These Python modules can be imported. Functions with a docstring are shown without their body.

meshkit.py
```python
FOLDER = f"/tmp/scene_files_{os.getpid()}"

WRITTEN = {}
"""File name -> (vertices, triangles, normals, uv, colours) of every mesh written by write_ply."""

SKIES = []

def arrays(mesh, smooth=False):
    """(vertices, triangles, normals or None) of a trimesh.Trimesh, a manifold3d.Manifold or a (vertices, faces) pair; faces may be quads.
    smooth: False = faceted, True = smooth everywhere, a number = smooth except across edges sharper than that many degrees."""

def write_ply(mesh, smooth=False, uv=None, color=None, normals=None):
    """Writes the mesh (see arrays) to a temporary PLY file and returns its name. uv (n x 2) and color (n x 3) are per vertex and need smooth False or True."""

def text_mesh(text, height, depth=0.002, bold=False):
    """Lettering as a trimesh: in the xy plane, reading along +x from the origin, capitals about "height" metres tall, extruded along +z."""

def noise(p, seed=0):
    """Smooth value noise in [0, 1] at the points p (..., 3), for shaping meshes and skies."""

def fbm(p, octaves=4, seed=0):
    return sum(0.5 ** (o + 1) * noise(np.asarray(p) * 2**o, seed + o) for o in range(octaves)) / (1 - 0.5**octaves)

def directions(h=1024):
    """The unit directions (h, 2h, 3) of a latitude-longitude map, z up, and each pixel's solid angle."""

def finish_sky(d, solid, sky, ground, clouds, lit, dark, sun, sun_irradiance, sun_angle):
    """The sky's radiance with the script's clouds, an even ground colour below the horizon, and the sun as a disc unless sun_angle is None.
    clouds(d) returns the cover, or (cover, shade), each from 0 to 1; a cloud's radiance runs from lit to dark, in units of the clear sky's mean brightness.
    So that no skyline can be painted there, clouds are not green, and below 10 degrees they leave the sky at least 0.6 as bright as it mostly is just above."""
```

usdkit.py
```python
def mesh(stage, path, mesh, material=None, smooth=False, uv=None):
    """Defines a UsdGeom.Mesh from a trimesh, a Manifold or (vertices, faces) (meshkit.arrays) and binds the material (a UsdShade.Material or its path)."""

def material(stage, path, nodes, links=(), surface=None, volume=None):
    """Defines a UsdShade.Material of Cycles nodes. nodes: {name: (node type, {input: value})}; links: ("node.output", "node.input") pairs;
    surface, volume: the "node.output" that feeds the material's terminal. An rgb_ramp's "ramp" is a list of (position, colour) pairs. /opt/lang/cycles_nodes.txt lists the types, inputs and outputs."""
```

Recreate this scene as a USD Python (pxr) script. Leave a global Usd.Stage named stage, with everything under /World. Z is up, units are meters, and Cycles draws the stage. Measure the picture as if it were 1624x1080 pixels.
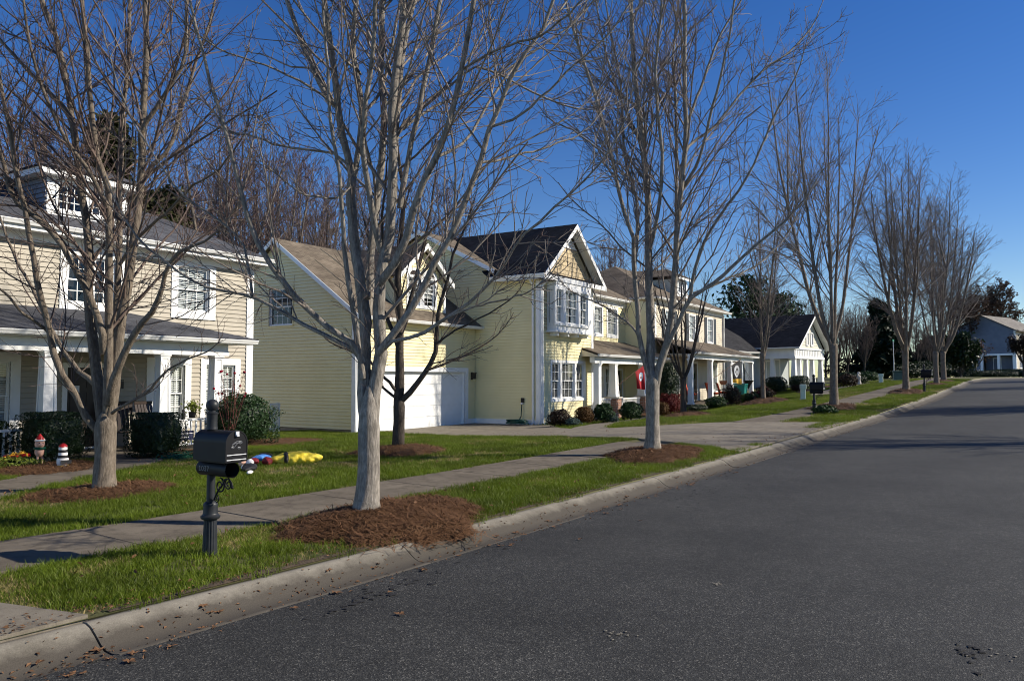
import math, random
import numpy as np, trimesh, shapely
from shapely.geometry import Polygon, box as sbox
from scipy.interpolate import PchipInterpolator
from scipy.spatial import cKDTree
import usdkit, meshkit
from pxr import Usd, UsdGeom, UsdLux, UsdShade, Gf, Sdf, Vt

# ------------------------------------------------------------------ stage, camera, sky, sun
stage = Usd.Stage.CreateInMemory()
UsdGeom.SetStageUpAxis(stage, "Z")
UsdGeom.SetStageMetersPerUnit(stage, 1.0)
UsdGeom.Xform.Define(stage, "/World")
UsdGeom.Scope.Define(stage, "/World/Looks")
PI = math.pi
F, YAW, TILT, CZ = 1244.0, math.radians(32.4), math.atan(60 / 1244.0), 1.75
FW = np.array([math.cos(YAW) * math.cos(TILT), math.sin(YAW) * math.cos(TILT), math.sin(TILT)])
RT = np.array([math.sin(YAW), -math.cos(YAW), 0.0])
UP = np.cross(RT, FW)
CAM = np.array([0, 0, CZ])
cam = UsdGeom.Camera.Define(stage, "/World/camera")
cam.CreateHorizontalApertureAttr(36.0)
cam.CreateVerticalApertureAttr(36.0 * 680 / 1024)
cam.CreateFocalLengthAttr(36.0 * F / 1624)
cam.CreateClippingRangeAttr(Gf.Vec2f(0.05, 3000))
cam.CreateExposureAttr(0.55)
cam.AddTransformOp().Set(Gf.Matrix4d(*[float(x) for x in (*RT, 0, *UP, 0, *(-FW), 0, *CAM, 1)]))

SUN_AZ = (0.545, -0.838)
ELEV = math.radians(31)
n_ = math.hypot(*SUN_AZ)
SUND = np.array([SUN_AZ[0] / n_ * math.cos(ELEV), SUN_AZ[1] / n_ * math.cos(ELEV), math.sin(ELEV)])
MAT = {}


def mat(name, nodes, links=(), surface="p.BSDF", volume=None):
    MAT[name] = usdkit.material(stage, "/World/Looks/" + name, nodes, links, surface=surface, volume=volume)
    return MAT[name]


sky = UsdLux.DomeLight.Define(stage, "/World/sky")
sky.GetPrim().SetCustomDataByKey("kind", "structure")
mat("sky_look", {"s": ("sky_texture", {"sky_type": "single_scattering", "sun_disc": False, "sun_elevation": ELEV, "sun_rotation": math.atan2(SUND[0], SUND[1]), "altitude": 250.0, "air_density": 1.0, "aerosol_density": 0.0, "ozone_density": 3.0}),
                 "h": ("hsv", {"hue": .516, "saturation": 1.32}), "b": ("background_shader", {"strength": 0.079})}, [("s.color", "h.color"), ("h.color", "b.color")], surface="b.background")
UsdShade.MaterialBindingAPI.Apply(sky.GetPrim()).Bind(MAT["sky_look"])
sun = UsdLux.DistantLight.Define(stage, "/World/sun")
sun.CreateIntensityAttr(1.25)
sun.CreateAngleAttr(0.53)
sun.CreateNormalizeAttr(True)
sun.CreateColorAttr(Gf.Vec3f(1.0, 0.92, 0.79))
zx = -SUND
xa = np.cross([0, 0, 1], SUND); xa /= np.linalg.norm(xa)
ya = np.cross(SUND, xa)
sun.AddTransformOp().Set(Gf.Matrix4d(*[float(x) for x in (*xa, 0, *ya, 0, *SUND, 0, 0, 0, 0, 1)]))

# ------------------------------------------------------------------ terrain: the kerb's path, s along it, d to its left (towards the houses)
KP = np.array([(-300, 5.6), (-100, 5.6), (-40, 5.55), (-15, 5.5), (0, 5.45), (6, 5.22), (12, 5.02), (18, 4.75), (25, 4.45), (31, 4.1), (37, 3.6), (44, 3.1), (52, 2.8), (60, 2.6), (68, 2.2), (76, 1.0), (83, -1.8), (89, -6.5), (93.5, -13), (96.5, -21), (99, -31), (104, -60), (130, -300)], float)
cl_ = np.r_[0, np.cumsum(np.hypot(*np.diff(KP, axis=0).T))]
cs_ = PchipInterpolator(cl_, KP)
tt_ = np.unique(np.r_[np.arange(0, cl_[2], 2), np.arange(cl_[2], cl_[-3], .25), np.arange(cl_[-3], cl_[-1], 2)])
KD = cs_(tt_)
KS = np.r_[0, np.cumsum(np.hypot(*np.diff(KD, axis=0).T))]
i0_ = int(np.argmin(np.hypot(KD[:, 0], KD[:, 1] - 5.45)))
KS = KS - KS[i0_] + KD[i0_, 0]
KT = np.gradient(KD, axis=0); KT /= np.linalg.norm(KT, axis=1)[:, None]
for _ in range(12):
    KT[1:-1] = (KT[:-2] + 2 * KT[1:-1] + KT[2:]) / 4
KT /= np.linalg.norm(KT, axis=1)[:, None]
KN = np.stack([-KT[:, 1], KT[:, 0]], 1)
ktree = cKDTree(KD)


def sd(p):
    p = np.asarray(p, float)
    _, i = ktree.query(p[..., :2])
    r = p[..., :2] - KD[i]
    return KS[i] + (r * KT[i]).sum(-1), (r * KN[i]).sum(-1)


def at_sd(s, d):
    s, d = np.broadcast_arrays(np.asarray(s, float), np.asarray(d, float))
    x = np.stack([np.interp(s, KS, KD[:, k]) for k in (0, 1)], -1)
    n = np.stack([np.interp(s, KS, KN[:, k]) for k in (0, 1)], -1)
    return x + n * d[..., None]


zc_f = PchipInterpolator([-320, -20, 3, 10, 20, 30, 38, 46, 60, 75, 95, 500], [.1, .10, .10, .12, .24, .42, .75, 1.08, 1.5, 1.78, 1.86, 1.9])
zh_f = PchipInterpolator([-320, -20, 5, 10, 14.5, 19, 27, 34, 40, 48, 56, 65, 80, 100, 500], [.1, .1, .1, .1, .03, -.1, -.08, .0, .25, .35, .75, 1.15, 1.6, 1.9, 2.4])


def sstep(x, a, b):
    t = np.clip((x - a) / (b - a), 0, 1)
    return t * t * (3 - 2 * t)


def z_lawn(s, d):
    zc = zc_f(np.clip(s, -320, 500))
    w = sstep(d, 2.6, 12.0)
    return (zc + .02 + 0.012 * np.clip(d, 0, 3)) * (1 - w) + zh_f(np.clip(s, -320, 500)) * w


def z_road(s, d):
    zc = zc_f(np.clip(s, -320, 500))
    x = np.clip(-d - .46, 0, 8.4)
    return zc - .125 + .018 * x - .0022 * x * x


def zat(u, v):
    s, d = sd((u, v))
    return float(z_lawn(s, d))


# ------------------------------------------------------------------ pixel rays (used to place real things at their own distance)
def ray(x, y):
    return FW + RT * (x - 812) / F + UP * (540 - y) / F


def hit(x, y, off=0.0):
    r = ray(x, y)
    t = np.linspace(2, 160, 6000)
    p = CAM + r * t[:, None]
    s, d = sd(p)
    z = np.where(d >= 0, z_lawn(s, d), z_road(s, d)) + off
    k = np.nonzero(p[:, 2] <= z)[0]
    return p[k[0]] if len(k) else p[-1]


def on_v(x, y, v):
    r = ray(x, y)
    return CAM + r * (v / r[1])


def at_depth(x, y, dep):
    r = ray(x, y)
    return CAM + r * (dep / (r[0] * math.cos(YAW) + r[1] * math.sin(YAW)))


def depth(p):
    return p[0] * math.cos(YAW) + p[1] * math.sin(YAW)

# ------------------------------------------------------------------ objects and meshes
used = {}


def uniq(parent, name):
    n = used.get((parent, name), 0)
    used[(parent, name)] = n + 1
    return f"{parent}/{name}" if n == 0 else f"{parent}/{name}_{n:03d}"


class T_:
    def __init__(self, path, inv):
        self.path, self.inv = path, inv


def keys(prim, **kw):
    for k, v in kw.items():
        if v:
            prim.SetCustomDataByKey(k, v)


def thing(name, label=None, cat=None, loc=(0, 0, 0), rot=0.0, group=None, kind=None):
    path = uniq("/World", name)
    x = UsdGeom.Xform.Define(stage, path)
    x.AddTranslateOp().Set(Gf.Vec3d(*map(float, loc)))
    if rot:
        x.AddRotateZOp().Set(math.degrees(rot))
    keys(x.GetPrim(), label=label, category=cat, group=group, kind=kind)
    c, s = math.cos(rot), math.sin(rot)
    m = np.array([[c, -s, 0, loc[0]], [s, c, 0, loc[1]], [0, 0, 1, loc[2]], [0, 0, 0, 1.0]])
    return T_(path, np.linalg.inv(m))


def arr(m):
    if isinstance(m, trimesh.Trimesh):
        return np.asarray(m.vertices, float), np.asarray(m.faces)
    if hasattr(m, "to_mesh"):
        q = m.to_mesh()
        return np.asarray(q.vert_properties[:, :3], float), np.asarray(q.tri_verts)
    v, f = np.asarray(m[0], float), np.asarray(m[1], int)
    if f.shape[1] == 4:
        f = np.vstack([f[:, [0, 1, 2]], f[:, [0, 2, 3]]])
    return v, f


def cat_(ms):
    vs, fs, n = [], [], 0
    for m in ms:
        v, f = arr(m)
        vs.append(v); fs.append(f + n); n += len(v)
    return np.vstack(vs), np.vstack(fs)


def part(T, name, m, material, smooth=False, local=False, uv=None, kind=None, label=None):
    if isinstance(m, list) and name in ("corner_board", "fascia", "soffit", "foundation", "dormer_fascia", "skirt_board", "band_rail", "porch_band", "railing", "wall") and uv is None:
        return [part(T, name, q, material, smooth, local) for q in m][0]
    if isinstance(m, list):
        m = cat_(m)
    v, f = arr(m)
    if not local:
        v = v @ T.inv[:3, :3].T + T.inv[:3, 3]
    path = uniq(T.path, name)
    p = usdkit.mesh(stage, path, (v, f), MAT[material], smooth=smooth, uv=uv)
    keys(p.GetPrim(), kind=kind, label=label)
    return T_(path, T.inv)


def solo(name, m, material, label, cat, smooth=False, group=None, kind=None, base=None, uv=None):
    """A thing that is one mesh under its own Xform origin."""
    v, f = arr(cat_(m) if isinstance(m, list) else m)
    b = base if base is not None else np.array([v[:, 0].mean(), v[:, 1].mean(), v[:, 2].min()])
    path = uniq("/World", name)
    p = usdkit.mesh(stage, path, (v - b, f), MAT[material], smooth=smooth, uv=uv)
    p.AddTranslateOp().Set(Gf.Vec3d(*map(float, b)))
    keys(p.GetPrim(), label=label, category=cat, group=group, kind=kind)
    return p


def structure(name, m, material, smooth=False, kind="structure", uv=None, label=None):
    path = uniq("/World", name)
    p = usdkit.mesh(stage, path, arr(cat_(m) if isinstance(m, list) else m), MAT[material], smooth=smooth, uv=uv)
    keys(p.GetPrim(), kind=kind, label=label)
    return T_(path, np.eye(4))


def instance(src, name, label, cat, loc, rot=0.0, scale=1.0, group=None):
    path = uniq("/World", name)
    x = UsdGeom.Xform.Define(stage, path)
    x.AddTranslateOp().Set(Gf.Vec3d(*map(float, loc)))
    x.AddRotateZOp().Set(math.degrees(rot))
    x.AddScaleOp().Set(Gf.Vec3f(*(np.broadcast_to(scale, 3).astype(float).tolist())))
    x.GetPrim().GetReferences().AddInternalReference(Sdf.Path(src))
    x.GetPrim().SetInstanceable(True)
    keys(x.GetPrim(), label=label, category=cat, group=group)


def bx(x0, x1, y0, y1, z0, z1):
    v = np.array([(x, y, z) for z in (z0, z1) for y in (y0, y1) for x in (x0, x1)], float)
    f = [(0, 2, 3, 1), (4, 5, 7, 6), (0, 1, 5, 4), (2, 6, 7, 3), (0, 4, 6, 2), (1, 3, 7, 5)]
    return v, np.array(f)


def rbx(x0, x1, y0, y1, z0, z1, r):
    """Box with chamfered edges (convex hull)."""
    pts = []
    for sx, x in ((1, x0), (-1, x1)):
        for sy, y in ((1, y0), (-1, y1)):
            for sz, z in ((1, z0), (-1, z1)):
                pts += [(x + sx * r, y + sy * r, z), (x + sx * r, y, z + sz * r), (x, y + sy * r, z + sz * r)]
    h = trimesh.convex.convex_hull(np.array(pts))
    return np.asarray(h.vertices), np.asarray(h.faces)


def prism(poly, fr, d0, d1):
    """Shapely polygon in (s, z), extruded from d0 to d1 along the frame's normal."""
    out = []
    for g in getattr(poly, "geoms", [poly]):
        if g.area < 1e-6:
            continue
        m = trimesh.creation.extrude_polygon(g, d1 - d0, engine="earcut")
        v = np.asarray(m.vertices) + [0, 0, d0]
        out.append((fr(v), np.asarray(m.faces)))
    return out


class Fr:
    """Wall frame: O origin, A along the wall (to the right seen from outside), N outwards."""
    def __init__(self, O, A, N):
        self.O, self.A, self.N = np.array(O, float), np.array((*A, 0), float), np.array((*N, 0), float)

    def __call__(self, v):
        v = np.asarray(v, float)
        return self.O + v[..., :1] * self.A + v[..., 1:2] * np.array([0, 0, 1.0]) + v[..., 2:3] * self.N

    def box(self, s0, s1, z0, z1, d0, d1):
        v, f = bx(s0, s1, z0, z1, d0, d1)
        return self(v), f


def front(u, v, z=0):
    return Fr((u, v, z), (1, 0), (0, -1))


def left(u, v, z=0):
    return Fr((u, v, z), (0, -1), (-1, 0))


def right(u, v, z=0):
    return Fr((u, v, z), (0, 1), (1, 0))


def tubes(P, R, k=6, caps=False):
    """P (n, m, 3) polylines, R (n, m) radii."""
    P, R = np.asarray(P, float), np.asarray(R, float)
    n, m, _ = P.shape
    t = np.gradient(P, axis=1)
    t /= np.linalg.norm(t, axis=2, keepdims=True) + 1e-12
    mt = np.abs(t.mean(1))
    ref = np.eye(3)[np.argmin(mt, 1)][:, None]
    a = np.cross(t, np.broadcast_to(ref, t.shape)); a /= np.linalg.norm(a, axis=2, keepdims=True) + 1e-12
    b = np.cross(t, a)
    an = np.arange(k) * 2 * PI / k
    v = P[:, :, None] + R[:, :, None, None] * (np.cos(an)[:, None] * a[:, :, None] + np.sin(an)[:, None] * b[:, :, None])
    i, j = np.meshgrid(np.arange(m - 1), np.arange(k), indexing="ij")
    q = np.stack([i * k + j, i * k + (j + 1) % k, (i + 1) * k + (j + 1) % k, (i + 1) * k + j], -1).reshape(-1, 4)
    q = (q[None] + (np.arange(n) * m * k)[:, None, None]).reshape(-1, 4)
    v = v.reshape(-1, 3)
    f = np.vstack([q[:, [0, 1, 2]], q[:, [0, 2, 3]]])
    if caps:
        c0 = np.arange(n) * m * k
        ex = []
        for o in (0, (m - 1) * k):
            for j in range(1, k - 1):
                tri = np.stack([c0 + o, c0 + o + j, c0 + o + j + 1], 1)
                ex.append(tri[:, ::-1] if o == 0 else tri)
        f = np.vstack([f, *ex])
    return v, f


def tube(p, r, k=8, caps=True):
    p = np.asarray(p, float)
    return tubes(p[None], np.broadcast_to(np.asarray(r, float), (len(p),))[None], k, caps)


def lathe(prof, loc=(0, 0, 0), k=20):
    """prof: (radius, z) pairs from bottom to top."""
    prof = np.asarray(prof, float)
    an = np.arange(k) * 2 * PI / k
    v = np.stack([prof[:, :1] * np.cos(an), prof[:, :1] * np.sin(an), np.repeat(prof[:, 1:], k, 1)], -1).reshape(-1, 3) + loc
    m = len(prof)
    i, j = np.meshgrid(np.arange(m - 1), np.arange(k), indexing="ij")
    q = np.stack([i * k + j, i * k + (j + 1) % k, (i + 1) * k + (j + 1) % k, (i + 1) * k + j], -1).reshape(-1, 4)
    return v, np.vstack([q[:, [0, 1, 2]], q[:, [0, 2, 3]]])


def ball(c, r, n=2):
    m = trimesh.creation.icosphere(n)
    return np.asarray(m.vertices) * r + c, np.asarray(m.faces)


def leaves(cen, nrm, size, rng, tri=False, bend=.25):
    """Leaf-sized quads (folded kites) at cen (n,3), facing about nrm, size (n,)."""
    n = len(cen)
    nr = nrm + rng.normal(0, .55, (n, 3)); nr /= np.linalg.norm(nr, axis=1)[:, None]
    a = np.cross(nr, rng.normal(size=(n, 3))); a /= np.linalg.norm(a, axis=1)[:, None]
    b = np.cross(nr, a)
    s = np.asarray(size)[:, None]
    p0, p2 = cen - a * s, cen + a * s
    p1, p3 = cen + b * s * .5 + nr * s * bend, cen - b * s * .5 + nr * s * bend
    v = np.stack([p0, p1, p2, p3], 1).reshape(-1, 3)
    o = np.arange(n)[:, None] * 4
    return v, np.vstack([o + [0, 1, 2], o + [0, 2, 3]])


# ------------------------------------------------------------------ materials
def C(*c):
    return tuple(float(x) for x in c)


def noisy(name, c1, c2, scale=3.0, detail=4.0, rough=.7, bump=0.0, bscale=60.0, coord="pos", spec=.3, stops=(.35, .68), extra=None):
    """Two-tone noise base colour with optional fine bump."""
    nodes = {"g": ("geometry", {}), "n": ("noise_texture", {"scale": scale, "detail": detail, "roughness": .6}), "r": ("rgb_ramp", {"ramp": [(stops[0], c1), (stops[1], c2)]}),
             "p": ("principled_bsdf", {"roughness": rough, "specular_ior_level": spec})}
    links = [("g.position", "n.vector"), ("n.fac", "r.fac"), ("r.color", "p.base_color")]
    if bump:
        nodes["bn"] = ("noise_texture", {"scale": bscale, "detail": 3.0})
        nodes["b"] = ("bump", {"strength": bump, "distance": .02})
        links += [("g.position", "bn.vector"), ("bn.fac", "b.height"), ("b.normal", "p.normal")]
    return mat(name, nodes, links)


def island(name, cols, rough=.75, trans=0.0, var=(0.8, 1.2), patch=0.0, spec=.2):
    """Colour per island (leaf, blade, straw), optional translucency and large patches."""
    nodes = {"g": ("geometry", {}), "r": ("rgb_ramp", {"ramp": [(i / max(1, len(cols) - 1), c) for i, c in enumerate(cols)]}), "p": ("principled_bsdf", {"roughness": rough, "specular_ior_level": spec})}
    links = [("g.random_per_island", "r.fac")]
    out = "r.color"
    if patch:
        nodes["n"] = ("noise_texture", {"scale": patch, "detail": 3.0})
        nodes["h"] = ("map_range", {"from_min": .3, "from_max": .7, "to_min": var[0], "to_max": var[1], "clamp": True})
        nodes["m"] = ("hsv", {"hue": .5, "saturation": 1.0, "fac": 1.0})
        links += [("g.position", "n.vector"), ("n.fac", "h.value"), ("h.result", "m.value"), ("r.color", "m.color")]
        out = "m.color"
    links.append((out, "p.base_color"))
    if trans:
        nodes["t"] = ("translucent_bsdf", {})
        nodes["x"] = ("mix_closure", {"fac": trans})
        links += [(out, "t.color"), ("p.BSDF", "x.closure1"), ("t.BSDF", "x.closure2")]
        return mat(name, nodes, links, surface="x.closure")
    return mat(name, nodes, links)


noisy("white_trim", C(.72, .72, .70), C(.80, .80, .78), 2.0, rough=.5, bump=.05, bscale=30)
noisy("siding_tan", C(.345, .31, .245), C(.40, .36, .29), 1.2, rough=.6, bump=.08, bscale=90)
noisy("siding_yellow", C(.70, .625, .36), C(.76, .685, .41), 1.0, rough=.55, bump=.08, bscale=90)
noisy("siding_beige", C(.55, .49, .38), C(.62, .56, .44), 1.2, rough=.6)
noisy("siding_grey", C(.34, .37, .36), C(.40, .43, .42), 1.2, rough=.6)
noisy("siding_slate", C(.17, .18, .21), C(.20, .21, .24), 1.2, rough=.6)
noisy("siding_blue", C(.12, .14, .185), C(.15, .17, .215), 1.2, rough=.6)
island("shake_tan", [C(.50, .40, .25), C(.60, .49, .31), C(.55, .45, .27), C(.64, .53, .35)], rough=.7)
island("shake_cream", [C(.60, .58, .48), C(.68, .65, .55), C(.63, .6, .5)], rough=.7)
noisy("foundation", C(.22, .19, .16), C(.30, .27, .23), 6.0, rough=.9, bump=.3)
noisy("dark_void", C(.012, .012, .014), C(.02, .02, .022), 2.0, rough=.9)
noisy("door_dark", C(.030, .022, .018), C(.045, .032, .026), 3.0, rough=.35)
noisy("shutter", C(.035, .04, .045), C(.05, .055, .06), 3.0, rough=.5)
noisy("blind", C(.62, .62, .60), C(.70, .70, .68), 3.0, rough=.6)
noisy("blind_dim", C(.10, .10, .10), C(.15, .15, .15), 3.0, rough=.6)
noisy("curtain", C(.50, .50, .47), C(.62, .62, .6), 5.0, rough=.8)
noisy("black_metal", C(.007, .007, .009), C(.010, .010, .011), 9.0, rough=.45, bump=.05, bscale=250, spec=.18)
noisy("post_iron", C(.014, .016, .019), C(.024, .027, .031), 9.0, rough=.45, bump=.08, bscale=200, spec=.3)
noisy("silver_metal", C(.45, .46, .48), C(.6, .6, .62), 30.0, rough=.3, spec=.6)
noisy("relief_grey", C(.10, .105, .115), C(.15, .155, .165), 30.0, rough=.35, spec=.6)
noisy("green_plastic", C(.10, .20, .15), C(.14, .26, .2), 6.0, rough=.5)
noisy("pedestal_green", C(.42, .50, .44), C(.5, .58, .5), 4.0, rough=.5)
noisy("utility_green", C(.05, .09, .08), C(.07, .12, .10), 4.0, rough=.5)
noisy("teal_bin", C(.02, .24, .19), C(.03, .30, .24), 4.0, rough=.45)
noisy("hose_green", C(.006, .035, .028), C(.012, .06, .045), 12.0, rough=.4)
noisy("bulb_green", C(.0, .05, .025), C(.01, .1, .05), 20.0, rough=.5)
noisy("orange_cushion", C(.62, .085, .03), C(.75, .12, .05), 8.0, rough=.85, bump=.15, bscale=40)
noisy("yellow_cloth", C(.66, .50, .03), C(.82, .66, .08), 6.0, rough=.6, bump=.4, bscale=14)
noisy("blue_cloth", C(.06, .19, .55), C(.1, .3, .7), 9.0, rough=.6, bump=.3, bscale=16)
noisy("red_cloth", C(.12, .008, .012), C(.20, .015, .02), 9.0, rough=.6, bump=.3, bscale=20)
noisy("black_cloth", C(.010, .010, .012), C(.02, .02, .022), 9.0, rough=.6, bump=.2, bscale=16)
noisy("white_cloth", C(.66, .64, .62), C(.78, .76, .74), 9.0, rough=.7, bump=.2, bscale=20)
noisy("skin_cloth", C(.6, .34, .24), C(.68, .4, .3), 9.0, rough=.6)
noisy("flag_red", C(.30, .010, .018), C(.38, .014, .022), 6.0, rough=.7)
noisy("flag_black", C(.010, .010, .014), C(.018, .018, .022), 6.0, rough=.7)
noisy("gold_cloth", C(.62, .36, .03), C(.7, .42, .05), 6.0, rough=.7)
noisy("pale_blue", C(.42, .56, .72), C(.52, .65, .8), 6.0, rough=.7)
noisy("gift_red", C(.30, .01, .012), C(.42, .02, .02), 5.0, rough=.35)
noisy("navy_board", C(.02, .025, .06), C(.03, .035, .08), 5.0, rough=.5)
noisy("terracotta", C(.34, .13, .07), C(.42, .17, .09), 7.0, rough=.8)
noisy("pole_wood", C(.10, .05, .03), C(.16, .085, .05), 20.0, rough=.6)
noisy("sign_green", C(.0, .14, .075), C(.0, .17, .09), 4.0, rough=.4)
noisy("paper", C(.7, .7, .68), C(.8, .8, .78), 8.0, rough=.8)
noisy("stone_pale", C(.40, .38, .34), C(.5, .48, .44), 8.0, rough=.85, bump=.2)
noisy("scuff_grey", C(.13, .12, .10), C(.2, .185, .15), 30.0, rough=.9)
noisy("lamp_bronze", C(.03, .025, .02), C(.05, .04, .03), 8.0, rough=.4)
noisy("lattice_white", C(.62, .63, .62), C(.72, .72, .7), 6.0, rough=.6)

# glass: mostly see-through, mirror-like at a slant
mat("glass", {"f": ("layer_weight", {"blend": .5}), "w": ("math", {"math_type": "power", "value2": 4.0}), "t": ("transparent_bsdf", {"color": C(.88, .91, .91)}), "g": ("glossy_bsdf", {"color": C(.95, .97, 1.0), "roughness": .02}), "a": ("math", {"math_type": "multiply_add", "value2": .85, "value3": .045}), "m": ("mix_closure", {})},
    [("f.facing", "w.value1"), ("w.value", "a.value1"), ("a.value", "m.fac"), ("t.BSDF", "m.closure1"), ("g.BSDF", "m.closure2")], surface="m.closure")


def shingle(name, c1, c2, c3):
    """Asphalt shingles from the roof's own uv (metres): courses, tabs, granules."""
    nodes = {"u": ("uvmap", {"attribute": "st"}), "b": ("brick_texture", {"scale": 1.0, "brick_width": .30, "row_height": .14, "mortar_size": .006, "mortar_smooth": .3, "offset": .5, "color1": c1, "color2": c2, "mortar": C(*[x * .35 for x in c1]), "bias": .0}),
             "g": ("geometry", {}), "n": ("noise_texture", {"scale": 1.1, "detail": 5.0}), "n2": ("noise_texture", {"scale": 140.0, "detail": 2.0}),
             "h": ("map_range", {"from_min": .3, "from_max": .7, "to_min": .78, "to_max": 1.22}), "h2": ("map_range", {"from_min": .25, "from_max": .75, "to_min": .7, "to_max": 1.3}),
             "mm": ("math", {"math_type": "multiply"}), "c": ("hsv", {}), "bp": ("bump", {"strength": .5, "distance": .012, "invert": True}), "p": ("principled_bsdf", {"roughness": .9, "specular_ior_level": .15})}
    links = [("u.UV", "b.vector"), ("g.position", "n.vector"), ("g.position", "n2.vector"), ("n.fac", "h.value"), ("n2.fac", "h2.value"), ("h.result", "mm.value1"), ("h2.result", "mm.value2"), ("mm.value", "c.value"), ("b.color", "c.color"), ("c.color", "p.base_color"), ("b.fac", "bp.height"), ("bp.normal", "p.normal")]
    return mat(name, nodes, links)


shingle("shingle_charcoal", C(.055, .057, .065), C(.085, .087, .097), None)
shingle("shingle_brown", C(.115, .092, .068), C(.17, .14, .105), None)
shingle("shingle_black", C(.02, .02, .022), C(.034, .034, .037), None)
shingle("shingle_grey", C(.18, .17, .15), C(.24, .22, .2), None)
mat("brick", {"u": ("uvmap", {"attribute": "st"}), "b": ("brick_texture", {"scale": 1.0, "brick_width": .21, "row_height": .075, "mortar_size": .008, "color1": C(.21, .085, .05), "color2": C(.29, .13, .075), "mortar": C(.34, .31, .27)}), "bp": ("bump", {"strength": .5, "distance": .01, "invert": True}), "p": ("principled_bsdf", {"roughness": .85})},
    [("u.UV", "b.vector"), ("b.color", "p.base_color"), ("b.fac", "bp.height"), ("bp.normal", "p.normal")])

# asphalt: bound stones of many greys, worn lanes, tar and dust stains
mat("asphalt", {"g": ("geometry", {}), "v": ("voronoi_texture", {"scale": 115.0, "feature": "f1"}), "sc": ("separate_color", {}), "r": ("rgb_ramp", {"ramp": [(0, C(.009, .009, .0084)), (.45, C(.020, .0202, .019)), (.8, C(.036, .036, .0335)), (.94, C(.064, .063, .057)), (1, C(.14, .135, .12))]}),
                "n": ("noise_texture", {"scale": .55, "detail": 5.0, "roughness": .6}), "h": ("map_range", {"from_min": .3, "from_max": .7, "to_min": .66, "to_max": 1.36}), "n3": ("noise_texture", {"scale": 7.0, "detail": 4.0}), "h3": ("map_range", {"from_min": .3, "from_max": .7, "to_min": .85, "to_max": 1.15}), "mm": ("math", {"math_type": "multiply"}), "c": ("hsv", {}),
                "n4": ("noise_texture", {"scale": 1.7, "detail": 6.0, "roughness": .7}), "r4": ("rgb_ramp", {"ramp": [(.64, C(0, 0, 0)), (.72, C(1, 1, 1))]}), "mx": ("mix_color", {"b": C(.011, .011, .011)}), "f4": ("math", {"math_type": "multiply", "value2": .55}), "rb": ("rgb_to_bw", {}),
                "bp": ("bump", {"strength": .7, "distance": .004}), "n5": ("noise_texture", {"scale": 220.0}), "p": ("principled_bsdf", {"roughness": .78, "specular_ior_level": .35})},
    [("g.position", "v.vector"), ("v.color", "sc.color"), ("sc.r", "r.fac"), ("g.position", "n.vector"), ("n.fac", "h.value"), ("g.position", "n3.vector"), ("n3.fac", "h3.value"), ("h.result", "mm.value1"), ("h3.result", "mm.value2"), ("mm.value", "c.value"), ("r.color", "c.color"),
     ("g.position", "n4.vector"), ("n4.fac", "r4.fac"), ("r4.color", "rb.color"), ("rb.val", "f4.value1"), ("f4.value", "mx.fac"), ("c.color", "mx.a"), ("mx.result", "p.base_color"), ("v.distance", "bp.height"), ("bp.normal", "p.normal")])


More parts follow.
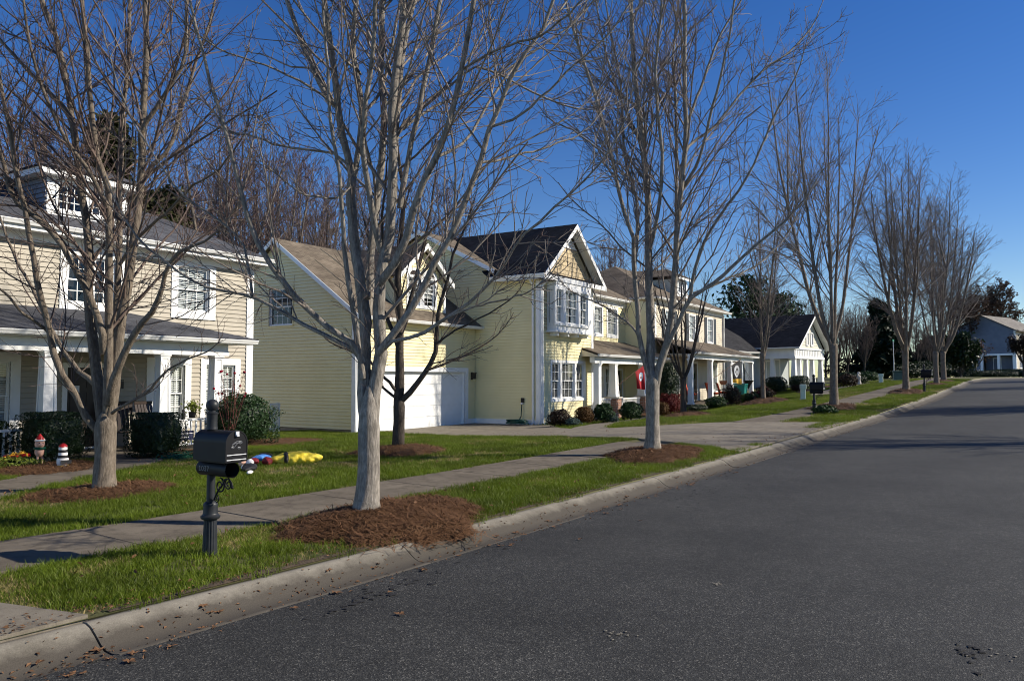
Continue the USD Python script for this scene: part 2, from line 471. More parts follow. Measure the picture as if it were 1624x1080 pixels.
def concrete(name, c1, c2, dirt, uvdirt=False, amount=.5):
    nodes = {"g": ("geometry", {}), "n": ("noise_texture", {"scale": 1.6, "detail": 6.0, "roughness": .65}), "r": ("rgb_ramp", {"ramp": [(.3, c1), (.7, c2)]}), "n2": ("noise_texture", {"scale": 4.5, "detail": 6.0, "roughness": .75}),
             "r2": ("rgb_ramp", {"ramp": [(.48, C(0, 0, 0)), (.72, C(1, 1, 1))]}), "bw": ("rgb_to_bw", {}), "f": ("math", {"math_type": "multiply", "value2": amount}), "mx": ("mix_color", {"b": dirt}), "n3": ("noise_texture", {"scale": 130.0, "detail": 2.0}), "h3": ("map_range", {"from_min": .25, "from_max": .75, "to_min": .8, "to_max": 1.2}), "c": ("hsv", {}),
             "bp": ("bump", {"strength": .3, "distance": .006}), "p": ("principled_bsdf", {"roughness": .88, "specular_ior_level": .2})}
    links = [("g.position", "n.vector"), ("n.fac", "r.fac"), ("g.position", "n2.vector"), ("n2.fac", "r2.fac"), ("r2.color", "bw.color"), ("r.color", "mx.a"), ("g.position", "n3.vector"), ("n3.fac", "h3.value"), ("h3.result", "c.value"), ("mx.result", "c.color"), ("c.color", "p.base_color"), ("n3.fac", "bp.height"), ("bp.normal", "p.normal")]
    if uvdirt:  # st.x is the distance down from the kerb's back: leaf mould and silt lie in the gutter
        nodes.update({"u": ("uvmap", {"attribute": "st"}), "su": ("separate_xyz", {}), "ad": ("math", {"math_type": "multiply_add", "value2": .22}), "rr": ("rgb_ramp", {"ramp": [(.19, C(0, 0, 0)), (.31, C(.9, .9, .9)), (.5, C(.92, .92, .92)), (.66, C(.74, .74, .74))]}), "b2": ("rgb_to_bw", {}), "mxx": ("math", {"math_type": "maximum"})})
        links += [("u.UV", "su.vector"), ("n2.fac", "ad.value1"), ("su.x", "ad.value3"), ("ad.value", "rr.fac"), ("rr.color", "b2.color"), ("bw.val", "f.value1"), ("f.value", "mxx.value1"), ("b2.val", "mxx.value2"), ("mxx.value", "mx.fac")]
    else:
        links += [("bw.val", "f.value1"), ("f.value", "mx.fac")]
    return mat(name, nodes, links)


concrete("concrete_kerb", C(.175, .158, .127), C(.25, .228, .188), C(.052, .045, .037), uvdirt=True, amount=.35)
concrete("concrete_walk", C(.10, .084, .064), C(.165, .14, .108), C(.05, .04, .029), amount=.85)
concrete("concrete_drive", C(.155, .135, .105), C(.22, .194, .153), C(.085, .07, .052), amount=.8)
noisy("joint_dark", C(.05, .045, .04), C(.08, .07, .06), 9.0, rough=.95)
noisy("lawn_soil", C(.045, .055, .014), C(.10, .09, .034), 2.2, 6.0, rough=.95, bump=.5, bscale=45)
noisy("field", C(.06, .075, .03), C(.12, .11, .05), .3, 6.0, rough=.95)
noisy("edge_soil", C(.05, .036, .024), C(.12, .088, .056), 14.0, 6.0, rough=.95, bump=.6, bscale=60)
noisy("mulch_soil", C(.04, .022, .012), C(.14, .075, .038), 9.0, 6.0, rough=.95, bump=.8, bscale=50)
island("straw", [C(.12, .06, .028), C(.46, .245, .12), C(.62, .38, .20), C(.22, .11, .052), C(.78, .58, .37)], rough=.8)
island("dry_leaf", [C(.17, .09, .045), C(.28, .16, .085), C(.40, .27, .165), C(.22, .105, .055), C(.5, .38, .26)], rough=.7, trans=.15)
island("grass_blade", [C(.11, .155, .010), C(.195, .235, .017), C(.31, .315, .035), C(.145, .19, .012), C(.42, .36, .13)], rough=.55, trans=.4, patch=.9, var=(.65, 1.3), spec=.3)
island("grass_dry", [C(.34, .27, .12), C(.48, .39, .19), C(.28, .24, .08), C(.40, .36, .12)], rough=.7, trans=.3)
island("leaf_hedge", [C(.012, .028, .006), C(.024, .048, .010), C(.045, .07, .016)], rough=.45, trans=.15, spec=.4)
island("leaf_green", [C(.02, .05, .012), C(.04, .09, .02), C(.07, .12, .03)], rough=.5, trans=.2, spec=.35)
island("leaf_brown", [C(.10, .05, .015), C(.16, .085, .025), C(.09, .06, .02)], rough=.6, trans=.2)
island("leaf_red", [C(.10, .012, .010), C(.16, .02, .016), C(.05, .02, .012)], rough=.6, trans=.2)
island("leaf_maroon", [C(.035, .022, .014), C(.05, .018, .014), C(.03, .035, .014)], rough=.5, trans=.15)
island("leaf_blue", [C(.05, .08, .07), C(.08, .11, .10)], rough=.6)
island("leaf_pale", [C(.16, .2, .03), C(.24, .27, .05), C(.1, .15, .02)], rough=.6, trans=.25)
island("bloom_red", [C(.28, .01, .03), C(.4, .03, .06)], rough=.6, trans=.2)
island("bloom_pink", [C(.5, .06, .12), C(.6, .12, .2)], rough=.6, trans=.2)
island("needle_dark", [C(.008, .018, .006), C(.016, .03, .01), C(.03, .04, .014)], rough=.6)
island("needle_olive", [C(.03, .032, .008), C(.055, .05, .013), C(.02, .025, .008)], rough=.6)
island("needle_pine", [C(.02, .045, .012), C(.04, .075, .02), C(.015, .03, .01)], rough=.6)
island("leaf_rust", [C(.055, .034, .022), C(.08, .048, .028), C(.05, .036, .026)], rough=.7, trans=.2)


def bark(name, c1, c2, c3, zs=.18):
    nodes = {"g": ("geometry", {}), "mp": ("mapping", {"scale": C(1, 1, zs)}), "n": ("noise_texture", {"scale": 44.0, "detail": 7.0, "roughness": .75}), "r": ("rgb_ramp", {"ramp": [(.28, c1), (.5, c2), (.72, c3)]}),
             "n2": ("noise_texture", {"scale": 8.0, "detail": 6.0, "roughness": .65}), "h": ("map_range", {"from_min": .3, "from_max": .7, "to_min": .6, "to_max": 1.15}), "c": ("hsv", {}), "bp": ("bump", {"strength": 1.0, "distance": .02}), "p": ("principled_bsdf", {"roughness": .85, "specular_ior_level": .2})}
    return mat(name, nodes, [("g.position", "mp.vector"), ("mp.vector", "n.vector"), ("n.fac", "r.fac"), ("g.position", "n2.vector"), ("n2.fac", "h.value"), ("h.result", "c.value"), ("r.color", "c.color"), ("c.color", "p.base_color"), ("n.fac", "bp.height"), ("bp.normal", "p.normal")])


bark("bark_grey", C(.10, .085, .070), C(.255, .228, .193), C(.43, .39, .34))
bark("bark_brown", C(.07, .054, .042), C(.18, .146, .112), C(.29, .245, .195))
bark("bark_dark", C(.03, .024, .02), C(.065, .053, .043), C(.11, .09, .075))
noisy("twig_grey", C(.13, .105, .088), C(.27, .228, .19), 6.0, rough=.8)
noisy("twig_brown", C(.085, .06, .05), C(.15, .11, .09), 6.0, rough=.8)
noisy("twig_purple", C(.075, .05, .047), C(.14, .095, .085), 3.0, rough=.85)
noisy("twig_red", C(.12, .04, .035), C(.19, .07, .055), 3.0, rough=.85)

# ------------------------------------------------------------------ the street: ground, road, kerb, gutter, sidewalk, drives
def strip(ss, ds, zf, off=0.0):
    S_, D_ = np.meshgrid(ss, ds, indexing="ij")
    xy = at_sd(S_, D_)
    v = np.concatenate([xy, (zf(S_, D_) + off)[..., None]], -1).reshape(-1, 3)
    n, m = S_.shape
    i, j = np.meshgrid(np.arange(n - 1), np.arange(m - 1), indexing="ij")
    q = np.stack([i * m + j, (i + 1) * m + j, (i + 1) * m + j + 1, i * m + j + 1], -1).reshape(-1, 4)
    uv = np.stack([S_.ravel(), D_.ravel()], 1)
    return (v, np.vstack([q[:, [0, 1, 2]], q[:, [0, 2, 3]]])), uv


def relief(s, d):
    """Small unevenness of the lawn, none beside the paving."""
    xy = at_sd(s, d)
    w = np.clip((np.minimum(np.abs(d - 1.7), np.abs(d - 3.05)) - .05) / .5, 0, 1) * np.clip(d / .5, 0, 1)
    w = np.where((d > 1.7) & (d < 3.05), 0, w)
    return (meshkit.fbm(np.concatenate([xy, 0 * xy[..., :1]], -1) * .9, 3, 5) - .5) * .07 * w


ss = np.r_[np.arange(-300, -20, 20), np.arange(-20, 45, .3), np.arange(45, 150, .8), np.arange(150, 460, 20)]
dd = np.r_[0, .1, .3, np.arange(.5, 14, .25), np.arange(14, 40, 1.5), np.arange(40, 100, 6), np.arange(100, 420, 30)]
g, _ = strip(ss, dd, lambda s, d: z_lawn(s, d) + relief(s, d) - np.where((d > 1.8) & (d < 2.95), .04, 0), -.006)
structure("ground", g, "lawn_soil", smooth=True)
x_, y_ = np.meshgrid(np.r_[np.arange(-300, -20, 20), np.arange(-20, 140, 1.5), np.arange(140, 400, 20)], np.r_[np.arange(-300, -60, 20), np.arange(-60, 14, 1.0)], indexing="ij")
s_, d_ = sd(np.stack([x_, y_], -1))
z_ = np.where(d_ < -9.3, zc_f(np.clip(s_, -320, 500)) + .05, zc_f(np.clip(s_, -320, 500)) - .6)
i, j = np.meshgrid(np.arange(x_.shape[0] - 1), np.arange(x_.shape[1] - 1), indexing="ij")
m = x_.shape[1]
q = np.stack([i * m + j, (i + 1) * m + j, (i + 1) * m + j + 1, i * m + j + 1], -1).reshape(-1, 4)
q = q[(d_.ravel()[q] < -1.0).all(1)]
use_, inv_ = np.unique(q, return_inverse=True)
structure("verge", (np.stack([x_, y_, z_], -1).reshape(-1, 3)[use_], inv_.reshape(q.shape)), "field", smooth=True, label="grass verge across the street")

ss = np.r_[np.arange(-300, -20, 20), np.arange(-20, 130, .5), np.arange(130, 400, 20)]
g, _ = strip(ss, np.r_[np.linspace(-8.95, -.44, 14)], lambda s, d: z_road(s, d))
structure("road", g, "asphalt", smooth=True)

# rolled kerb with its gutter pan, cast in 3 m lengths
kp = np.array([(-.50, -.165), (-.475, -.122), (-.39, -.136), (-.31, -.130), (-.25, -.106), (-.18, -.055), (-.115, -.014), (-.055, .004), (0, .0), (.012, -.03), (.012, -.16)])
kerb = UsdGeom.Xform.Define(stage, "/World/kerb"); keys(kerb.GetPrim(), kind="structure")
kerbT = T_("/World/kerb", np.eye(4))
uvx = np.clip(-kp[:, 0], 0, 1)
for s0 in np.r_[np.arange(-18.35, 105, 3.05)]:
    sq = np.linspace(s0 + .006, s0 + 3.044, 7 if s0 < 70 else 13)
    S_, D_ = np.meshgrid(sq, kp[:, 0], indexing="ij")
    xy = at_sd(S_, D_)
    z = zc_f(S_) + kp[None, :, 1]
    jit = .004 * math.sin(s0 * 12.9)
    v = np.concatenate([xy, (z + jit)[..., None]], -1).reshape(-1, 3)
    n, m = S_.shape
    i, j = np.meshgrid(np.arange(n - 1), np.arange(m - 1), indexing="ij")
    q = np.stack([i * m + j, (i + 1) * m + j, (i + 1) * m + j + 1, i * m + j + 1], -1).reshape(-1, 4)
    f = np.vstack([q[:, [0, 1, 2]], q[:, [0, 2, 3]]])
    uvk = np.stack([np.tile(uvx, n), S_.ravel()], 1)
    for o, flip in ((0, 0), ((n - 1) * m, 1)):
        e = trimesh.creation.triangulate_polygon(Polygon(kp), engine="earcut")
        e = np.array([[int(np.argmin(((kp - e[0][t]) ** 2).sum(1))) for t in tri] for tri in e[1]])
        w_ = np.cross(kp[e[:, 1]] - kp[e[:, 0]], kp[e[:, 2]] - kp[e[:, 0]]) > 0
        e = np.where(w_[:, None], e[:, ::-1], e) + len(v)
        v = np.vstack([v, v[o:o + m]]); uvk = np.vstack([uvk, uvk[o:o + m]])
        f = np.vstack([f, e if flip else e[:, ::-1]])
    p = usdkit.mesh(stage, uniq("/World/kerb", "kerb_stone"), (v, f), MAT["concrete_kerb"], smooth=True, uv=uvk)
structure("kerb_bed", strip(np.arange(-20, 106, 1.0), np.array([-.49, .01]), lambda s, d: zc_f(s) - .17)[0], "joint_dark", label="dark earth under the kerb joints")
g, _ = strip(np.r_[np.arange(-20, 130, 1.0)], np.array([-9.25, -9.15, -9.0, -8.9]), lambda s, d: zc_f(s) + np.interp(d, [-9.25, -9.15, -9.0, -8.9], [.05, .02, -.06, -.10]))
structure("far_kerb", g, "concrete_walk", smooth=True)


def slab(Tp, name, pts, material, th=.09, off=.03, zf=None, sub=4):
    """A cast slab over the ground: pts = 4 corners (u, v), lightly chamfered by its joint gaps."""
    p = np.array(pts, float)
    a, b = np.meshgrid(np.linspace(0, 1, sub), np.linspace(0, 1, sub), indexing="ij")
    xy = (p[0] * ((1 - a) * (1 - b))[..., None] + p[1] * (a * (1 - b))[..., None] + p[2] * (a * b)[..., None] + p[3] * ((1 - a) * b)[..., None])
    s, d = sd(xy)
    z = np.where(d > .0, z_lawn(s, np.maximum(d, 0)), zc_f(s)) + off
    top = np.concatenate([xy, z[..., None]], -1).reshape(-1, 3)
    bot = top - [0, 0, th]
    i, j = np.meshgrid(np.arange(sub - 1), np.arange(sub - 1), indexing="ij")
    q = np.stack([i * sub + j, (i + 1) * sub + j, (i + 1) * sub + j + 1, i * sub + j + 1], -1).reshape(-1, 4)
    n = sub * sub
    ring = [k * sub for k in range(sub)] + [(sub - 1) * sub + k for k in range(1, sub)] + [k * sub + sub - 1 for k in range(sub - 2, -1, -1)] + [k for k in range(sub - 2, 0, -1)]
    side = [(ring[k], ring[k] + n, ring[(k + 1) % len(ring)] + n, ring[(k + 1) % len(ring)]) for k in range(len(ring))]
    ar = np.cross(p[1] - p[0], p[3] - p[0])
    f = np.vstack([q, np.array(side)])
    if ar < 0:
        f = f[:, ::-1]
    return part(Tp, name, (np.vstack([top, bot]), f), material)


walk = UsdGeom.Xform.Define(stage, "/World/sidewalk"); keys(walk.GetPrim(), kind="structure")
walkT = T_("/World/sidewalk", np.eye(4))
rj = random.Random(4)
for k, s0 in enumerate(np.arange(-9.6, 73, 1.56)):
    h = .013
    w0, w1 = 1.74, 3.02
    c = [at_sd(s0 + h, w0), at_sd(s0 + 1.56 - h, w0), at_sd(s0 + 1.56 - h, w1), at_sd(s0 + h, w1)]
    if 17.4 < s0 + .78 < 24.6:
        continue
    slab(walkT, "paving_slab", c, "concrete_walk", off=.012 + rj.uniform(-.004, .006), sub=3)
structure("sidewalk_bed", strip(np.arange(-9.6, 74, .8), np.array([1.76, 3.0]), lambda s, d: z_lawn(s, d) - .03)[0], "joint_dark", label="dark earth in the joints between the sidewalk slabs")

drive = UsdGeom.Xform.Define(stage, "/World/driveway"); keys(drive.GetPrim(), kind="structure")
driveT = T_("/World/driveway", np.eye(4))
dv = np.array([4.95, 6.6, 7.9, 9.6, 11.2, 13.0, 14.8, 16.7, 18.55])
dl = np.array([16.5, 17.55, 18.0, 18.35, 18.7, 19.3, 19.9, 20.25, 20.4])
dr = np.array([26.6, 25.0, 24.3, 22.6, 21.7, 23.6, 26.2, 26.35, 26.35])
for k in range(len(dv) - 1):
    n = 3 if k < 2 else 2
    for c in range(n):
        a0, a1 = c / n, (c + 1) / n
        g_ = .008
        P = [(dl[k] + (dr[k] - dl[k]) * a0 + g_, dv[k] + g_), (dl[k] + (dr[k] - dl[k]) * a1 - g_, dv[k] + g_), (dl[k + 1] + (dr[k + 1] - dl[k + 1]) * a1 - g_, dv[k + 1] - g_), (dl[k + 1] + (dr[k + 1] - dl[k + 1]) * a0 + g_, dv[k + 1] - g_)]
        if k == 0:
            P[0] = tuple(at_sd(P[0][0], .02)); P[1] = tuple(at_sd(P[1][0], .02))
        slab(driveT, "concrete_slab", P, "concrete_drive", off=.02, sub=7)

apron = UsdGeom.Xform.Define(stage, "/World/drive_apron"); keys(apron.GetPrim(), kind="structure")
apronT = T_("/World/drive_apron", np.eye(4))
for a, b in ((0, 1.7), (1.72, 3.0), (3.02, 7.0), (7.02, 12.0)):
    for x0, x1 in ((-6.0, -1.6), (-1.58, 2.80 if a == 0 else 2.70)):
        if a == 1.72:
            continue
        slab(apronT, "concrete_slab", [at_sd(x0, a + .02), at_sd(x1 + (.25 if a == 0 else 0), a + .02), at_sd(x1 - (.25 if a == 0 else 0), b), at_sd(x0, b)], "concrete_drive", off=.018, sub=6)


def path_slabs(name, mid, w, n, material, off=.02):
    x = UsdGeom.Xform.Define(stage, "/World/" + name); keys(x.GetPrim(), kind="structure")
    Tq = T_("/World/" + name, np.eye(4))
    mid = np.array(mid, float)
    L = np.r_[0, np.cumsum(np.hypot(*np.diff(mid, axis=0).T))]
    f = PchipInterpolator(L, mid)
    t = np.linspace(0, L[-1], n + 1)
    for k in range(n):
        a, b = t[k] + .006, t[k + 1] - .006
        pa, pb = f(a), f(b)
        na, nb = f(a, 1), f(b, 1)
        na, nb = (np.array([-q[1], q[0]]) / np.hypot(*q) for q in (na, nb))
        slab(Tq, "paving_slab", [pa - na * w / 2, pb - nb * w / 2, pb + nb * w / 2, pa + na * w / 2], material, off=off, sub=4)


path_slabs("left_front_path", [(3.6, 10.9), (5.3, 12.2), (7.2, 13.5), (8.6, 14.3), (9.6, 15.2), (10.0, 16.2)], 1.15, 6, "concrete_walk")
path_slabs("yellow_house_path", [(21.9, 11.0), (23.6, 11.9), (26.0, 12.5), (29.0, 12.6), (31.8, 12.9), (33.5, 14.0), (34.0, 14.9)], 1.1, 9, "concrete_drive")
path_slabs("grey_house_path", [(43.2, 8.2), (47.0, 9.2), (52.0, 9.4), (57.0, 9.0), (61.5, 8.0)], 1.2, 9, "concrete_drive")


# ------------------------------------------------------------------ house building
def roof(T, pts, material, th=.09, name="roof"):
    p = np.array(pts, float)
    n = np.cross(p[1] - p[0], p[2] - p[0]); n /= np.linalg.norm(n)
    if n[2] < 0:
        p = p[::-1]; n = -n
    al = np.cross([0, 0, 1.0], n); al /= np.linalg.norm(al)
    up = np.cross(n, al)
    uv = np.stack([p @ al, p @ up], 1)
    q = p - n * th
    k = len(p)
    V = [p, q]; U = [uv, uv]; f = []
    for i in range(1, k - 1):
        f += [(0, i, i + 1), (k, k + i + 1, k + i)]
    base = 2 * k
    for i in range(k):
        j = (i + 1) % k
        V.append(np.array([p[i], q[i], q[j], p[j]])); U.append(np.zeros((4, 2)))
        f += [(base, base + 1, base + 2), (base, base + 2, base + 3)]
        base += 4
    return part(T, name, (np.vstack(V), np.array(f)), material, uv=np.vstack(U))


def siding(T, fr, outline, openings, material, course=.118, single=True, core=True, name="siding_board", d0=.0, lap=.024, gap=.011):
    poly = Polygon(outline)
    for (a, b, c, d) in openings:
        poly = poly.difference(sbox(a, c, b, d))
    if core:
        part(T, "wall", prism(poly, fr, -.14, 0.0), material)
    x0, z0, x1, z1 = poly.bounds
    allp = []
    for k in range(int(math.ceil((z1 - z0) / course - 1e-6))):
        za, zb = z0 + k * course, min(z0 + (k + 1) * course, z1)
        if zb - za < .01:
            continue
        st = poly.intersection(sbox(x0 - 1, za, x1 + 1, zb - gap))
        for g in getattr(st, "geoms", [st]):
            if g.geom_type != "Polygon" or g.area < 1e-4:
                continue
            g = shapely.set_precision(g, 1e-5)
            if g.geom_type != "Polygon" or g.is_empty:
                continue
            v2, f = trimesh.creation.triangulate_polygon(g, engine="earcut")
            ring = np.array(g.exterior.coords)[:-1]
            d = lambda q: d0 + .010 + lap * (1 - (q[:, 1] - za) / course)
            vv = np.column_stack([v2, d(v2)])
            n = len(vv)
            k2 = len(ring)
            rv = np.vstack([np.column_stack([ring, d(ring)]), np.column_stack([ring, np.full(k2, d0 + .0005)])])
            ii = np.arange(k2); jj = (ii + 1) % k2
            sf = np.vstack([np.stack([ii, jj, jj + k2], 1), np.stack([ii, jj + k2, ii + k2], 1)])
            if shapely.geometry.LinearRing(ring).is_ccw:
                sf = sf[:, ::-1]
            tri = v2[f]
            cr = np.cross(tri[:, 1] - tri[:, 0], tri[:, 2] - tri[:, 0])
            f = np.where(cr[:, None] < 0, f[:, ::-1], f)
            m = cat_([(fr(vv), f), (fr(rv), sf)])
            if single:
                part(T, name, m, material)
            else:
                allp.append(m)
    if allp:
        part(T, "siding", cat_(allp), material, kind="stuff")


def ring(fr, s0, s1, z0, z1, w, d0, d1, wb=None):
    wb = w if wb is None else wb
    return [fr.box(s0 - w, s0, z0 - wb, z1 + w, d0, d1), fr.box(s1, s1 + w, z0 - wb, z1 + w, d0, d1), fr.box(s0, s1, z1, z1 + w, d0, d1), fr.box(s0, s1, z0 - wb, z0, d0, d1 + .012)]


def window(T, fr, z0, z1, units, rows=2, casing=.1, sashes=2, cover="blind", cov=(0, 1), trim="white_trim", wb=None, sill=True, cd=.046, casing_look=None):
    """units: (s0, s1, columns of panes). Casing, sashes, glazing bars, panes and what hangs behind them."""
    s0, s1 = units[0][0], units[-1][1]
    ms = ring(fr, s0, s1, z0, z1, casing, .0005, cd, wb)
    for a, b in zip(units[:-1], units[1:]):
        ms.append(fr.box(a[1], b[0], z0, z1, -.05, cd - .006))
    w = part(T, "window", ms, casing_look or trim)
    for (a, b, cols) in units:
        part(w, "frame", [fr.box(a, a + .022, z0, z1, -.12, .004), fr.box(b - .022, b, z0, z1, -.12, .004), fr.box(a + .022, b - .022, z1 - .022, z1, -.12, .004), fr.box(a + .022, b - .022, z0, z0 + .03, -.12, .006)], trim)
        zm = (z0 + z1) / 2
        spans = [(z0 + .03, z1 - .022, -.03)] if sashes == 1 else [(zm - .015, z1 - .022, -.028), (z0 + .03, zm + .015, -.062)]
        for (za, zb, d) in spans:
            t = .034
            A, B = a + .022, b - .022
            part(w, "sash", [fr.box(A, A + t, za, zb, d - .018, d), fr.box(B - t, B, za, zb, d - .018, d), fr.box(A + t, B - t, zb - t, zb, d - .018, d), fr.box(A + t, B - t, za, za + t, d - .018, d)], trim)
            bars = []
            for c in range(1, cols):
                x = A + t + (B - A - 2 * t) * c / cols
                bars.append(fr.box(x - .009, x + .009, za + t, zb - t, d - .012, d - .003))
            for r in range(1, rows):
                z = za + t + (zb - za - 2 * t) * r / rows
                bars.append(fr.box(A + t, B - t, z - .009, z + .009, d - .0125, d - .0025))
            if bars:
                part(w, "glazing_bars", bars, trim)
            e = np.array([(A + t, za + t, d - .008), (B - t, za + t, d - .008), (B - t, zb - t, d - .008), (A + t, zb - t, d - .008)])
            part(w, "pane", (fr(e), np.array([(0, 1, 2), (0, 2, 3)])), "glass")
        if cover in ("blind", "blind_dim"):
            zz = np.arange(z0 + (z1 - z0) * cov[0] + .02, z0 + (z1 - z0) * cov[1] - .02, .048)
            v = np.array([[(a + .03, z, -.085), (b - .03, z, -.085), (b - .03, z + .036, -.118), (a + .03, z + .036, -.118)] for z in zz])
            o = np.arange(len(zz))[:, None] * 4
            part(w, "blind", (fr(v.reshape(-1, 3)), np.vstack([o + [0, 1, 2], o + [0, 2, 3]])), cover)
        elif cover == "curtain":
            n = 24
            for (ca, cb) in ((a + .01, a + (b - a) * .42), (a + (b - a) * .62, b - .01)):
                x = np.linspace(ca, cb, n)
                y = -.13 + .02 * np.sin(np.arange(n) * 1.7)
                v = np.vstack([np.column_stack([x, np.full(n, z0 + .01), y]), np.column_stack([x, np.full(n, z1 - .01), y])])
                o = np.arange(n - 1)[:, None]
                part(w, "curtain", (fr(v), np.vstack([o + [0, 1, n + 1], o + [0, n + 1, n]])), "curtain")
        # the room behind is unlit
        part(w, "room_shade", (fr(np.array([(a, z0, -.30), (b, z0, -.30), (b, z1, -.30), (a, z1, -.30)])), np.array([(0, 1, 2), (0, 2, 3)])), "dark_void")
    return (s0, s1, z0, z1)


def gutter(T, fr, s0, s1, z, d, name="gutter", material="white_trim"):
    """K-profile gutter hung at height z (top), from distance d outwards."""
    pr = np.array([(0, 0), (.115, 0), (.115, -.02), (.095, -.05), (.075, -.095), (0, -.095)])
    v = np.vstack([np.column_stack([np.full(6, s), z + pr[:, 1], d + pr[:, 0]]) for s in (s0, s1)])
    f = [(i, (i + 1) % 6, 6 + (i + 1) % 6) for i in range(6)] + [(i, 6 + (i + 1) % 6, 6 + i) for i in range(6)] + [(0, i + 1, i) for i in range(1, 5)] + [(6, 6 + i, 7 + i) for i in range(1, 5)]
    return part(T, name, (fr(v), np.array(f)), material)


def downspout(T, fr, s, z0, z1, d, jog=.3):
    b = [fr.box(s - .038, s + .038, z0 + .12, z1 - .3, .04, .095), fr.box(s - .038, s + .038, z1 - .1, z1, d, d + .06)]
    v, f = bx(s - .038, s + .038, 0, 1, 0, .055)
    v = v.copy(); t = v[:, 1]
    zz = np.where(t < .5, z1 - .3, z1 - .1); dd_ = np.where(t < .5, .04, d) + v[:, 2]
    b.append((fr(np.column_stack([v[:, 0], zz, dd_])), f))
    v2 = np.column_stack([v[:, 0], np.where(t < .5, z0 + .03, z0 + .12) + 0 * t, np.where(t < .5, .2, .04) + v[:, 2]])
    b.append((fr(v2), f))
    part(T, "downspout", b, "white_trim")


def column(T, x, y, z0, z1, w0, w1, material="white_trim", name="column", panel=True):
    """Tapered square column with plinth, capital and raised edges."""
    b = [bx(x - w0 / 2 - .03, x + w0 / 2 + .03, y - w0 / 2 - .03, y + w0 / 2 + .03, z0, z0 + .1), bx(x - w1 / 2 - .04, x + w1 / 2 + .04, y - w1 / 2 - .04, y + w1 / 2 + .04, z1 - .07, z1), bx(x - w1 / 2 - .02, x + w1 / 2 + .02, y - w1 / 2 - .02, y + w1 / 2 + .02, z1 - .12, z1 - .071)]

    def tap(x0, x1, y0, y1, k0, k1):
        v, f = bx(x0, x1, y0, y1, 0, 1)
        v = v.copy(); s = np.where(v[:, 2] < .5, k0, k1)[:, None]
        v[:, :2] *= s
        v[:, 2] = np.where(v[:, 2] < .5, z0 + .1, z1 - .12)
        return v + [x, y, 0], f
    b.append(tap(-.5, .5, -.5, .5, w0, w1))
    if panel:
        e = .5 + .02 / w0
        for sx in (-1, 1):
            for sy in (-1, 1):
                xa, xb = sorted((sx * .36, sx * e)); ya, yb = sorted((sy * .36, sy * e))
                b.append(tap(xa, xb, ya, yb, w0, w1))
    return part(T, name, b, material)


def railing(T, p, q, z0, z1, material="white_trim", step=.13):
    p, q = np.array(p, float), np.array(q, float)
    L = np.hypot(*(q - p)); a = (q - p) / L; n = np.array([-a[1], a[0]])
    fr = Fr((p[0], p[1], 0), tuple(a), tuple(-n))
    r = part(T, "railing", [fr.box(0, L, z1 - .05, z1, -.04, .04), fr.box(0, L, z0 + .08, z0 + .12, -.025, .025)], material)
    k = int(L / step)
    for i in range(k):
        s = (i + .5) * L / k
        part(r, "baluster", fr.box(s - .018, s + .018, z0 + .12, z1 - .05, -.018, .018), material)


def shakes(T, fr, poly, colour, rng, w=.2, h=.17):
    x0, z0, x1, z1 = poly.bounds
    for k in range(int((z1 - z0) / h) + 1):
        za = z0 + k * h
        x = x0 - rng.uniform(0, w)
        while x < x1:
            ww = w * rng.uniform(.6, 1.35)
            g = poly.intersection(sbox(x + .004, za - .012 * rng.random(), x + ww - .004, za + h))
            x += ww
            if g.is_empty or g.geom_type != "Polygon" or g.area < .002:
                continue
            r_ = np.array(g.exterior.coords)[:-1]
            if not shapely.geometry.LinearRing(r_).is_ccw:
                r_ = r_[::-1]
            n = len(r_)
            d = .006 + .02 * (1 - (r_[:, 1] - za) / h) + rng.uniform(0, .006)
            v = np.vstack([np.column_stack([r_, d]), np.column_stack([r_, np.zeros(n)])])
            f = [(0, i, i + 1) for i in range(1, n - 1)] + [(i, n + i, n + (i + 1) % n) for i in range(n)] + [(i, n + (i + 1) % n, (i + 1) % n) for i in range(n)]
            part(T, "shingle", (fr(v), np.array(f)), colour)


def plainbox(T, x0, x1, y0, y1, z0, z1, material, skip=()):
    """Rear and side walls that the street does not show, as thin walls."""
    w = {"b": bx(x0, x1, y1 - .14, y1, z0, z1), "l": bx(x0, x0 + .14, y0 + .15, y1 - .15, z0, z1), "r": bx(x1 - .14, x1, y0 + .15, y1 - .15, z0, z1)}
    for k, m in w.items():
        if k not in skip:
            part(T, "wall", m, material)


def U(x, v):
    return float(on_v(x, 600, v)[0])


def panel_door(T, fr, s0, s1, z0, z1, material, frame="white_trim", c=.11):
    part(T, "door_frame", [fr.box(s0 - c, s0, z0, z1 + c, .0005, .046), fr.box(s1, s1 + c, z0, z1 + c, .0005, .046), fr.box(s0, s1, z1, z1 + c, .0005, .048)], frame)
    b = [fr.box(s0, s1, z0 + .02, z1, -.1, -.055)]
    w = s1 - s0
    for (pa, pb) in ((.12, .46), (.54, .88)):
        for (qa, qb) in ((.05, .36), (.41, .70), (.75, .94)):
            b.append(fr.box(s0 + w * pa, s0 + w * pb, z0 + (z1 - z0) * qa, z0 + (z1 - z0) * qb, -.0549, -.042))
    dr_ = part(T, "door", b, material)
    part(dr_, "handle", ball(fr(np.array([[s1 - .09, z0 + .95, -.02]]))[0], .032, 1), "silver_metal")
    part(T, "threshold", fr.box(s0, s1, z0 - .03, z0 + .02, -.13, .05), frame)


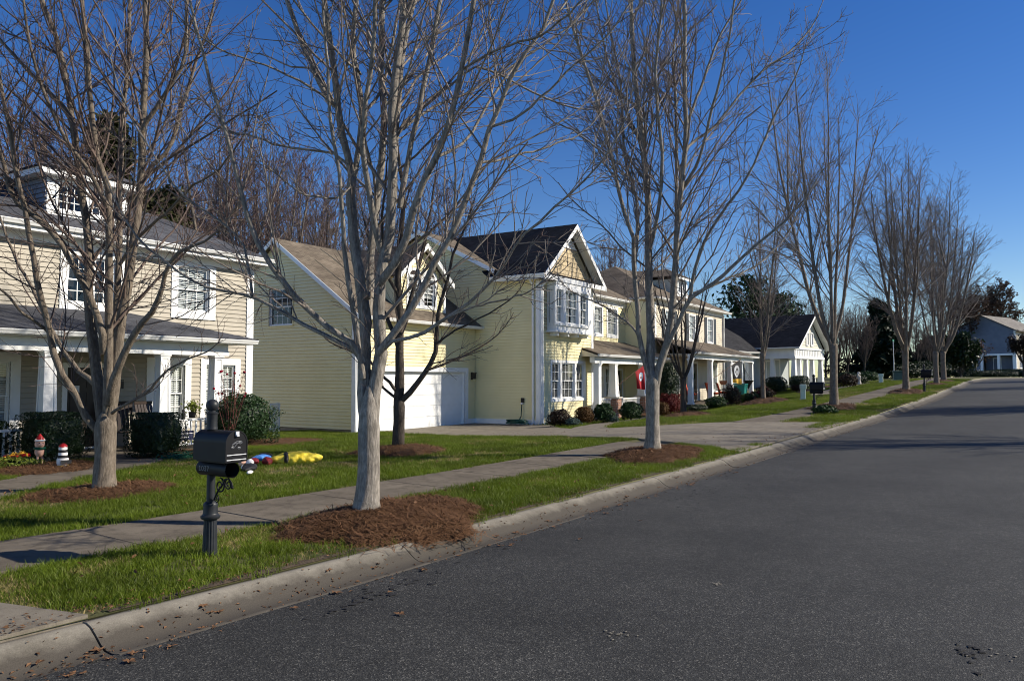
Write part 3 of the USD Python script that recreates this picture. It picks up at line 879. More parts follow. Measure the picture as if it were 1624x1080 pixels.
# ------------------------------------------------------------------ house one: tan, at the left
rs = np.random.default_rng(11)
H = thing("house", "two-storey tan house with white trim, dark dormered roof and shaded porch behind the clipped hedges", "house", (15.0, 18.4, .06))
f = front(0, 18.4)
ops = []
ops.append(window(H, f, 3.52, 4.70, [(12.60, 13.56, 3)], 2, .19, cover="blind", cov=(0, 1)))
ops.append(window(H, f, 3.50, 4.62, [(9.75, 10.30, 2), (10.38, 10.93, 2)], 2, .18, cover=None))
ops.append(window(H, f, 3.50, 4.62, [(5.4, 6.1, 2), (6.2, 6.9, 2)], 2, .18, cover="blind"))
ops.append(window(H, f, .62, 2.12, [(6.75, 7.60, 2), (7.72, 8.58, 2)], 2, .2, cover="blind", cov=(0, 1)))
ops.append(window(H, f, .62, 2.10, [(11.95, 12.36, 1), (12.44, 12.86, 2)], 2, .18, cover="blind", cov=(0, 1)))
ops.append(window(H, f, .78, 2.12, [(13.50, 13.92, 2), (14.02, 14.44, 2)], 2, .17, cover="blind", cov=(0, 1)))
panel_door(H, f, 9.80, 10.72, .12, 2.0, "door_dark")
ops.append((9.80, 10.72, .12, 2.0))
part(H, "door_notice", f.box(9.98, 10.12, 1.42, 1.58, -.041, -.037), "paper")
siding(H, f, [(3.5, -.1), (15.0, -.1), (15.0, 5.0), (3.5, 5.0)], ops, "siding_tan")
part(H, "corner_board", [f.box(14.80, 15.03, -.1, 5.0, .0, .05), bx(15.0, 15.03, 18.4, 18.6, -.1, 5.0)], "white_trim")
plainbox(H, 3.5, 15.0, 18.4, 27.0, -.1, 5.0, "siding_tan")
part(H, "frieze_board", f.box(3.5, 14.8, 4.80, 5.0, .0, .05), "white_trim")
part(H, "soffit", [bx(3.2, 15.35, 18.0, 18.36, 5.0, 5.03), bx(15.04, 15.35, 18.37, 27.3, 5.0, 5.03)], "white_trim")
part(H, "fascia", [bx(3.2, 15.37, 17.97, 18.0, 4.98, 5.16), bx(15.35, 15.38, 18.0, 27.4, 4.98, 5.16)], "white_trim")
gutter(H, f, 3.2, 15.44, 5.17, .43)
downspout(H, Fr((15.03, 18.4, 0), (0, 1), (1, 0)), .12, 0, 5.08, .3)
E1 = 5.19
roof(H, [(3.0, 17.93, E1 - .02), (15.42, 17.93, E1 - .02), (10.62, 22.73, 7.58), (3.0, 22.73, 7.58)], "shingle_charcoal")
roof(H, [(15.42, 17.93, E1 - .02), (15.42, 27.53, E1 - .02), (10.62, 22.73, 7.58)], "shingle_charcoal")
roof(H, [(15.42, 27.53, E1 - .02), (3.0, 27.53, E1 - .02), (3.0, 22.73, 7.58), (10.62, 22.73, 7.58)], "shingle_charcoal")
# dormer
df = front(0, 18.85)
wops = [window(H, df, 5.70, 6.34, [(9.72, 10.36, 3)], 3, .06, sashes=1, cover=None), window(H, df, 5.70, 6.34, [(10.52, 11.16, 3)], 3, .06, sashes=1, cover=None)]
siding(H, df, [(9.46, 5.45), (11.42, 5.45), (11.42, 6.50), (9.46, 6.50)], wops, "white_trim", single=True)
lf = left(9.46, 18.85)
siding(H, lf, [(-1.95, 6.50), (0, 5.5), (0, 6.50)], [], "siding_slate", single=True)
part(H, "wall", bx(11.28, 11.42, 18.9, 20.8, 5.5, 6.5), "siding_tan")
part(H, "dormer_fascia", [bx(9.20, 11.68, 18.60, 18.63, 6.48, 6.64), bx(9.20, 9.23, 18.631, 21.0, 6.48, 6.64), bx(11.65, 11.68, 18.631, 21.0, 6.48, 6.64), bx(9.231, 11.649, 18.631, 18.86, 6.485, 6.51), bx(9.231, 9.45, 18.861, 20.9, 6.485, 6.51)], "white_trim")
roof(H, [(9.16, 18.56, 6.66), (11.72, 18.56, 6.66), (10.44, 19.91, 7.30)], "shingle_charcoal", .05)
roof(H, [(9.16, 18.56, 6.66), (10.44, 19.91, 7.30), (10.44, 22.2, 7.30), (9.16, 20.9, 6.66)], "shingle_charcoal", .05)
roof(H, [(11.72, 18.56, 6.66), (11.72, 20.9, 6.66), (10.44, 22.2, 7.30), (10.44, 19.91, 7.30)], "shingle_charcoal", .05)
part(H, "flashing", bx(9.3, 11.7, 18.70, 18.84, 5.47, 5.58), "white_trim")
# porch
pz = .10
part(H, "porch_floor", [bx(3.5, 12.75, 16.05, 18.39, pz - .12, pz), bx(3.5, 12.7, 16.1, 18.38, -.15, pz - .121)], "concrete_walk")
roof(H, [(3.2, 16.0, 2.72), (13.28, 16.0, 2.72), (11.3, 18.375, 3.36), (3.2, 18.375, 3.36)], "shingle_charcoal", .07, "porch_roof")
roof(H, [(13.28, 16.0, 2.72), (13.28, 18.375, 2.72), (11.3, 18.375, 3.36)], "shingle_charcoal", .07, "porch_roof")
part(H, "porch_ceiling", bx(3.2, 12.62, 16.6, 18.375, 2.56, 2.585), "white_trim")
part(H, "porch_soffit", bx(3.2, 13.2, 16.08, 16.329, 2.585, 2.605), "white_trim")
part(H, "porch_soffit", bx(12.64, 13.2, 16.33, 18.37, 2.585, 2.605), "siding_beige")
part(H, "beam", [bx(3.2, 12.62, 16.33, 16.58, 2.33, 2.60), bx(12.40, 12.62, 16.58, 18.37, 2.33, 2.60), bx(3.2, 12.64, 16.31, 16.33, 2.30, 2.41)], "white_trim")
gutter(H, front(0, 16.08), 3.2, 13.26, 2.70, .0)
part(H, "fascia", bx(13.2, 13.23, 16.1, 18.37, 2.59, 2.70), "white_trim")
for cu in (5.85, 8.38, 10.93, 12.37):
    column(H, cu, 16.46, pz, 2.33, .27, .20)
railing(H, (6.05, 16.46), (8.2, 16.46), pz, pz + .66)
railing(H, (11.12, 16.46), (12.17, 16.46), pz, pz + .70)
part(H, "porch_lamp", [bx(10.98, 11.08, 18.22, 18.37, 1.7, 1.72), bx(10.98, 11.08, 18.22, 18.32, 1.50, 1.69)], "lamp_bronze")

# ------------------------------------------------------------------ house two: yellow, garage wing and front gable
G = thing("house", "two-storey pale yellow house with white garage door, bay window and steep front gable", "house", (26.5, 15.5, -.1))
gf = front(0, 18.6)
door_o = (20.75, 25.75, -.14, 2.0)
siding(G, gf, [(19.5, -.14), (26.42, -.14), (26.42, 3.78), (19.5, 3.78)], [door_o], "siding_yellow")
part(G, "door_frame", [gf.box(20.57, 20.75, -.1, 2.17, .0, .05), gf.box(25.75, 25.93, -.1, 2.17, .0, .05), gf.box(20.75, 25.75, 2.0, 2.17, .0, .05)], "white_trim")
part(G, "door_jamb", [gf.box(20.75, 20.78, -.1, 2.0, -.2, -.001), gf.box(25.72, 25.75, -.1, 2.0, -.2, -.001), gf.box(20.78, 25.72, 1.97, 2.0, -.2, -.001)], "white_trim")
gd = part(G, "garage_door", gf.box(20.78, 25.72, -.12, 1.97, -.16, -.14), "white_trim")
for r in range(5):
    za, zb = -.10 + r * .413, -.10 + (r + 1) * .413 - .016
    ms = [gf.box(20.785, 25.715, za, zb, -.139, -.118)]
    part(gd, "door_section", ms, "white_trim")
part(G, "corner_board", [gf.box(19.48, 19.62, -.1, 3.78, .0, .05), bx(19.448, 19.499, 18.45 + .12, 18.75, -.1, 3.78)], "white_trim")
glf = left(19.5, 18.6)
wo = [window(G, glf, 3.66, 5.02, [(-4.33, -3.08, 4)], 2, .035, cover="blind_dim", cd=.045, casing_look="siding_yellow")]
siding(G, glf, [(-8.0, .02), (0, .02), (0, 3.78), (-3.95, 6.72), (-8.0, 3.7)], wo, "siding_yellow")
part(G, "foundation", [bx(19.52, 19.66, 18.62, 26.6, -.4, .02), bx(26.52, 26.6, 15.6, 18.4, -.35, -.1)], "foundation")
part(G, "wall", bx(19.5, 26.4, 26.46, 26.6, -.2, 3.7), "siding_yellow")
# garage roof with raking white edges
GE, GR, gy0, gy1 = 3.86, 6.86, 18.22, 22.55
roof(G, [(19.28, gy0, GE), (26.9, gy0, GE), (26.9, gy1, GR), (19.28, gy1, GR)], "shingle_brown")
roof(G, [(19.28, gy1, GR), (26.9, gy1, GR), (26.9, 26.9, GE), (19.28, 26.9, GE)], "shingle_brown")


def rake(T, x0, x1, ya, za, yb, zb, w=.17, up=-.01, material="white_trim"):
    """Raking board along a gable that faces along x (between x0 and x1)."""
    v = np.array([(x, y, z + o) for x in (x0, x1) for (y, z) in ((ya, za), (yb, zb)) for o in (up - w, up)])
    f = [(0, 1, 3, 2), (4, 6, 7, 5), (0, 4, 5, 1), (2, 3, 7, 6), (0, 2, 6, 4), (1, 5, 7, 3)]
    return part(T, "rake_board", (v, np.array(f)), material)


rake(G, 19.25, 19.279, gy0, GE, gy1, GR)
rake(G, 19.25, 19.279, 26.9, GE, gy1 + .001, GR)
part(G, "soffit", [bx(19.3, 26.45, gy0 + .03, 18.59, 3.755, 3.78)], "white_trim")
gutter(G, front(0, gy0 + .03), 19.25, 26.95, GE - .01, .0)
part(G, "fascia", bx(19.28, 26.95, gy0 + .03, gy0 + .06, 3.74, GE - .04), "white_trim")
# garage dormer
d0, d1, dvv = 21.95, 24.85, 18.95
dfr = front(0, dvv)
dp = Polygon([(d0, 4.2), (d1, 4.2), (d1, 5.55), ((d0 + d1) / 2, 6.72), (d0, 5.55)])
wq = [window(G, dfr, 4.50, 5.55, [(22.58, 23.26, 2), (23.52, 24.20, 2)], 3, .1, cover="blind", cov=(.3, 1))]
siding(G, dfr, list(dp.exterior.coords)[:-1], wq, "siding_yellow", single=True)
for (a, b) in ((22.58, 23.26), (23.52, 24.20)):
    c, r = (a + b) / 2, (b - a) / 2
    an = np.linspace(0, PI, 13)
    outer = [(c + (r + .1) * math.cos(t), 5.655 + (r + .1) * .62 * math.sin(t)) for t in an]
    inner = [(c + r * .8 * math.cos(t), 5.655 + r * .5 * math.sin(t)) for t in an[::-1]]
    w_ = part(G, "arched_head", prism(Polygon(outer), dfr, .019, .05), "white_trim")
    part(w_, "fan_light", prism(Polygon(inner), dfr, .0505, .053), "door_dark")
part(G, "wall", [bx(d0 - .02, d0 + .1, dvv + .01, 21.2, 4.2, 5.55), bx(d1 - .1, d1 + .02, dvv + .01, 21.2, 4.2, 5.55)], "siding_yellow")
part(G, "corner_board", [dfr.box(d0 - .02, d0 + .12, 4.2, 5.5, .001, .05), dfr.box(d1 - .12, d1 + .02, 4.2, 5.5, .001, .05)], "white_trim")
mid = (d0 + d1) / 2
ps = (6.92 - 5.52) / (mid - d0 + .25)
roof(G, [(d0 - .25, dvv - .3, 5.52), (mid, dvv - .3, 6.92), (mid, 22.6, 6.92), (d0 - .25, 20.9, 5.52)], "shingle_brown", .06)
roof(G, [(mid, dvv - .3, 6.92), (d1 + .25, dvv - .3, 5.52), (d1 + .25, 20.9, 5.52), (mid, 22.6, 6.92)], "shingle_brown", .06)


def gable_rake(T, fr, sa, za, sb, zb, d0, d1, w=.2, up=-.02):
    p = Polygon([(sa, za + up - w), (sb, zb + up - w), (sb, zb + up), (sa, za + up)])
    return part(T, "rake_board", prism(p, fr, d0, d1), "white_trim")


gable_rake(G, dfr, d0 - .25, 5.52, mid, 6.92, .27, .31)
gable_rake(G, dfr, mid + .001, 6.92, d1 + .25, 5.52, .27, .31)
part(G, "soffit", [dfr.box(d0 - .24, d0 - .03, 5.36, 5.39, .0, .27), dfr.box(d1 + .03, d1 + .24, 5.36, 5.39, .0, .27)], "white_trim")
lamp = part(G, "wall_lamp", [gf.box(26.14, 26.24, 1.70, 2.0, .03, .06), gf.box(26.12, 26.26, 1.72, 1.95, .08, .2), gf.box(26.10, 26.28, 1.951, 1.98, .06, .22)], "lamp_bronze")
# front gable block
mf = front(0, 15.5)
uu = [U(x, 15.5) for x in (874.3, 887.5, 890.3, 910.4, 913.2, 925.7)]
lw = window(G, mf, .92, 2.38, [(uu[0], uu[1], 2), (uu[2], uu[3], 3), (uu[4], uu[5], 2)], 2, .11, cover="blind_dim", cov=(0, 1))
b0, b1 = 26.98, 30.05
siding(G, mf, [(26.5, -.1), (31.0, -.1), (31.0, 5.82), (26.5, 5.82)], [lw, (b0 + .06, b1 - .06, 3.7, 5.6)], "siding_yellow")
part(G, "corner_board", [mf.box(26.47, 26.66, -.1, 5.6, .0, .05), mf.box(30.84, 31.03, -.1, 5.6, .0, .05), bx(26.448, 26.499, 15.5, 15.68, -.1, 5.6)], "white_trim")
part(G, "frieze_board", mf.box(26.47, 31.03, 5.55, 5.8, .051, .06), "white_trim")
mlf = left(26.5, 15.5)
siding(G, mlf, [(-10.5, .12), (0, .12), (0, 5.82), (-2.0, 5.9), (-5.9, 8.0), (-10.5, 5.7)], [], "siding_yellow")
part(G, "skirt_board", [bx(26.455, 26.499, 15.68, 18.57, -.1, .12), gf.box(25.93, 26.45, -.1, .12, .03, .055)], "white_trim")
downspout(G, mlf, -.3, -.1, 5.72, .3)
downspout(G, mf, 26.56, -.1, 5.7, .3)
plainbox(G, 26.5, 38.4, 15.6, 26.0, -.2, 5.8, "siding_yellow", skip=("l",))
# roofs: front gable and the body behind
gm, ge, gr = 28.75, 5.80, 8.16
roof(G, [(26.05, 15.02, ge), (gm, 15.02, gr), (gm, 22.0, gr), (26.05, 17.6, ge)], "shingle_black")
roof(G, [(gm, 15.02, gr), (31.45, 15.02, ge), (31.45, 17.3, ge), (gm, 22.0, gr)], "shingle_brown")
by, bz = 16.85, 5.84
roof(G, [(26.25, by, bz), (38.8, by, bz), (38.8, 21.45, 8.14), (26.25, 21.45, 8.14)], "shingle_brown")
roof(G, [(26.25, 21.45, 8.14), (38.8, 21.45, 8.14), (38.8, 26.4, 5.7), (26.25, 26.4, 5.7)], "shingle_brown")
rake(G, 26.22, 26.249, 17.5, 6.16, 21.45, 8.14, .18)
rake(G, 26.22, 26.249, 26.4, 5.7, 21.451, 8.14, .18)
part(G, "wall", prism(Polygon([(-10.5, 5.7), (-1.35, 5.7), (-5.95, 7.95)]), right(38.27, 15.5 + 0.0), -.1, 0) if False else bx(38.2, 38.3, 17.5, 25.5, 5.7, 6.0), "siding_yellow")
gutter(G, mlf, -2.1, .47, ge, .42)
part(G, "fascia", [bx(26.05, 26.08, 15.04, 17.6, 5.62, ge - .02)], "white_trim")
part(G, "soffit", [bx(26.09, 26.49, 15.0, 17.3, 5.63, 5.65), bx(26.09, 31.4, 15.06, 15.44, 5.63, 5.65)], "white_trim")
part(G, "fascia", [mf.box(26.0, 31.5, 5.60, 5.79, .45, .48)], "white_trim")
part(G, "gable_ledge", [mf.box(26.1, 31.4, 5.795, 5.86, .06, .478)], "shingle_black")
gable_rake(G, mf, 26.02, ge, gm, gr, .45, .485, .22)
gable_rake(G, mf, gm + .001, gr, 31.48, ge, .45, .485, .22)
part(G, "wall", prism(Polygon([(26.35, 5.82), (31.15, 5.82), (28.75, 7.92)]), mf, -.14, -.002), "siding_yellow")
tri_ = Polygon([(26.45, 5.87), (31.05, 5.87), (28.75, 7.86)])
shakes(G, mf, tri_.intersection(sbox(26, 5.8, 32, 7.18)), "shake_tan", rs, .21, .185)
siding(G, mf, list(tri_.intersection(sbox(26, 7.2, 32, 8)).exterior.coords)[:-1], [], "white_trim", core=False)
part(G, "gable_trim", mf.box(28.0, 29.5, 7.17, 7.2, .0, .05), "white_trim")
part(G, "gable_soffit", [], "white_trim") if False else None
for a, b in (((26.05, ge), (gm, gr)), ((gm, gr), (31.45, ge))):
    roof(G, [(a[0], 15.04, a[1] - .125), (b[0], 15.04, b[1] - .125), (b[0], 15.44, b[1] - .125), (a[0], 15.44, a[1] - .125)], "white_trim", .01, "gable_soffit")
for a, b in (((d0 - .25, 5.52), (mid, 6.92)), ((mid, 6.92), (d1 + .25, 5.52))):
    roof(G, [(a[0], dvv - .27, a[1] - .095), (b[0], dvv - .27, b[1] - .095), (b[0], dvv - .06, b[1] - .095), (a[0], dvv - .06, a[1] - .095)], "white_trim", .01, "gable_soffit")
# oriel bay on the first floor
bf = front(0, 15.06)
ub = [U(x, 15.06) for x in (881.7, 893, 896.7, 916.7, 920, 931.7)]
bo = window(G, bf, 3.95, 5.28, [(ub[0], ub[1], 2), (ub[2], ub[3], 3), (ub[4], ub[5], 2)], 2, .1, cover="curtain")
bp = Polygon([(b0, 3.66), (b1, 3.66), (b1, 5.59), (b0, 5.59)]).difference(sbox(bo[0], bo[2], bo[1], bo[3]))
by_ = part(G, "bay_window_box", prism(bp, bf, -.1, -.001) + [bx(b0, b0 + .1, 15.165, 15.478, 3.66, 5.59), bx(b1 - .1, b1, 15.165, 15.478, 3.66, 5.59), bx(b0 - .06, b1 + .06, 15.0, 15.476, 3.58, 3.658)], "white_trim")
for x in np.linspace(b0 + .25, b1 - .25, 4):
    part(by_, "bracket", bx(x - .06, x + .06, 15.1, 15.47, 3.44, 3.578), "white_trim")
shakes(G, mf, sbox(26.68, 3.7, b0 - .01, 5.5), "shake_tan", rs, .15, .185)
# wing and porch
wf = front(0, 17.2)
ux = [U(x, 17.2) for x in (942.5, 954, 963.5, 978)]
wu = window(G, wf, 3.95, 5.28, [(ux[0], ux[1], 2)], 2, .14, cover="blind", cov=(0, .9))
wv = window(G, wf, 3.95, 5.28, [(ux[2], ux[3], 2)], 2, .14, cover="blind", cov=(0, .9))
lx = [U(x, 17.2) for x in (943, 957, 960, 971)]
wl = window(G, wf, .78, 2.28, [(lx[0], lx[1], 3), (lx[2], lx[3], 3)], 2, .09, cover="curtain")
wd = (36.9, 37.8, .12, 2.15)
panel_door(G, wf, 36.9, 37.8, .12, 2.15, "door_dark")
siding(G, wf, [(31.0, -.05), (38.4, -.05), (38.4, 5.75), (31.0, 5.75)], [wu, wv, wl, wd], "siding_yellow", single=False)
part(G, "frieze_board", wf.box(31.03, 38.4, 5.45, 5.7, .0, .05), "white_trim")
part(G, "wall", bx(30.95, 31.0, 15.55, 17.18, -.1, 5.75), "siding_yellow")
gutter(G, front(0, by + .06), 31.5, 38.8, bz - .02, .0)
part(G, "soffit", bx(31.46, 38.7, by + .07, 17.17, 5.70, 5.72), "white_trim")
P0, P1 = 29.95, 38.2
roof(G, [(P0, 14.68, 2.80), (P1, 14.68, 2.80), (P1, 17.17, 3.62), (P0 + 1.08, 17.17, 3.62), (P0 + 1.08, 15.47, 3.06), (P0, 15.47, 3.06)], "shingle_brown", .07, "porch_roof")
part(G, "porch_gable_end", prism(Polygon([(-.03, 2.68), (.78, 2.68), (.78, 2.72), (-.03, 2.98)]), left(P0 - .0, 15.46), .0, .05), "siding_beige")
gutter(G, front(0, 14.72), P0, P1, 2.78, .0)
part(G, "beam", [bx(P0 + .1, P1, 14.92, 15.14, 2.42, 2.68), bx(P0 + .1, P1, 14.9, 14.92, 2.40, 2.52)], "white_trim")
part(G, "porch_soffit", bx(P0 + .03, P1, 14.73, 14.9, 2.68, 2.70), "white_trim")
part(G, "porch_ceiling", bx(31.03, P1, 15.15, 17.17, 2.69, 2.71), "siding_beige")
part(G, "porch_floor", [bx(31.03, P1, 14.85, 17.18, -.3, .11)], "concrete_walk")
column(G, 30.55, 15.03, -.1, 2.42, .26, .26, panel=False)
for cx in (32.25, 35.5, 37.95):
    br = [bx(cx - .26, cx + .26, 14.80, 15.32, -.3, .86)]
    v, fq = br[0]
    # uv in metres on every face of the pier
    vv, ff, uvs = [], [], []
    for a, b, c in arr(br[0])[1]:
        p = v[[a, b, c]]
        nrm = np.abs(np.cross(p[1] - p[0], p[2] - p[0]))
        k = np.argmax(nrm)
        uvs.append(p[:, [1, 2]] if k == 0 else p[:, [0, 2]] if k == 1 else p[:, [0, 1]])
        ff.append(np.arange(3) + len(vv) * 3); vv.append(p)
    pr = part(G, "brick_pier", (np.vstack(vv), np.array(ff)), "brick", uv=np.vstack(uvs))
    part(pr, "pier_cap", bx(cx - .31, cx + .31, 14.75, 15.37, .861, .93), "stone_pale")
    column(G, cx, 15.06, .93, 2.42, .34, .24)
railing(G, (32.55, 15.06), (35.2, 15.06), .11, .85)
railing(G, (30.72, 15.06), (31.95, 15.06), .11, .85)
part(G, "electric_box", [mlf.box(-.85, -.72, .8, .98, .03, .09)], "black_metal")

# ------------------------------------------------------------------ house three: beige with brown roof
B = thing("house", "two-storey beige house with dark shutters and long white columned porch", "house", (51.3, 16.0, .2))
f3 = front(0, 16.0)
o3 = []
up3 = [(41.0, 42.1), (44.75, 45.75), (48.05, 49.1)]
for a, b in up3:
    o3.append(window(B, f3, 4.02, 5.48, [(a, b, 3)], 2, .1, cover="blind", cov=(0, 1)))
    part(B, "shutter", [f3.box(a - .58, a - .14, 3.9, 5.56, .03, .06)] + [f3.box(a - .53, a - .19, z, z + .05, 0.0601, .07) for z in np.arange(4.0, 5.45, .1)], "shutter")
    part(B, "shutter", [f3.box(b + .14, b + .58, 3.9, 5.56, .03, .06)] + [f3.box(b + .19, b + .53, z, z + .05, 0.0601, .07) for z in np.arange(4.0, 5.45, .1)], "shutter")
o3.append(window(B, f3, .98, 2.62, [(48.0, 48.8, 2), (48.95, 49.75, 2)], 2, .13, cover="curtain"))
o3.append(window(B, f3, .98, 2.62, [(41.0, 41.9, 2), (42.0, 42.9, 2)], 2, .13, cover="curtain"))
panel_door(B, f3, 45.0, 46.0, .42, 2.62, "door_dark", c=.16)
o3.append((45.0, 46.0, .42, 2.62))
part(B, "wreath", [tube([(45.5 + .2 * math.cos(t), 15.99, 1.9 + .2 * math.sin(t)) for t in np.linspace(0, 2 * PI, 17)], .05, 6)], "leaf_green")
siding(B, f3, [(39.4, .1), (51.3, .1), (51.3, 6.0), (39.4, 6.0)], o3, "siding_beige", single=False, course=.12)
part(B, "corner_board", [f3.box(51.1, 51.33, .1, 5.9, .0, .05), f3.box(39.37, 39.58, .1, 5.9, .0, .05), bx(39.366, 39.399, 16.0, 16.2, .1, 5.9)], "white_trim")
part(B, "frieze_board", f3.box(39.6, 51.1, 5.75, 6.0, .0, .05), "white_trim")
siding(B, left(39.4, 16.0), [(-9.0, .1), (0, .1), (0, 6.0), (-9.0, 6.0)], [], "siding_beige", single=False, course=.12)
plainbox(B, 39.4, 51.3, 16.0, 25.0, .1, 6.0, "siding_beige", skip=("l",))
Ez = 6.08
roof(B, [(38.95, 15.55, Ez), (51.75, 15.55, Ez), (47.0, 20.3, 8.6), (43.7, 20.3, 8.6)], "shingle_brown")
roof(B, [(51.75, 15.55, Ez), (51.75, 25.05, Ez), (47.0, 20.3, 8.6)], "shingle_brown")
roof(B, [(38.95, 25.05, Ez), (38.95, 15.55, Ez), (43.7, 20.3, 8.6)], "shingle_brown")
roof(B, [(51.75, 25.05, Ez), (38.95, 25.05, Ez), (43.7, 20.3, 8.6), (47.0, 20.3, 8.6)], "shingle_brown")
part(B, "soffit", [bx(39.0, 51.7, 15.6, 15.97, 5.98, 6.0), bx(39.0, 39.36, 15.98, 25.0, 5.98, 6.0)], "white_trim")
gutter(B, front(0, 15.62), 38.95, 51.8, Ez - .01, .0)
gutter(B, left(39.02, 15.55), -9.5, .0, Ez - .01, .0)
d3 = front(0, 16.6)
od = [window(B, d3, 6.85, 7.55, [(44.6, 45.15, 2), (45.35, 45.9, 2)], 2, .08, sashes=1, cover=None)]
siding(B, d3, [(44.3, 6.4), (46.2, 6.4), (46.2, 7.65), (44.3, 7.65)], od, "white_trim", single=False, course=.12)
part(B, "wall", [bx(44.3, 44.4, 16.62, 19.2, 6.4, 7.65), bx(46.1, 46.2, 16.62, 19.2, 6.4, 7.65)], "siding_beige")
part(B, "dormer_fascia", [bx(44.05, 46.45, 16.33, 16.36, 7.62, 7.78)], "white_trim")
roof(B, [(44.0, 16.3, 7.8), (46.5, 16.3, 7.8), (45.25, 17.5, 8.4)], "shingle_brown", .05)
roof(B, [(44.0, 16.3, 7.8), (45.25, 17.5, 8.4), (45.25, 20.0, 8.4), (44.0, 18.8, 7.8)], "shingle_brown", .05)
roof(B, [(46.5, 16.3, 7.8), (46.5, 18.8, 7.8), (45.25, 20.0, 8.4), (45.25, 17.5, 8.4)], "shingle_brown", .05)
roof(B, [(38.6, 13.45, 3.12), (50.4, 13.45, 3.12), (49.2, 15.97, 3.95), (38.6, 15.97, 3.95)], "shingle_brown", .07, "porch_roof")
roof(B, [(50.4, 13.45, 3.12), (50.4, 15.97, 3.12), (49.2, 15.97, 3.95)], "shingle_brown", .07, "porch_roof")
gutter(B, front(0, 13.5), 38.6, 50.4, 3.1, .0)
part(B, "beam", [bx(38.7, 50.1, 13.7, 13.92, 2.76, 3.0), bx(49.88, 50.1, 13.93, 15.96, 2.76, 3.0)], "white_trim")
part(B, "porch_ceiling", bx(38.7, 49.87, 13.93, 15.96, 2.99, 3.01), "white_trim")
part(B, "porch_soffit", bx(38.7, 50.3, 13.52, 13.699, 2.99, 3.01), "white_trim")
part(B, "porch_floor", bx(38.7, 50.1, 13.6, 15.99, .0, .42), "concrete_walk")
for cx in (38.85, 42.0, 45.45, 47.7, 49.95):
    column(B, cx, 13.82, .42, 2.76, .24, .22, panel=False)
part(B, "downspout", bx(51.1, 51.18, 15.86, 15.94, .2, 5.9), "white_trim")

# ------------------------------------------------------------------ house four: white gabled porch, dark roof, along the bend
q4 = math.radians(-9)
W = thing("house", "low house with large dark roof and white gabled porch of tapered columns", "house", (61.3, 13.6, 1.0), q4)
z4 = 0.0


def lp(T, name, m, material, **k):
    return part(T, name, m, material, local=True, **k)


class TL(T_):
    """Parts are given in the thing's own coordinates."""
    def __init__(self, t):
        super().__init__(t.path, np.eye(4))


WL = TL(W)
WP, WD = 6.0, 3.0       # porch width and depth
pf = front(0, 0)
ze, za = 3.1, 5.75      # eave and apex of the porch gable
for x in (.25, 1.25, 2.6, 3.9, 5.75):
    column(WL, x, .25, .15, 2.25, .42, .26, panel=False)
column(WL, .25, 1.9, .15, 2.25, .42, .26, panel=False)
part(WL, "porch_floor", bx(0, WP, 0, WD, -.4, .15), "stone_pale")
part(WL, "porch_band", [bx(0, WP, .08, .2, 2.25, 3.05), bx(0, .12, .2, WD, 2.25, 3.05), bx(WP - .12, WP, .2, WD, 2.25, 3.05)], "white_trim")
for x in np.arange(.2, WP - .1, .34):
    part(WL, "band_batten", bx(x, x + .05, .05, .08, 2.42, 2.95), "white_trim")
part(WL, "band_rail", [bx(-.06, WP + .06, .02, .08, 2.25, 2.42), bx(-.06, WP + .06, .0, .08, 2.951, 3.08)], "white_trim")
part(WL, "gable_wall", prism(Polygon([(-.0, 3.05), (WP, 3.05), (WP / 2, 5.6)]), front(0, .1), -.1, 0), "white_trim")
gt = Polygon([(.1, 3.1), (WP - .1, 3.1), (WP / 2, 5.52)])
holes = sbox(2.28, 3.3, 2.82, 4.3).union(sbox(3.18, 3.3, 3.72, 4.3))
shakes(WL, front(0, .1), gt.difference(holes.buffer(.08, join_style=2)).intersection(sbox(0, 3.1, WP, 5.6)), "shake_cream", rs, .45, .24)
window(WL, front(0, .07), 3.35, 4.25, [(2.34, 2.76, 2)], 3, .09, sashes=1, cover=None)
window(WL, front(0, .07), 3.35, 4.25, [(3.24, 3.66, 2)], 3, .09, sashes=1, cover=None)
sl4 = (za - ze) / (WP / 2 + .35)
roof(WL, [(-.4, -.45, ze), (WP / 2, -.45, za), (WP / 2, 8.5, za), (-.4, 8.5, ze)], "shingle_black")
roof(WL, [(WP / 2, -.45, za), (WP + .4, -.45, ze), (WP + .4, 8.5, ze), (WP / 2, 8.5, za)], "shingle_black")
gable_rake(WL, pf, -.4, ze, WP / 2, za, .42, .46, .2)
gable_rake(WL, pf, WP / 2 + .001, za, WP + .4, ze, .42, .46, .2)
for a, b in (((-.4, ze), (WP / 2, za)), ((WP / 2, za), (WP + .4, ze))):
    roof(WL, [(a[0], -.41, a[1] - .13), (b[0], -.41, b[1] - .13), (b[0], .06, b[1] - .13), (a[0], .06, a[1] - .13)], "white_trim", .01, "gable_soffit")
gutter(WL, left(-.38, 0), -4.0, .45, ze - .01, .0)
part(WL, "wall", [bx(-5.5, 6.0, WD, WD + .15, -.4, 3.0), bx(-5.5, -5.35, WD + .15, 10, -.4, 2.6), bx(5.9, 6.05, WD + .15, 10, -.4, 2.6)], "siding_grey")
siding(WL, front(0, WD), [(-5.5, -.3), (-.02, -.3), (-.02, 2.6), (-5.5, 2.6)], [], "siding_grey", single=False, course=.15, core=False)
siding(WL, left(-5.5, WD), [(-7, -.3), (0, -.3), (0, 2.6), (-7, 2.6)], [], "siding_grey", single=False, course=.15, core=False)
roof(WL, [(-6.0, WD - .55, 2.75), (0.9, WD - .55, 2.75), (0.9, 7.8, 5.8), (-2.5, 7.8, 5.8)], "shingle_black")
roof(WL, [(-6.0, 11.0, 2.75), (-6.0, WD - .55, 2.75), (-2.5, 7.8, 5.8)], "shingle_black")
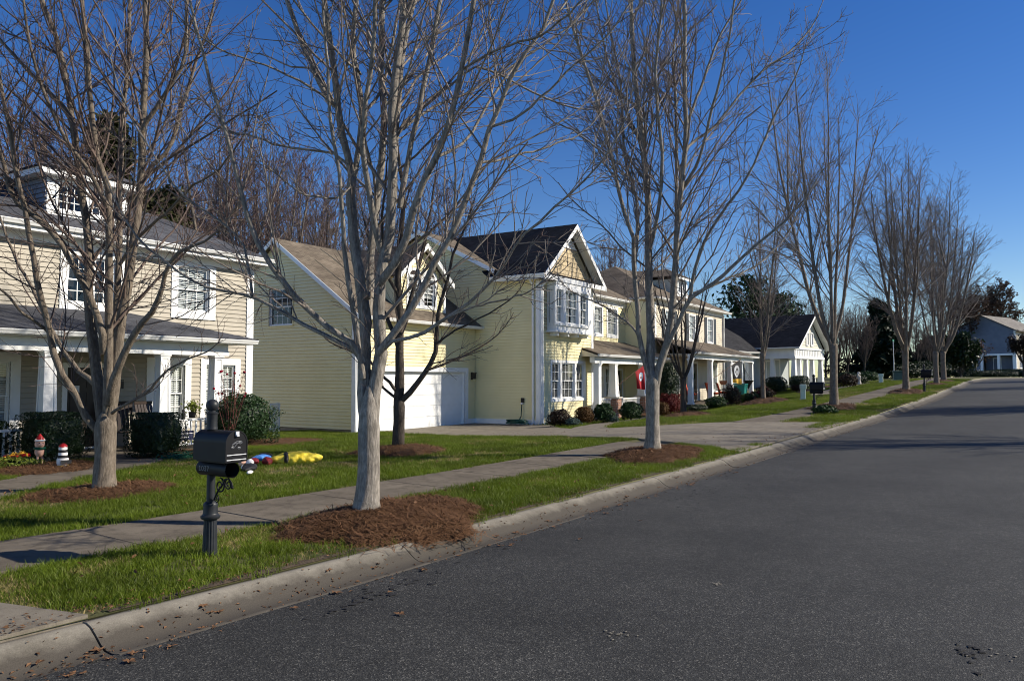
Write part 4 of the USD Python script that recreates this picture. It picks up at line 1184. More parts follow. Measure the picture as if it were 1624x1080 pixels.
gutter(WL, front(0, WD - .5), -6.0, -.4, 2.74, .0)
part(WL, "soffit", bx(-5.95, -.4, WD - .49, WD - .02, 2.6, 2.62), "white_trim")
column(WL, -2.4, WD - .3, -.3, 2.6, .34, .30, panel=False)
column(WL, -5.3, WD - .3, -.3, 2.6, .34, .30, panel=False)
window(WL, front(0, WD - .001), .7, 2.1, [(.8, 1.5, 2), (1.6, 2.3, 2)], 2, .1, cover="blind")
panel_door(WL, front(0, WD - .001), 3.2, 4.1, .15, 2.2, "door_dark")

# ------------------------------------------------------------------ house five: far, blue in the shade
q5 = math.radians(-22)
o5 = at_depth(1612, 591, 112.0)
V5 = thing("house", "far two-storey blue-grey house with recessed white porch beyond the end of the street", "house", tuple(o5), q5)
VL = TL(V5)
ff5 = left(0, 0)
siding(VL, ff5, [(-9, 0), (-4.7, 0), (-4.7, 2.6), (0, 2.6), (0, 6.0), (-4.4, 8.3), (-9, 6.0)], [], "siding_blue", single=False, course=.2)
part(VL, "porch_back", bx(1.6, 1.7, 0, 4.7, 0, 2.6), "siding_blue")
part(VL, "porch_ceiling", bx(0.1, 1.6, 0, 4.7, 2.6, 2.7), "white_trim")
for y in (.25, 2.3, 4.6):
    column(VL, .15, y, 0, 2.6, .35, .35, panel=False)
part(VL, "beam", bx(-.06, -.02, -.05, 4.9, 2.5, 2.78), "white_trim")
panel_door(VL, left(1.599, 0), -3.6, -2.7, 0, 2.1, "door_dark")
f5 = front(0, 0)
w5 = [window(VL, f5, 3.6, 5.2, [(1.2, 2.2, 2)], 2, .12, cover="blind"), window(VL, f5, .7, 2.3, [(1.2, 2.2, 2)], 2, .12, cover="blind")]
siding(VL, f5, [(0, 0), (9, 0), (9, 6), (0, 6)], w5, "siding_beige", single=False, course=.2)
part(VL, "wall", [bx(0.15, 9, 8.86, 9, 0, 6), bx(8.86, 9, .15, 8.85, 0, 6)], "siding_blue")
part(VL, "corner_board", [bx(-.03, .0, -.03, .2, 0, 6), bx(-.03, .2, -.06, -.031, 0, 6)], "white_trim")
roof(VL, [(-.4, -.5, 5.95), (9.4, -.5, 5.95), (9.4, 4.4, 8.5), (-.4, 4.4, 8.5)], "shingle_grey", .12)
roof(VL, [(-.4, 4.4, 8.5), (9.4, 4.4, 8.5), (9.4, 9.4, 5.95), (-.4, 9.4, 5.95)], "shingle_grey", .12)
part(VL, "window", [ff5.box(-7.7, -6.7, 3.4, 4.9, .02, .05)], "white_trim")
part(VL, "window", [ff5.box(-8.2, -7.2, .5, 1.6, .02, .05)], "white_trim")

# ------------------------------------------------------------------ bare trees
def resample(p, r, n):
    p = np.asarray(p, float); r = np.asarray(r, float)
    L = np.r_[0, np.cumsum(np.linalg.norm(np.diff(p, axis=0), axis=1))]
    if len(p) > 2:
        f = PchipInterpolator(L, p)
        t = np.linspace(0, L[-1], n)
        return f(t), np.interp(t, L, r)
    t = np.linspace(0, L[-1], n)
    return np.stack([np.interp(t, L, p[:, k]) for k in range(3)], 1), np.interp(t, L, r)


def unit(v):
    return v / (np.linalg.norm(v, axis=-1, keepdims=True) + 1e-12)


def grow(P, R, per_m, tmin, ratio, ang, trop, m, rng, rmin, lmin=.12, lmax=3.0, wig=.12, rfac=.55, pmax=40):
    """Children of the polylines P (n, k, 3) with radii R: how many per metre, from tmin on, at an angle, bending upwards."""
    n, k, _ = P.shape
    seg = np.linalg.norm(np.diff(P, axis=1), axis=2)
    L = seg.sum(1)
    cnt = np.minimum(rng.poisson(L * (1 - tmin) * per_m), pmax)
    par = np.repeat(np.arange(n), cnt)
    if len(par) == 0:
        return np.zeros((0, m, 3)), np.zeros((0, m))
    t = tmin + (1 - tmin) * rng.random(len(par)) ** .85
    x = t * (k - 1)
    i = np.minimum(x.astype(int), k - 2)
    fr = (x - i)[:, None]
    st = P[par, i] * (1 - fr) + P[par, i + 1] * fr
    tg = unit(P[par, i + 1] - P[par, i])
    r0 = R[par, i] * (1 - fr[:, 0]) + R[par, i + 1] * fr[:, 0]
    q = rng.normal(size=(len(par), 3))
    pr = unit(np.cross(tg, q))
    a = np.radians(rng.normal(ang, 10, len(par)))[:, None]
    d = unit(np.cos(a) * tg + np.sin(a) * pr)
    d[:, 2] += trop * .6
    d = unit(d)
    ln = np.clip(L[par] * ratio * (1.08 - t * .75) * rng.uniform(.55, 1.25, len(par)), lmin, lmax)
    out = np.zeros((len(par), m, 3)); out[:, 0] = st
    stp = (ln / (m - 1))[:, None]
    for j in range(1, m):
        out[:, j] = out[:, j - 1] + d * stp
        d = d + rng.normal(0, wig, d.shape)
        d[:, 2] += trop * .35
        d = unit(d)
    r = np.clip(np.minimum(r0 * rfac, ln * .0080 + .001), rmin, None)
    rad = r[:, None] * np.linspace(1, .45, m)
    return out, np.maximum(rad, rmin * .6)


def gnarl(p, r, k, seed, amp=.10):
    """A limb's mesh with knots and swellings."""
    v, f = tube(p, r, k)
    c = np.repeat(p, k, 0)
    nz = meshkit.fbm(v * 5.0 + seed, 3, seed)[:, None] - .5
    v = v.copy(); v[: len(c)] += (v[: len(c)] - c) * nz * 2 * amp
    return v, f


def bare_tree(T, trunk, limbs, rng, dens=(2.2, 4.5, 7.0), rm=(.006, .004, .0022), bark="bark_grey", twig="twig_grey", tip="twig_purple", trunk_k=14, limb_k=8, l2max=2.6, seg=(8, 6, 4), base_flare=True, ratio=.40, ang=40):
    """trunk: (points, radii); limbs: list of (points, radii). Branches and twigs are grown off the limbs."""
    p, r = resample(*trunk, 16)
    if base_flare:
        h = p[:, 2] - p[0, 2]
        r = r * (1 + .42 * np.exp(-h / .13))
    v, f = gnarl(p, r, trunk_k, 3, .07)
    an = np.arctan2(v[:, 1] - p[0, 1], v[:, 0] - p[0, 0])
    hh = np.exp(-(v[:, 2] - p[0, 2]) / .16)
    v[:, :2] += (v[:, :2] - p[0, :2]) * (np.sin(an * 4 + 1) * .13 * np.clip(hh, 0, 1))[:, None]
    part(T, "trunk", (v, f), bark, smooth=True)
    LP, LR = [], []
    for n, (lp_, lr_) in enumerate(limbs):
        a, b = resample(lp_, lr_, 20)
        a[1:-1] += rng.normal(0, .006, (18, 3))
        part(T, "limb", gnarl(a, b, limb_k if b[0] > .03 else 6, n + 5, .12), bark, smooth=True)
        LP.append(a); LR.append(b)
    LP, LR = np.array(LP), np.array(LR)
    A, RA = grow(LP, LR, dens[0], .14, ratio, ang, .16, seg[0], rng, rm[0], .35, l2max, .10, .40)
    B, RB = grow(A, RA, dens[1], .12, .48, 40, .13, seg[1], rng, rm[1], .2, 1.3, .13, .52)
    A2, RA2 = grow(LP, LR, dens[0] * 1.3, .1, .13, 45, .12, seg[1], rng, rm[1], .2, .9, .13, .35)
    B = np.concatenate([B, A2]); RB = np.concatenate([RB, RA2])
    Cc, RC = grow(B, RB, dens[2], .08, .5, 42, .10, seg[2], rng, rm[2], .07, .5, .16, .6)
    C2, RC2 = grow(A, RA, dens[2] * .5, .1, .12, 48, .1, seg[2], rng, rm[2], .07, .4, .16, .5)
    part(T, "branches", tubes(A, RA, 5), bark if False else twig, smooth=True, kind="stuff")
    part(T, "twigs", tubes(B, RB, 4), twig, smooth=False, kind="stuff")
    part(T, "shoots", tubes(np.concatenate([Cc, C2]), np.concatenate([RC, RC2]), 3), tip, kind="stuff")
    print(T.path, len(A), len(B), len(Cc) + len(C2))


def px(dep, *pts, doff=(0.0, 0.0)):
    """Pixel path to points near distance dep; doff: how far the start and the end lie in front of (-) or behind (+) that distance."""
    n = len(pts)
    w = np.linspace(0, 1, n)
    return [at_depth(x, y, dep + doff[0] + (doff[1] - doff[0]) * w[i]) for i, (x, y) in enumerate(pts)]


def limb(dep, pts, w0, w1, doff=(0, 0), ext=0.0, rng=None):
    """A limb traced as a pixel path, w in photograph pixels; ext: metres of growth past its last point."""
    p = px(dep, *pts, doff=doff)
    s = dep / F / 2 * .97
    r = list(np.linspace(w0 * s, w1 * s, len(p)))
    if ext:
        d = unit(np.array(p[-1]) - np.array(p[-2])) * .75 + np.array([0, 0, .45])
        p.append(np.array(p[-1]) + unit(d) * ext)
        r.append(max(.006, r[-1] * .25))
    return p, r


rt_ = np.random.default_rng(21)
# tree one: many-stemmed maple on the lawn of the tan house
D1 = 11.25
b1_ = hit(165, 779)
M1 = thing("tree", "bare many-stemmed maple on the lawn in front of the tan house", "tree", tuple(b1_))
tk1 = ([b1_ - [0, 0, .06]] + px(D1, (166, 745), (167, 718), (167, 695), (168, 672), (168, 652)), np.array([.155, .145, .138, .146, .145, .07]))
L1 = [limb(D1, [(160, 690), (132, 652), (113, 613), (93, 586), (82, 551), (78, 520), (66, 477), (58, 438), (50, 392), (37, 326), (26, 278), (17, 215), (5, 155)], 13, 6, (0, -.9), 1.5),
      limb(D1, [(79, 530), (60, 512), (39, 499), (8, 465), (-40, 430)], 6, 3, (-.2, -.9), .5),
      limb(D1, [(164, 676), (156, 613), (150, 555), (142, 497), (140, 438), (142, 380), (130, 315), (122, 241), (111, 167), (93, 74), (67, 0)], 20, 7, (0, .7), 3.0),
      limb(D1, [(170, 668), (171, 598), (173, 497), (173, 393), (172, 296), (152, 241), (144, 167), (137, 74), (130, 0)], 15, 6, (0, -.5), 3.0),
      limb(D1, [(174, 668), (183, 598), (191, 516), (206, 438), (212, 386), (222, 315), (226, 241), (228, 167), (233, 85), (230, 0)], 19, 8, (0, .3), 3.2),
      limb(D1, [(176, 560), (186, 470), (189, 393), (191, 296), (193, 204), (202, 111), (206, 0)], 12, 6, (.1, 1.0), 2.6),
      limb(D1, [(173, 640), (178, 610), (194, 567), (214, 528), (233, 504), (253, 470), (264, 430), (280, 403), (323, 384)], 14, 4, (-.1, -1.0), .8),
      limb(D1, [(178, 655), (187, 648), (233, 621), (264, 590), (296, 571), (332, 556)], 6, 2.2, (-.1, -.8), .3),
      limb(D1, [(160, 632), (148, 606), (128, 590), (97, 551), (78, 516), (50, 455), (20, 400)], 10, 5, (.1, 1.1), 1.5),
      limb(D1, [(165, 560), (163, 532), (152, 493), (132, 450), (113, 415), (95, 384), (56, 344), (22, 315), (0, 237), (-15, 160)], 13, 6, (-.1, -.8), 1.2),
      limb(D1, [(222, 300), (230, 276), (267, 237), (285, 185), (307, 111), (330, 44)], 9, 5, (.3, .8), 1.5),
      limb(D1, [(121, 225), (112, 185), (78, 148), (37, 104), (0, 63)], 10, 5, (.3, .3), 1.5),
      limb(D1, [(224, 240), (222, 215), (259, 155), (293, 93), (296, 0)], 9, 5, (.2, -.2), 2.0),
      limb(D1, [(172, 330), (140, 270), (100, 215), (60, 120), (40, 20)], 7, 3.5, (-.3, -1.2), 1.2),
      limb(D1, [(190, 420), (225, 370), (262, 340), (300, 300), (345, 270)], 6, 3, (0, -1.1), .9)]
bare_tree(M1, tk1, L1, rt_, dens=(3.5, 4.8, 4.8), rm=(.0065, .0048, .0032), bark="bark_brown", twig="twig_brown")

# tree two: the large street maple in the mulch mound
D2 = 8.75
b2_ = np.array([6.50, 6.02, zat(6.5, 6.02) + .17])
M2 = thing("tree", "large bare street maple rising from the nearest straw mound beside the kerb", "tree", tuple(b2_))
tk2 = ([b2_ - [0, 0, .1]] + px(D2, (583, 780), (585, 745), (585, 706), (585, 680), (585, 655), (586, 635), (586, 612)), np.array([.140, .130, .122, .12, .119, .105, .08, .03]))
L2 = [limb(D2, [(587, 690), (588, 665), (592, 624), (602, 584), (604, 543), (600, 482), (604, 441), (606, 404), (618, 370), (622, 310), (622, 259), (622, 148), (637, 74), (641, -10)], 26, 11, (0, .2), 3.6),
      limb(D2, [(602, 450), (616, 431), (636, 400), (646, 372), (655, 333), (674, 281), (696, 244), (715, 185), (730, 122), (744, 37), (756, -20)], 14, 7, (.05, -.7), 2.6),
      limb(D2, [(583, 690), (581, 665), (577, 624), (578, 563), (578, 502), (571, 441), (563, 393), (556, 315), (559, 282)], 25, 15, (0, .25)),
      limb(D2, [(559, 285), (548, 237), (537, 178), (530, 111), (519, 37), (510, -30)], 13, 9, (.25, .1), 3.0),
      limb(D2, [(558, 300), (569, 241), (574, 185), (567, 111), (560, 56), (567, -10)], 11, 8, (.25, .7), 3.0),
      limb(D2, [(536, 170), (519, 155), (500, 115), (474, 56), (452, -15)], 11, 8, (.2, .9), 2.5),
      limb(D2, [(580, 510), (587, 449), (590, 380), (604, 278), (608, 185), (604, 93), (606, -10)], 15, 10, (.2, .9), 3.2),
      limb(D2, [(577, 600), (567, 543), (559, 482), (549, 429), (545, 380), (541, 300), (528, 220), (521, 140)], 10, 5, (0, -.4), 2.2),
      limb(D2, [(577, 575), (571, 555), (534, 531), (490, 494), (453, 453), (416, 402), (393, 344), (374, 267), (356, 204), (330, 119)], 12, 5, (0, -.5), 2.0),
      limb(D2, [(575, 572), (560, 552), (522, 535), (481, 514), (441, 490), (400, 470), (329, 456), (261, 415), (215, 372)], 9, 3.5, (0, .9), .9),
      limb(D2, [(400, 470), (396, 430), (382, 382), (340, 345), (296, 314), (240, 240), (200, 170)], 5, 3, (.4, 1.2), 1.0),
      limb(D2, [(600, 560), (612, 547), (636, 514), (665, 470), (685, 425), (710, 388), (737, 322), (763, 252), (781, 196), (800, 148), (822, 100), (856, 56), (880, 0)], 13, 5, (0, -.6), 1.5),
      limb(D2, [(778, 202), (820, 185), (859, 155), (920, 96), (960, 60)], 5, 3, (-.4, -.6), .8),
      limb(D2, [(764, 258), (795, 252), (830, 244), (885, 228), (925, 210)], 4.5, 2.5, (-.3, .5), .6),
      limb(D2, [(607, 556), (620, 543), (661, 533), (710, 502), (749, 477), (772, 454), (793, 430), (811, 400), (832, 372), (867, 341), (915, 296), (950, 260)], 7, 3, (0, -1.2), .6),
      limb(D2, [(693, 512), (740, 490), (790, 478), (840, 462)], 3.5, 2, (-.4, -.9), .4),
      limb(D2, [(574, 210), (580, 178), (604, 144), (622, 70), (634, 0)], 7, 5, (.5, 1.4), 1.8),
      limb(D2, [(604, 400), (590, 333), (578, 259), (574, 207), (588, 110), (594, 20)], 11, 6, (.1, -.7), 2.0),
      limb(D2, [(611, 398), (622, 340), (626, 259), (633, 148), (641, 74), (657, -5)], 12, 8, (.1, .9), 3.0),
      limb(D2, [(634, 330), (648, 250), (663, 178), (681, 93), (700, -5)], 10, 7, (.2, .2), 2.6),
      limb(D2, [(628, 230), (637, 200), (680, 165), (722, 130), (759, 107), (807, 126), (859, 152), (920, 174)], 6, 3, (.3, 1.2), .7),
      limb(D2, [(640, 205), (656, 189), (700, 165), (748, 144), (830, 93), (920, 26)], 5.5, 3.5, (.4, 1.6), 1.2),
      limb(D2, [(552, 262), (526, 244), (452, 233), (404, 218), (330, 196)], 5, 2.5, (.2, .9), .6),
      limb(D2, [(534, 170), (519, 157), (478, 130), (423, 104), (352, 81), (310, 52)], 5, 2.5, (.2, -.5), .8),
      limb(D2, [(572, 118), (558, 104), (526, 74), (489, 30), (450, -20)], 4.5, 3, (.3, -.6), 1.0),
      limb(D2, [(556, 296), (530, 315), (485, 309), (441, 278), (410, 250)], 3.5, 2, (.1, -.8), .3),
      limb(D2, [(690, 250), (735, 225), (790, 140), (850, 60), (900, 0)], 6, 3.5, (-.3, .9), 1.2),
      limb(D2, [(735, 110), (790, 78), (850, 60), (905, 20)], 4.5, 3, (-.5, -1.4), 1.0)]
part(M2, "burl", [ball(at_depth(583, 468, D2 - .09), .055, 2)], "bark_brown", smooth=True)
bare_tree(M2, tk2, L2, rt_, dens=(4.4, 5.2, 4.8), rm=(.0065, .0048, .0032), bark="bark_grey", twig="twig_grey", trunk_k=18, limb_k=10)

# tree three: the next street maple
D3 = 15.75
b3_ = np.array([14.85, 6.1, zat(14.85, 6.1) + .16])
M3 = thing("tree", "bare street maple in the straw mound just before the yellow house's driveway", "tree", tuple(b3_))
tk3 = ([b3_ - [0, 0, .1]] + px(D3, (1035, 685), (1035, 660), (1035, 630), (1035, 605), (1035, 588)), np.array([.148, .138, .132, .134, .135, .06]))
L3 = [limb(D3, [(1030, 600), (1018, 560), (1013, 525), (1010, 474), (1005, 421), (1004, 383), (986, 326), (971, 252), (949, 167), (930, 111), (901, 18)], 10, 4.5, (0, -.6), 1.5),
      limb(D3, [(1034, 625), (1031, 569), (1031, 506), (1029, 443), (1028, 393), (1027, 315), (1019, 222), (1010, 148), (1003, 74), (1001, -10)], 17, 7, (0, .5), 2.5),
      limb(D3, [(1037, 628), (1040, 605), (1048, 575), (1060, 537), (1065, 490), (1070, 437), (1073, 385), (1082, 278), (1088, 222), (1086, 130), (1086, 37), (1084, -15)], 15, 6, (0, -.2), 2.2),
      limb(D3, [(1052, 560), (1062, 540), (1079, 506), (1095, 474), (1133, 449), (1167, 418), (1202, 386), (1245, 350), (1275, 318)], 9, 3, (0, -1.2), .8),
      limb(D3, [(1022, 565), (1010, 528), (975, 496), (941, 478), (905, 462)], 4.5, 2, (0, .9), .5),
      limb(D3, [(1086, 240), (1092, 232), (1134, 200), (1167, 159), (1216, 107), (1249, 85), (1286, 44)], 5.5, 2.5, (-.1, .8), .8),
      limb(D3, [(1071, 420), (1073, 330), (1073, 230), (1072, 148), (1067, 93), (1075, 10)], 7, 4, (.1, 1.1), 1.6),
      limb(D3, [(1095, 474), (1110, 400), (1150, 330), (1180, 290), (1230, 180), (1262, 120)], 6, 2.5, (-.4, -1.4), .8),
      limb(D3, [(1028, 400), (1045, 330), (1050, 240), (1040, 130), (1048, 20)], 7, 4, (.2, -1.0), 1.6),
      limb(D3, [(1006, 425), (1012, 340), (990, 240), (985, 140), (965, 30)], 6, 3.5, (-.2, .9), 1.5),
      limb(D3, [(1080, 300), (1110, 250), (1130, 170), (1150, 90), (1165, 0)], 6, 3, (0, -1.2), 1.0),
      limb(D3, [(1088, 200), (1115, 130), (1140, 60), (1180, -10)], 5, 3, (0, .4), .9),
      limb(D3, [(972, 255), (940, 230), (905, 205), (880, 195)], 3.5, 2, (-.4, -.8), .5),
      limb(D3, [(1020, 230), (985, 160), (960, 80), (945, 0)], 5, 3, (.4, 1.4), 1.0),
      limb(D3, [(1100, 465), (1160, 440), (1200, 420), (1248, 372)], 4.5, 2, (-.5, .4), .6)]
bare_tree(M3, tk3, L3, rt_, dens=(4.2, 5.0, 4.6), rm=(.008, .006, .004), bark="bark_grey", twig="twig_grey", trunk_k=14, limb_k=8)


def vase(rng, h=9.5, fork=1.7, spread=.42, nl=11, r0=.13, twist=0.0, bow=.8, lw=1.0):
    """Trunk and ascending limbs of a vase-shaped street tree about the origin."""
    tr = (np.array([(0, 0, -.1), (.01, .0, .5), (.02, -.01, 1.1), (0, 0, fork)]), np.array([r0 * 1.08, r0, r0 * .95, r0 * 1.08]))
    ls = []
    for i in range(nl):
        a = 2 * PI * i / nl + rng.uniform(-.35, .35) + twist
        lean = spread * rng.uniform(.35, 1.25)
        if i % 4 == 0:
            lean *= .25
        hh = (h - fork) * rng.uniform(.72, 1.05) * (1 - .35 * max(0, lean - .3))
        n = 7
        t = np.linspace(0, 1, n)
        rad = lean * hh * (t ** bow) * (1 - .18 * t)
        z = fork * rng.uniform(.82, 1.0) + hh * t ** 1.06 - (0 if i % 4 == 0 else 0)
        w = np.cumsum(rng.normal(0, .05, (n, 2)), 0) * t[:, None]
        p = np.stack([np.cos(a) * rad + w[:, 0], np.sin(a) * rad + w[:, 1], z], 1)
        p[0, :2] *= 0
        rr = r0 * rng.uniform(.42, .66) * lw
        ls.append((p, rr * np.linspace(1, .1, n) + .006))
        if rng.random() < .75:  # a fork on the limb
            k = rng.integers(2, 4)
            a2 = a + rng.choice([-1, 1]) * rng.uniform(.5, 1.3)
            m_ = np.linspace(0, 1, 5)
            h2 = hh * (1 - t[k]) * .9
            q_ = p[k] + np.stack([np.cos(a2) * h2 * .33 * m_, np.sin(a2) * h2 * .33 * m_, h2 * m_], 1)
            ls.append((q_, rr * .55 * np.linspace(1, .12, 5) + .005))
    return tr, ls


CL = "/World/street_tree_kinds"
UsdGeom.Scope.Define(stage, CL)


def kind_of(name, rng, bark="bark_grey", twig="twig_grey", tip="twig_purple", rm=(.010, .008, .0055), dens=(3.6, 5.0, 4.2), seg=(6, 4, 3), l2max=2.2, lk=6, ratio=.40, ang=40, **kw):
    p = uniq(CL, name)
    c = stage.CreateClassPrim(p)
    t = T_(p, np.eye(4))
    tr, ls = vase(rng, **kw)
    bare_tree(t, tr, ls, rng, dens, rm, bark, twig, tip, 9, lk, l2max, seg, True, ratio, ang)
    return p


K1 = kind_of("street_tree", np.random.default_rng(1), bark="bark_brown", dens=(3.6, 4.6, 5.0), rm=(.007, .0052, .0036), l2max=3.2, ratio=.46, ang=44, h=10.3, fork=1.75, spread=.27, nl=6, r0=.14, bow=.75, lw=.85)
K2 = kind_of("street_tree", np.random.default_rng(2), bark="bark_brown", dens=(3.6, 4.8, 5.0), rm=(.007, .0052, .0036), l2max=3.2, ratio=.46, ang=44, h=9.6, fork=1.6, spread=.34, nl=7, r0=.14, bow=.7)
K3 = kind_of("street_tree", np.random.default_rng(3), bark="bark_dark", twig="twig_brown", dens=(1.7, 2.8, 2.8), rm=(.007, .0055, .004), h=6.9, fork=1.45, spread=.42, nl=7, r0=.12, lw=.68)
K7 = kind_of("street_tree", np.random.default_rng(9), bark="bark_brown", dens=(4.5, 4.6, 4.4), rm=(.008, .006, .0042), l2max=2.4, ratio=.40, ang=48, h=9.2, fork=2.0, spread=.2, nl=4, r0=.12)
K4 = kind_of("wood_tree", np.random.default_rng(4), bark="bark_brown", twig="twig_purple", tip="twig_purple", rm=(.016, .013, .010), dens=(2.2, 3.2, 3.0), h=15.5, fork=5.5, spread=.36, nl=7, r0=.16, l2max=3.4)
K5 = kind_of("wood_tree", np.random.default_rng(5), bark="bark_brown", twig="twig_purple", tip="twig_red", rm=(.016, .013, .011), dens=(2.2, 3.2, 3.2), h=14.0, fork=4.2, spread=.42, nl=7, r0=.15, l2max=3.2)
K6 = kind_of("wood_tree", np.random.default_rng(6), bark="bark_dark", twig="twig_brown", tip="twig_brown", rm=(.020, .016, .012), dens=(2.2, 3.0, 3.0), h=12.0, fork=2.4, spread=.36, nl=11, r0=.16, l2max=3.0)


def put(kind, uv, label, rot, sc=1.0, dz=0.0, group=None, name="tree", z=None):
    zz = zat(*uv) if z is None else z
    instance(kind, name, label, "tree", (uv[0], uv[1], zz + dz), rot, sc, group)


# dark small tree between the yellow house's lawn and driveway: traced
D4 = 16.95
b4_ = hit(632, 716)
M4 = thing("tree", "small dark bare tree in a round straw bed before the white garage door", "tree", tuple(b4_))
tk4 = ([b4_ - [0, 0, .08]] + px(D4, (632, 690), (633, 660), (633, 640), (633, 622)), np.array([.135, .128, .122, .128, .06]))
L4 = [limb(D4, [(632, 640), (634, 600), (634, 560), (634, 500), (630, 440), (636, 380), (640, 310), (632, 250)], 17, 5, (0, .2), 1.0),
      limb(D4, [(636, 636), (656, 615), (674, 590), (690, 560), (695, 500), (708, 450), (720, 400), (742, 350)], 11, 3, (0, -.5), .8),
      limb(D4, [(676, 588), (710, 575), (745, 560), (790, 530)], 5, 2, (-.2, .3), .6),
      limb(D4, [(630, 632), (614, 620), (602, 607), (585, 585), (560, 560), (520, 540)], 5, 2.5, (0, .5), .5),
      limb(D4, [(630, 622), (618, 606), (604, 592), (580, 560), (560, 500)], 6, 3, (0, -.6), .8),
      limb(D4, [(634, 560), (620, 520), (600, 470), (590, 400), (575, 340)], 8, 3, (0, .6), .8),
      limb(D4, [(634, 530), (650, 480), (665, 420), (680, 350), (690, 290)], 8, 3, (.1, .6), .8),
      limb(D4, [(692, 545), (730, 520), (770, 500), (815, 470)], 4, 2, (-.3, -.7), .4),
      limb(D4, [(633, 470), (610, 420), (606, 350), (612, 280)], 6, 3, (.1, -.6), .8)]
bare_tree(M4, tk4, L4, rt_, dens=(2.8, 3.8, 4.2), rm=(.007, .005, .0035), bark="bark_dark", twig="twig_brown", tip="twig_brown", trunk_k=12)

put(K3, (29.9, 10.95), "bare tree with low spreading limbs on the lawn right of the yellow house's porch", .6, (.95, .95, .95), .12)
put(K7, (38.6, 10.1), "slim bare tree in a mulch bed at the right end of the beige house", 2.1, (.95, .95, 1.2))
put(K1, (33.3, 5.95), "bare street tree beside the second black mailbox", .3, (1.12, 1.12, 1.40), .1)
put(K2, (44.2, 4.45), "dense bare street tree beside the third mailbox near the bend", 1.4, (1.12, 1.12, 1.24), .1)
put(K1, (53.6, 3.75), "bare street tree beyond the dense one, left of the last two by the bend", 2.6, (1.05, 1.05, 1.12), .05)
put(K2, (60.5, 3.8), "farthest bare street tree on the strip before the road bends away", 3.3, (1.15, 1.15, 1.22), .05)

# across the street, out of the picture: their shadows lie on the road and the driveway
for k, (uv, r, sc) in enumerate((((27.0, -7.2), .2, 1.0), ((41.0, -8.2), 1.3, 1.05), ((58.0, -8.4), 2.2, 1.0), ((70.0, -9.4), 4.2, 1.0), ((6.5, -9.4), 5.1, 1.0))):
    put((K1, K2)[k % 2], uv, ("bare street tree out of the picture, nearest across the street", "bare tree across the street, second from the camera", "bare tree across the street, third from the camera", "bare tree across the street where the road bends", "bare tree across the street beside the viewer, out of the picture")[k], r, sc, z=float(zc_f(uv[0])) + .05, group=None)

# the winter wood behind the houses
wood = [(190, 420, 62, 1, 1.05), (318, 420, 70, 0, 1.1), (410, 420, 72, 2, 1.2), (346, 415, 47, 0, 1.0), (300, 420, 55, 1, .95), (385, 415, 58, 1, 1.12), (432, 420, 52, 0, .9), (478, 420, 60, 0, 1.0), (505, 410, 50, 2, .9), (250, 420, 50, 2, 1.0), (60, 420, 44, 1, .95), (20, 420, 50, 0, 1.0), (540, 420, 64, 1, 1.05), (590, 420, 70, 0, 1.05), (660, 420, 66, 2, 1.0), (705, 420, 74, 0, 1.1), (750, 420, 80, 1, 1.05), (975, 470, 75, 0, .8), (1010, 470, 85, 2, .85), (-25, 420, 46, 1, 1.0)]
rw = random.Random(8)
for k, (x, y, dep, kd, sc) in enumerate(wood):
    p = at_depth(x, 600, dep)
    put((K4, K5, K6)[kd], p[:2], *((("tall bare tree of the winter wood behind the tan house's roof",), ("tall bare tree behind the gap between the tan and yellow houses",), ("tall bare tree behind the yellow house's roofs",))[0 if x < 300 else 1 if x < 470 else 2]), rw.uniform(0, 6), (sc * 1.25, sc * 1.25, sc * 1.28), z=-.1, group=("bare trees behind the tan house", "bare trees behind the gap between the houses", "bare trees behind the yellow house")[0 if x < 300 else 1 if x < 470 else 2])

# behind the bend, between the low white house and the end of the street
far = [(1345, 86, .62), (1372, 80, .60), (1398, 92, .7), (1420, 84, .62), (1330, 98, .75), (1270, 92, .8), (1232, 90, .85), (1195, 88, .9), (1310, 105, .95), (1360, 110, .95), (1455, 88, .62), (1475, 100, .7), (1250, 110, 1.0)]
for k, (x, dep, sc) in enumerate(far):
    p = at_depth(x, 598, dep)
    put(K6, p[:2], "bare dark tree in the wood beyond the low white house", rw.uniform(0, 6), sc, z=float(p[2]), group="bare trees of the wood beyond the low white house")


def conifer(name, label, base, h, w, rng, material, n=9000, size=.28, shape="cone", trunk=.16, gap=.0):
    """Evergreen: trunk, and boughs carrying needle sprays through the crown's volume."""
    t = thing(name, label, "tree", tuple(base))
    b = np.array(base)
    p = np.array([b, b + [0, 0, h * .5], b + [0, 0, h * .97]])
    part(t, "trunk", tube(p, [trunk, trunk * .6, .02], 7), "bark_dark", smooth=True)
    nb = int(h * 9)
    st, en = [], []
    for i in range(nb):
        z = rng.uniform(.12 if shape == "cone" else .45, .98)
        a = rng.uniform(0, 2 * PI)
        if shape == "cone":
            L = w * (1.02 - z) ** .75 * rng.uniform(.6, 1.1) + .15
        else:
            L = w * math.sin(PI * min(1, max(.12, (z - .4) / .62))) ** .6 * rng.uniform(.4, 1.1)
        s_ = b + [0, 0, h * z]
        st.append(s_); en.append(s_ + [math.cos(a) * L, math.sin(a) * L, L * rng.uniform(-.1, .35)])
    st, en = np.array(st), np.array(en)
    m3 = np.stack([st, (st + en) / 2 + [0, 0, -.05], en], 1)
    part(t, "boughs", tubes(m3, np.tile([.03, .02, .008], (nb, 1)), 4), "bark_dark", kind="stuff")
    k = rng.integers(0, nb, n)
    u = rng.random(n) ** .6
    c = st[k] * (1 - u[:, None]) + en[k] * u[:, None] + rng.normal(0, .16 + .02 * w, (n, 3))
    out = unit(en[k] - st[k]) + rng.normal(0, .5, (n, 3))
    part(t, "needles", leaves(c, unit(out + [0, 0, .6]), rng.uniform(.6, 1.2, n) * size, rng), material, kind="stuff")
    return t


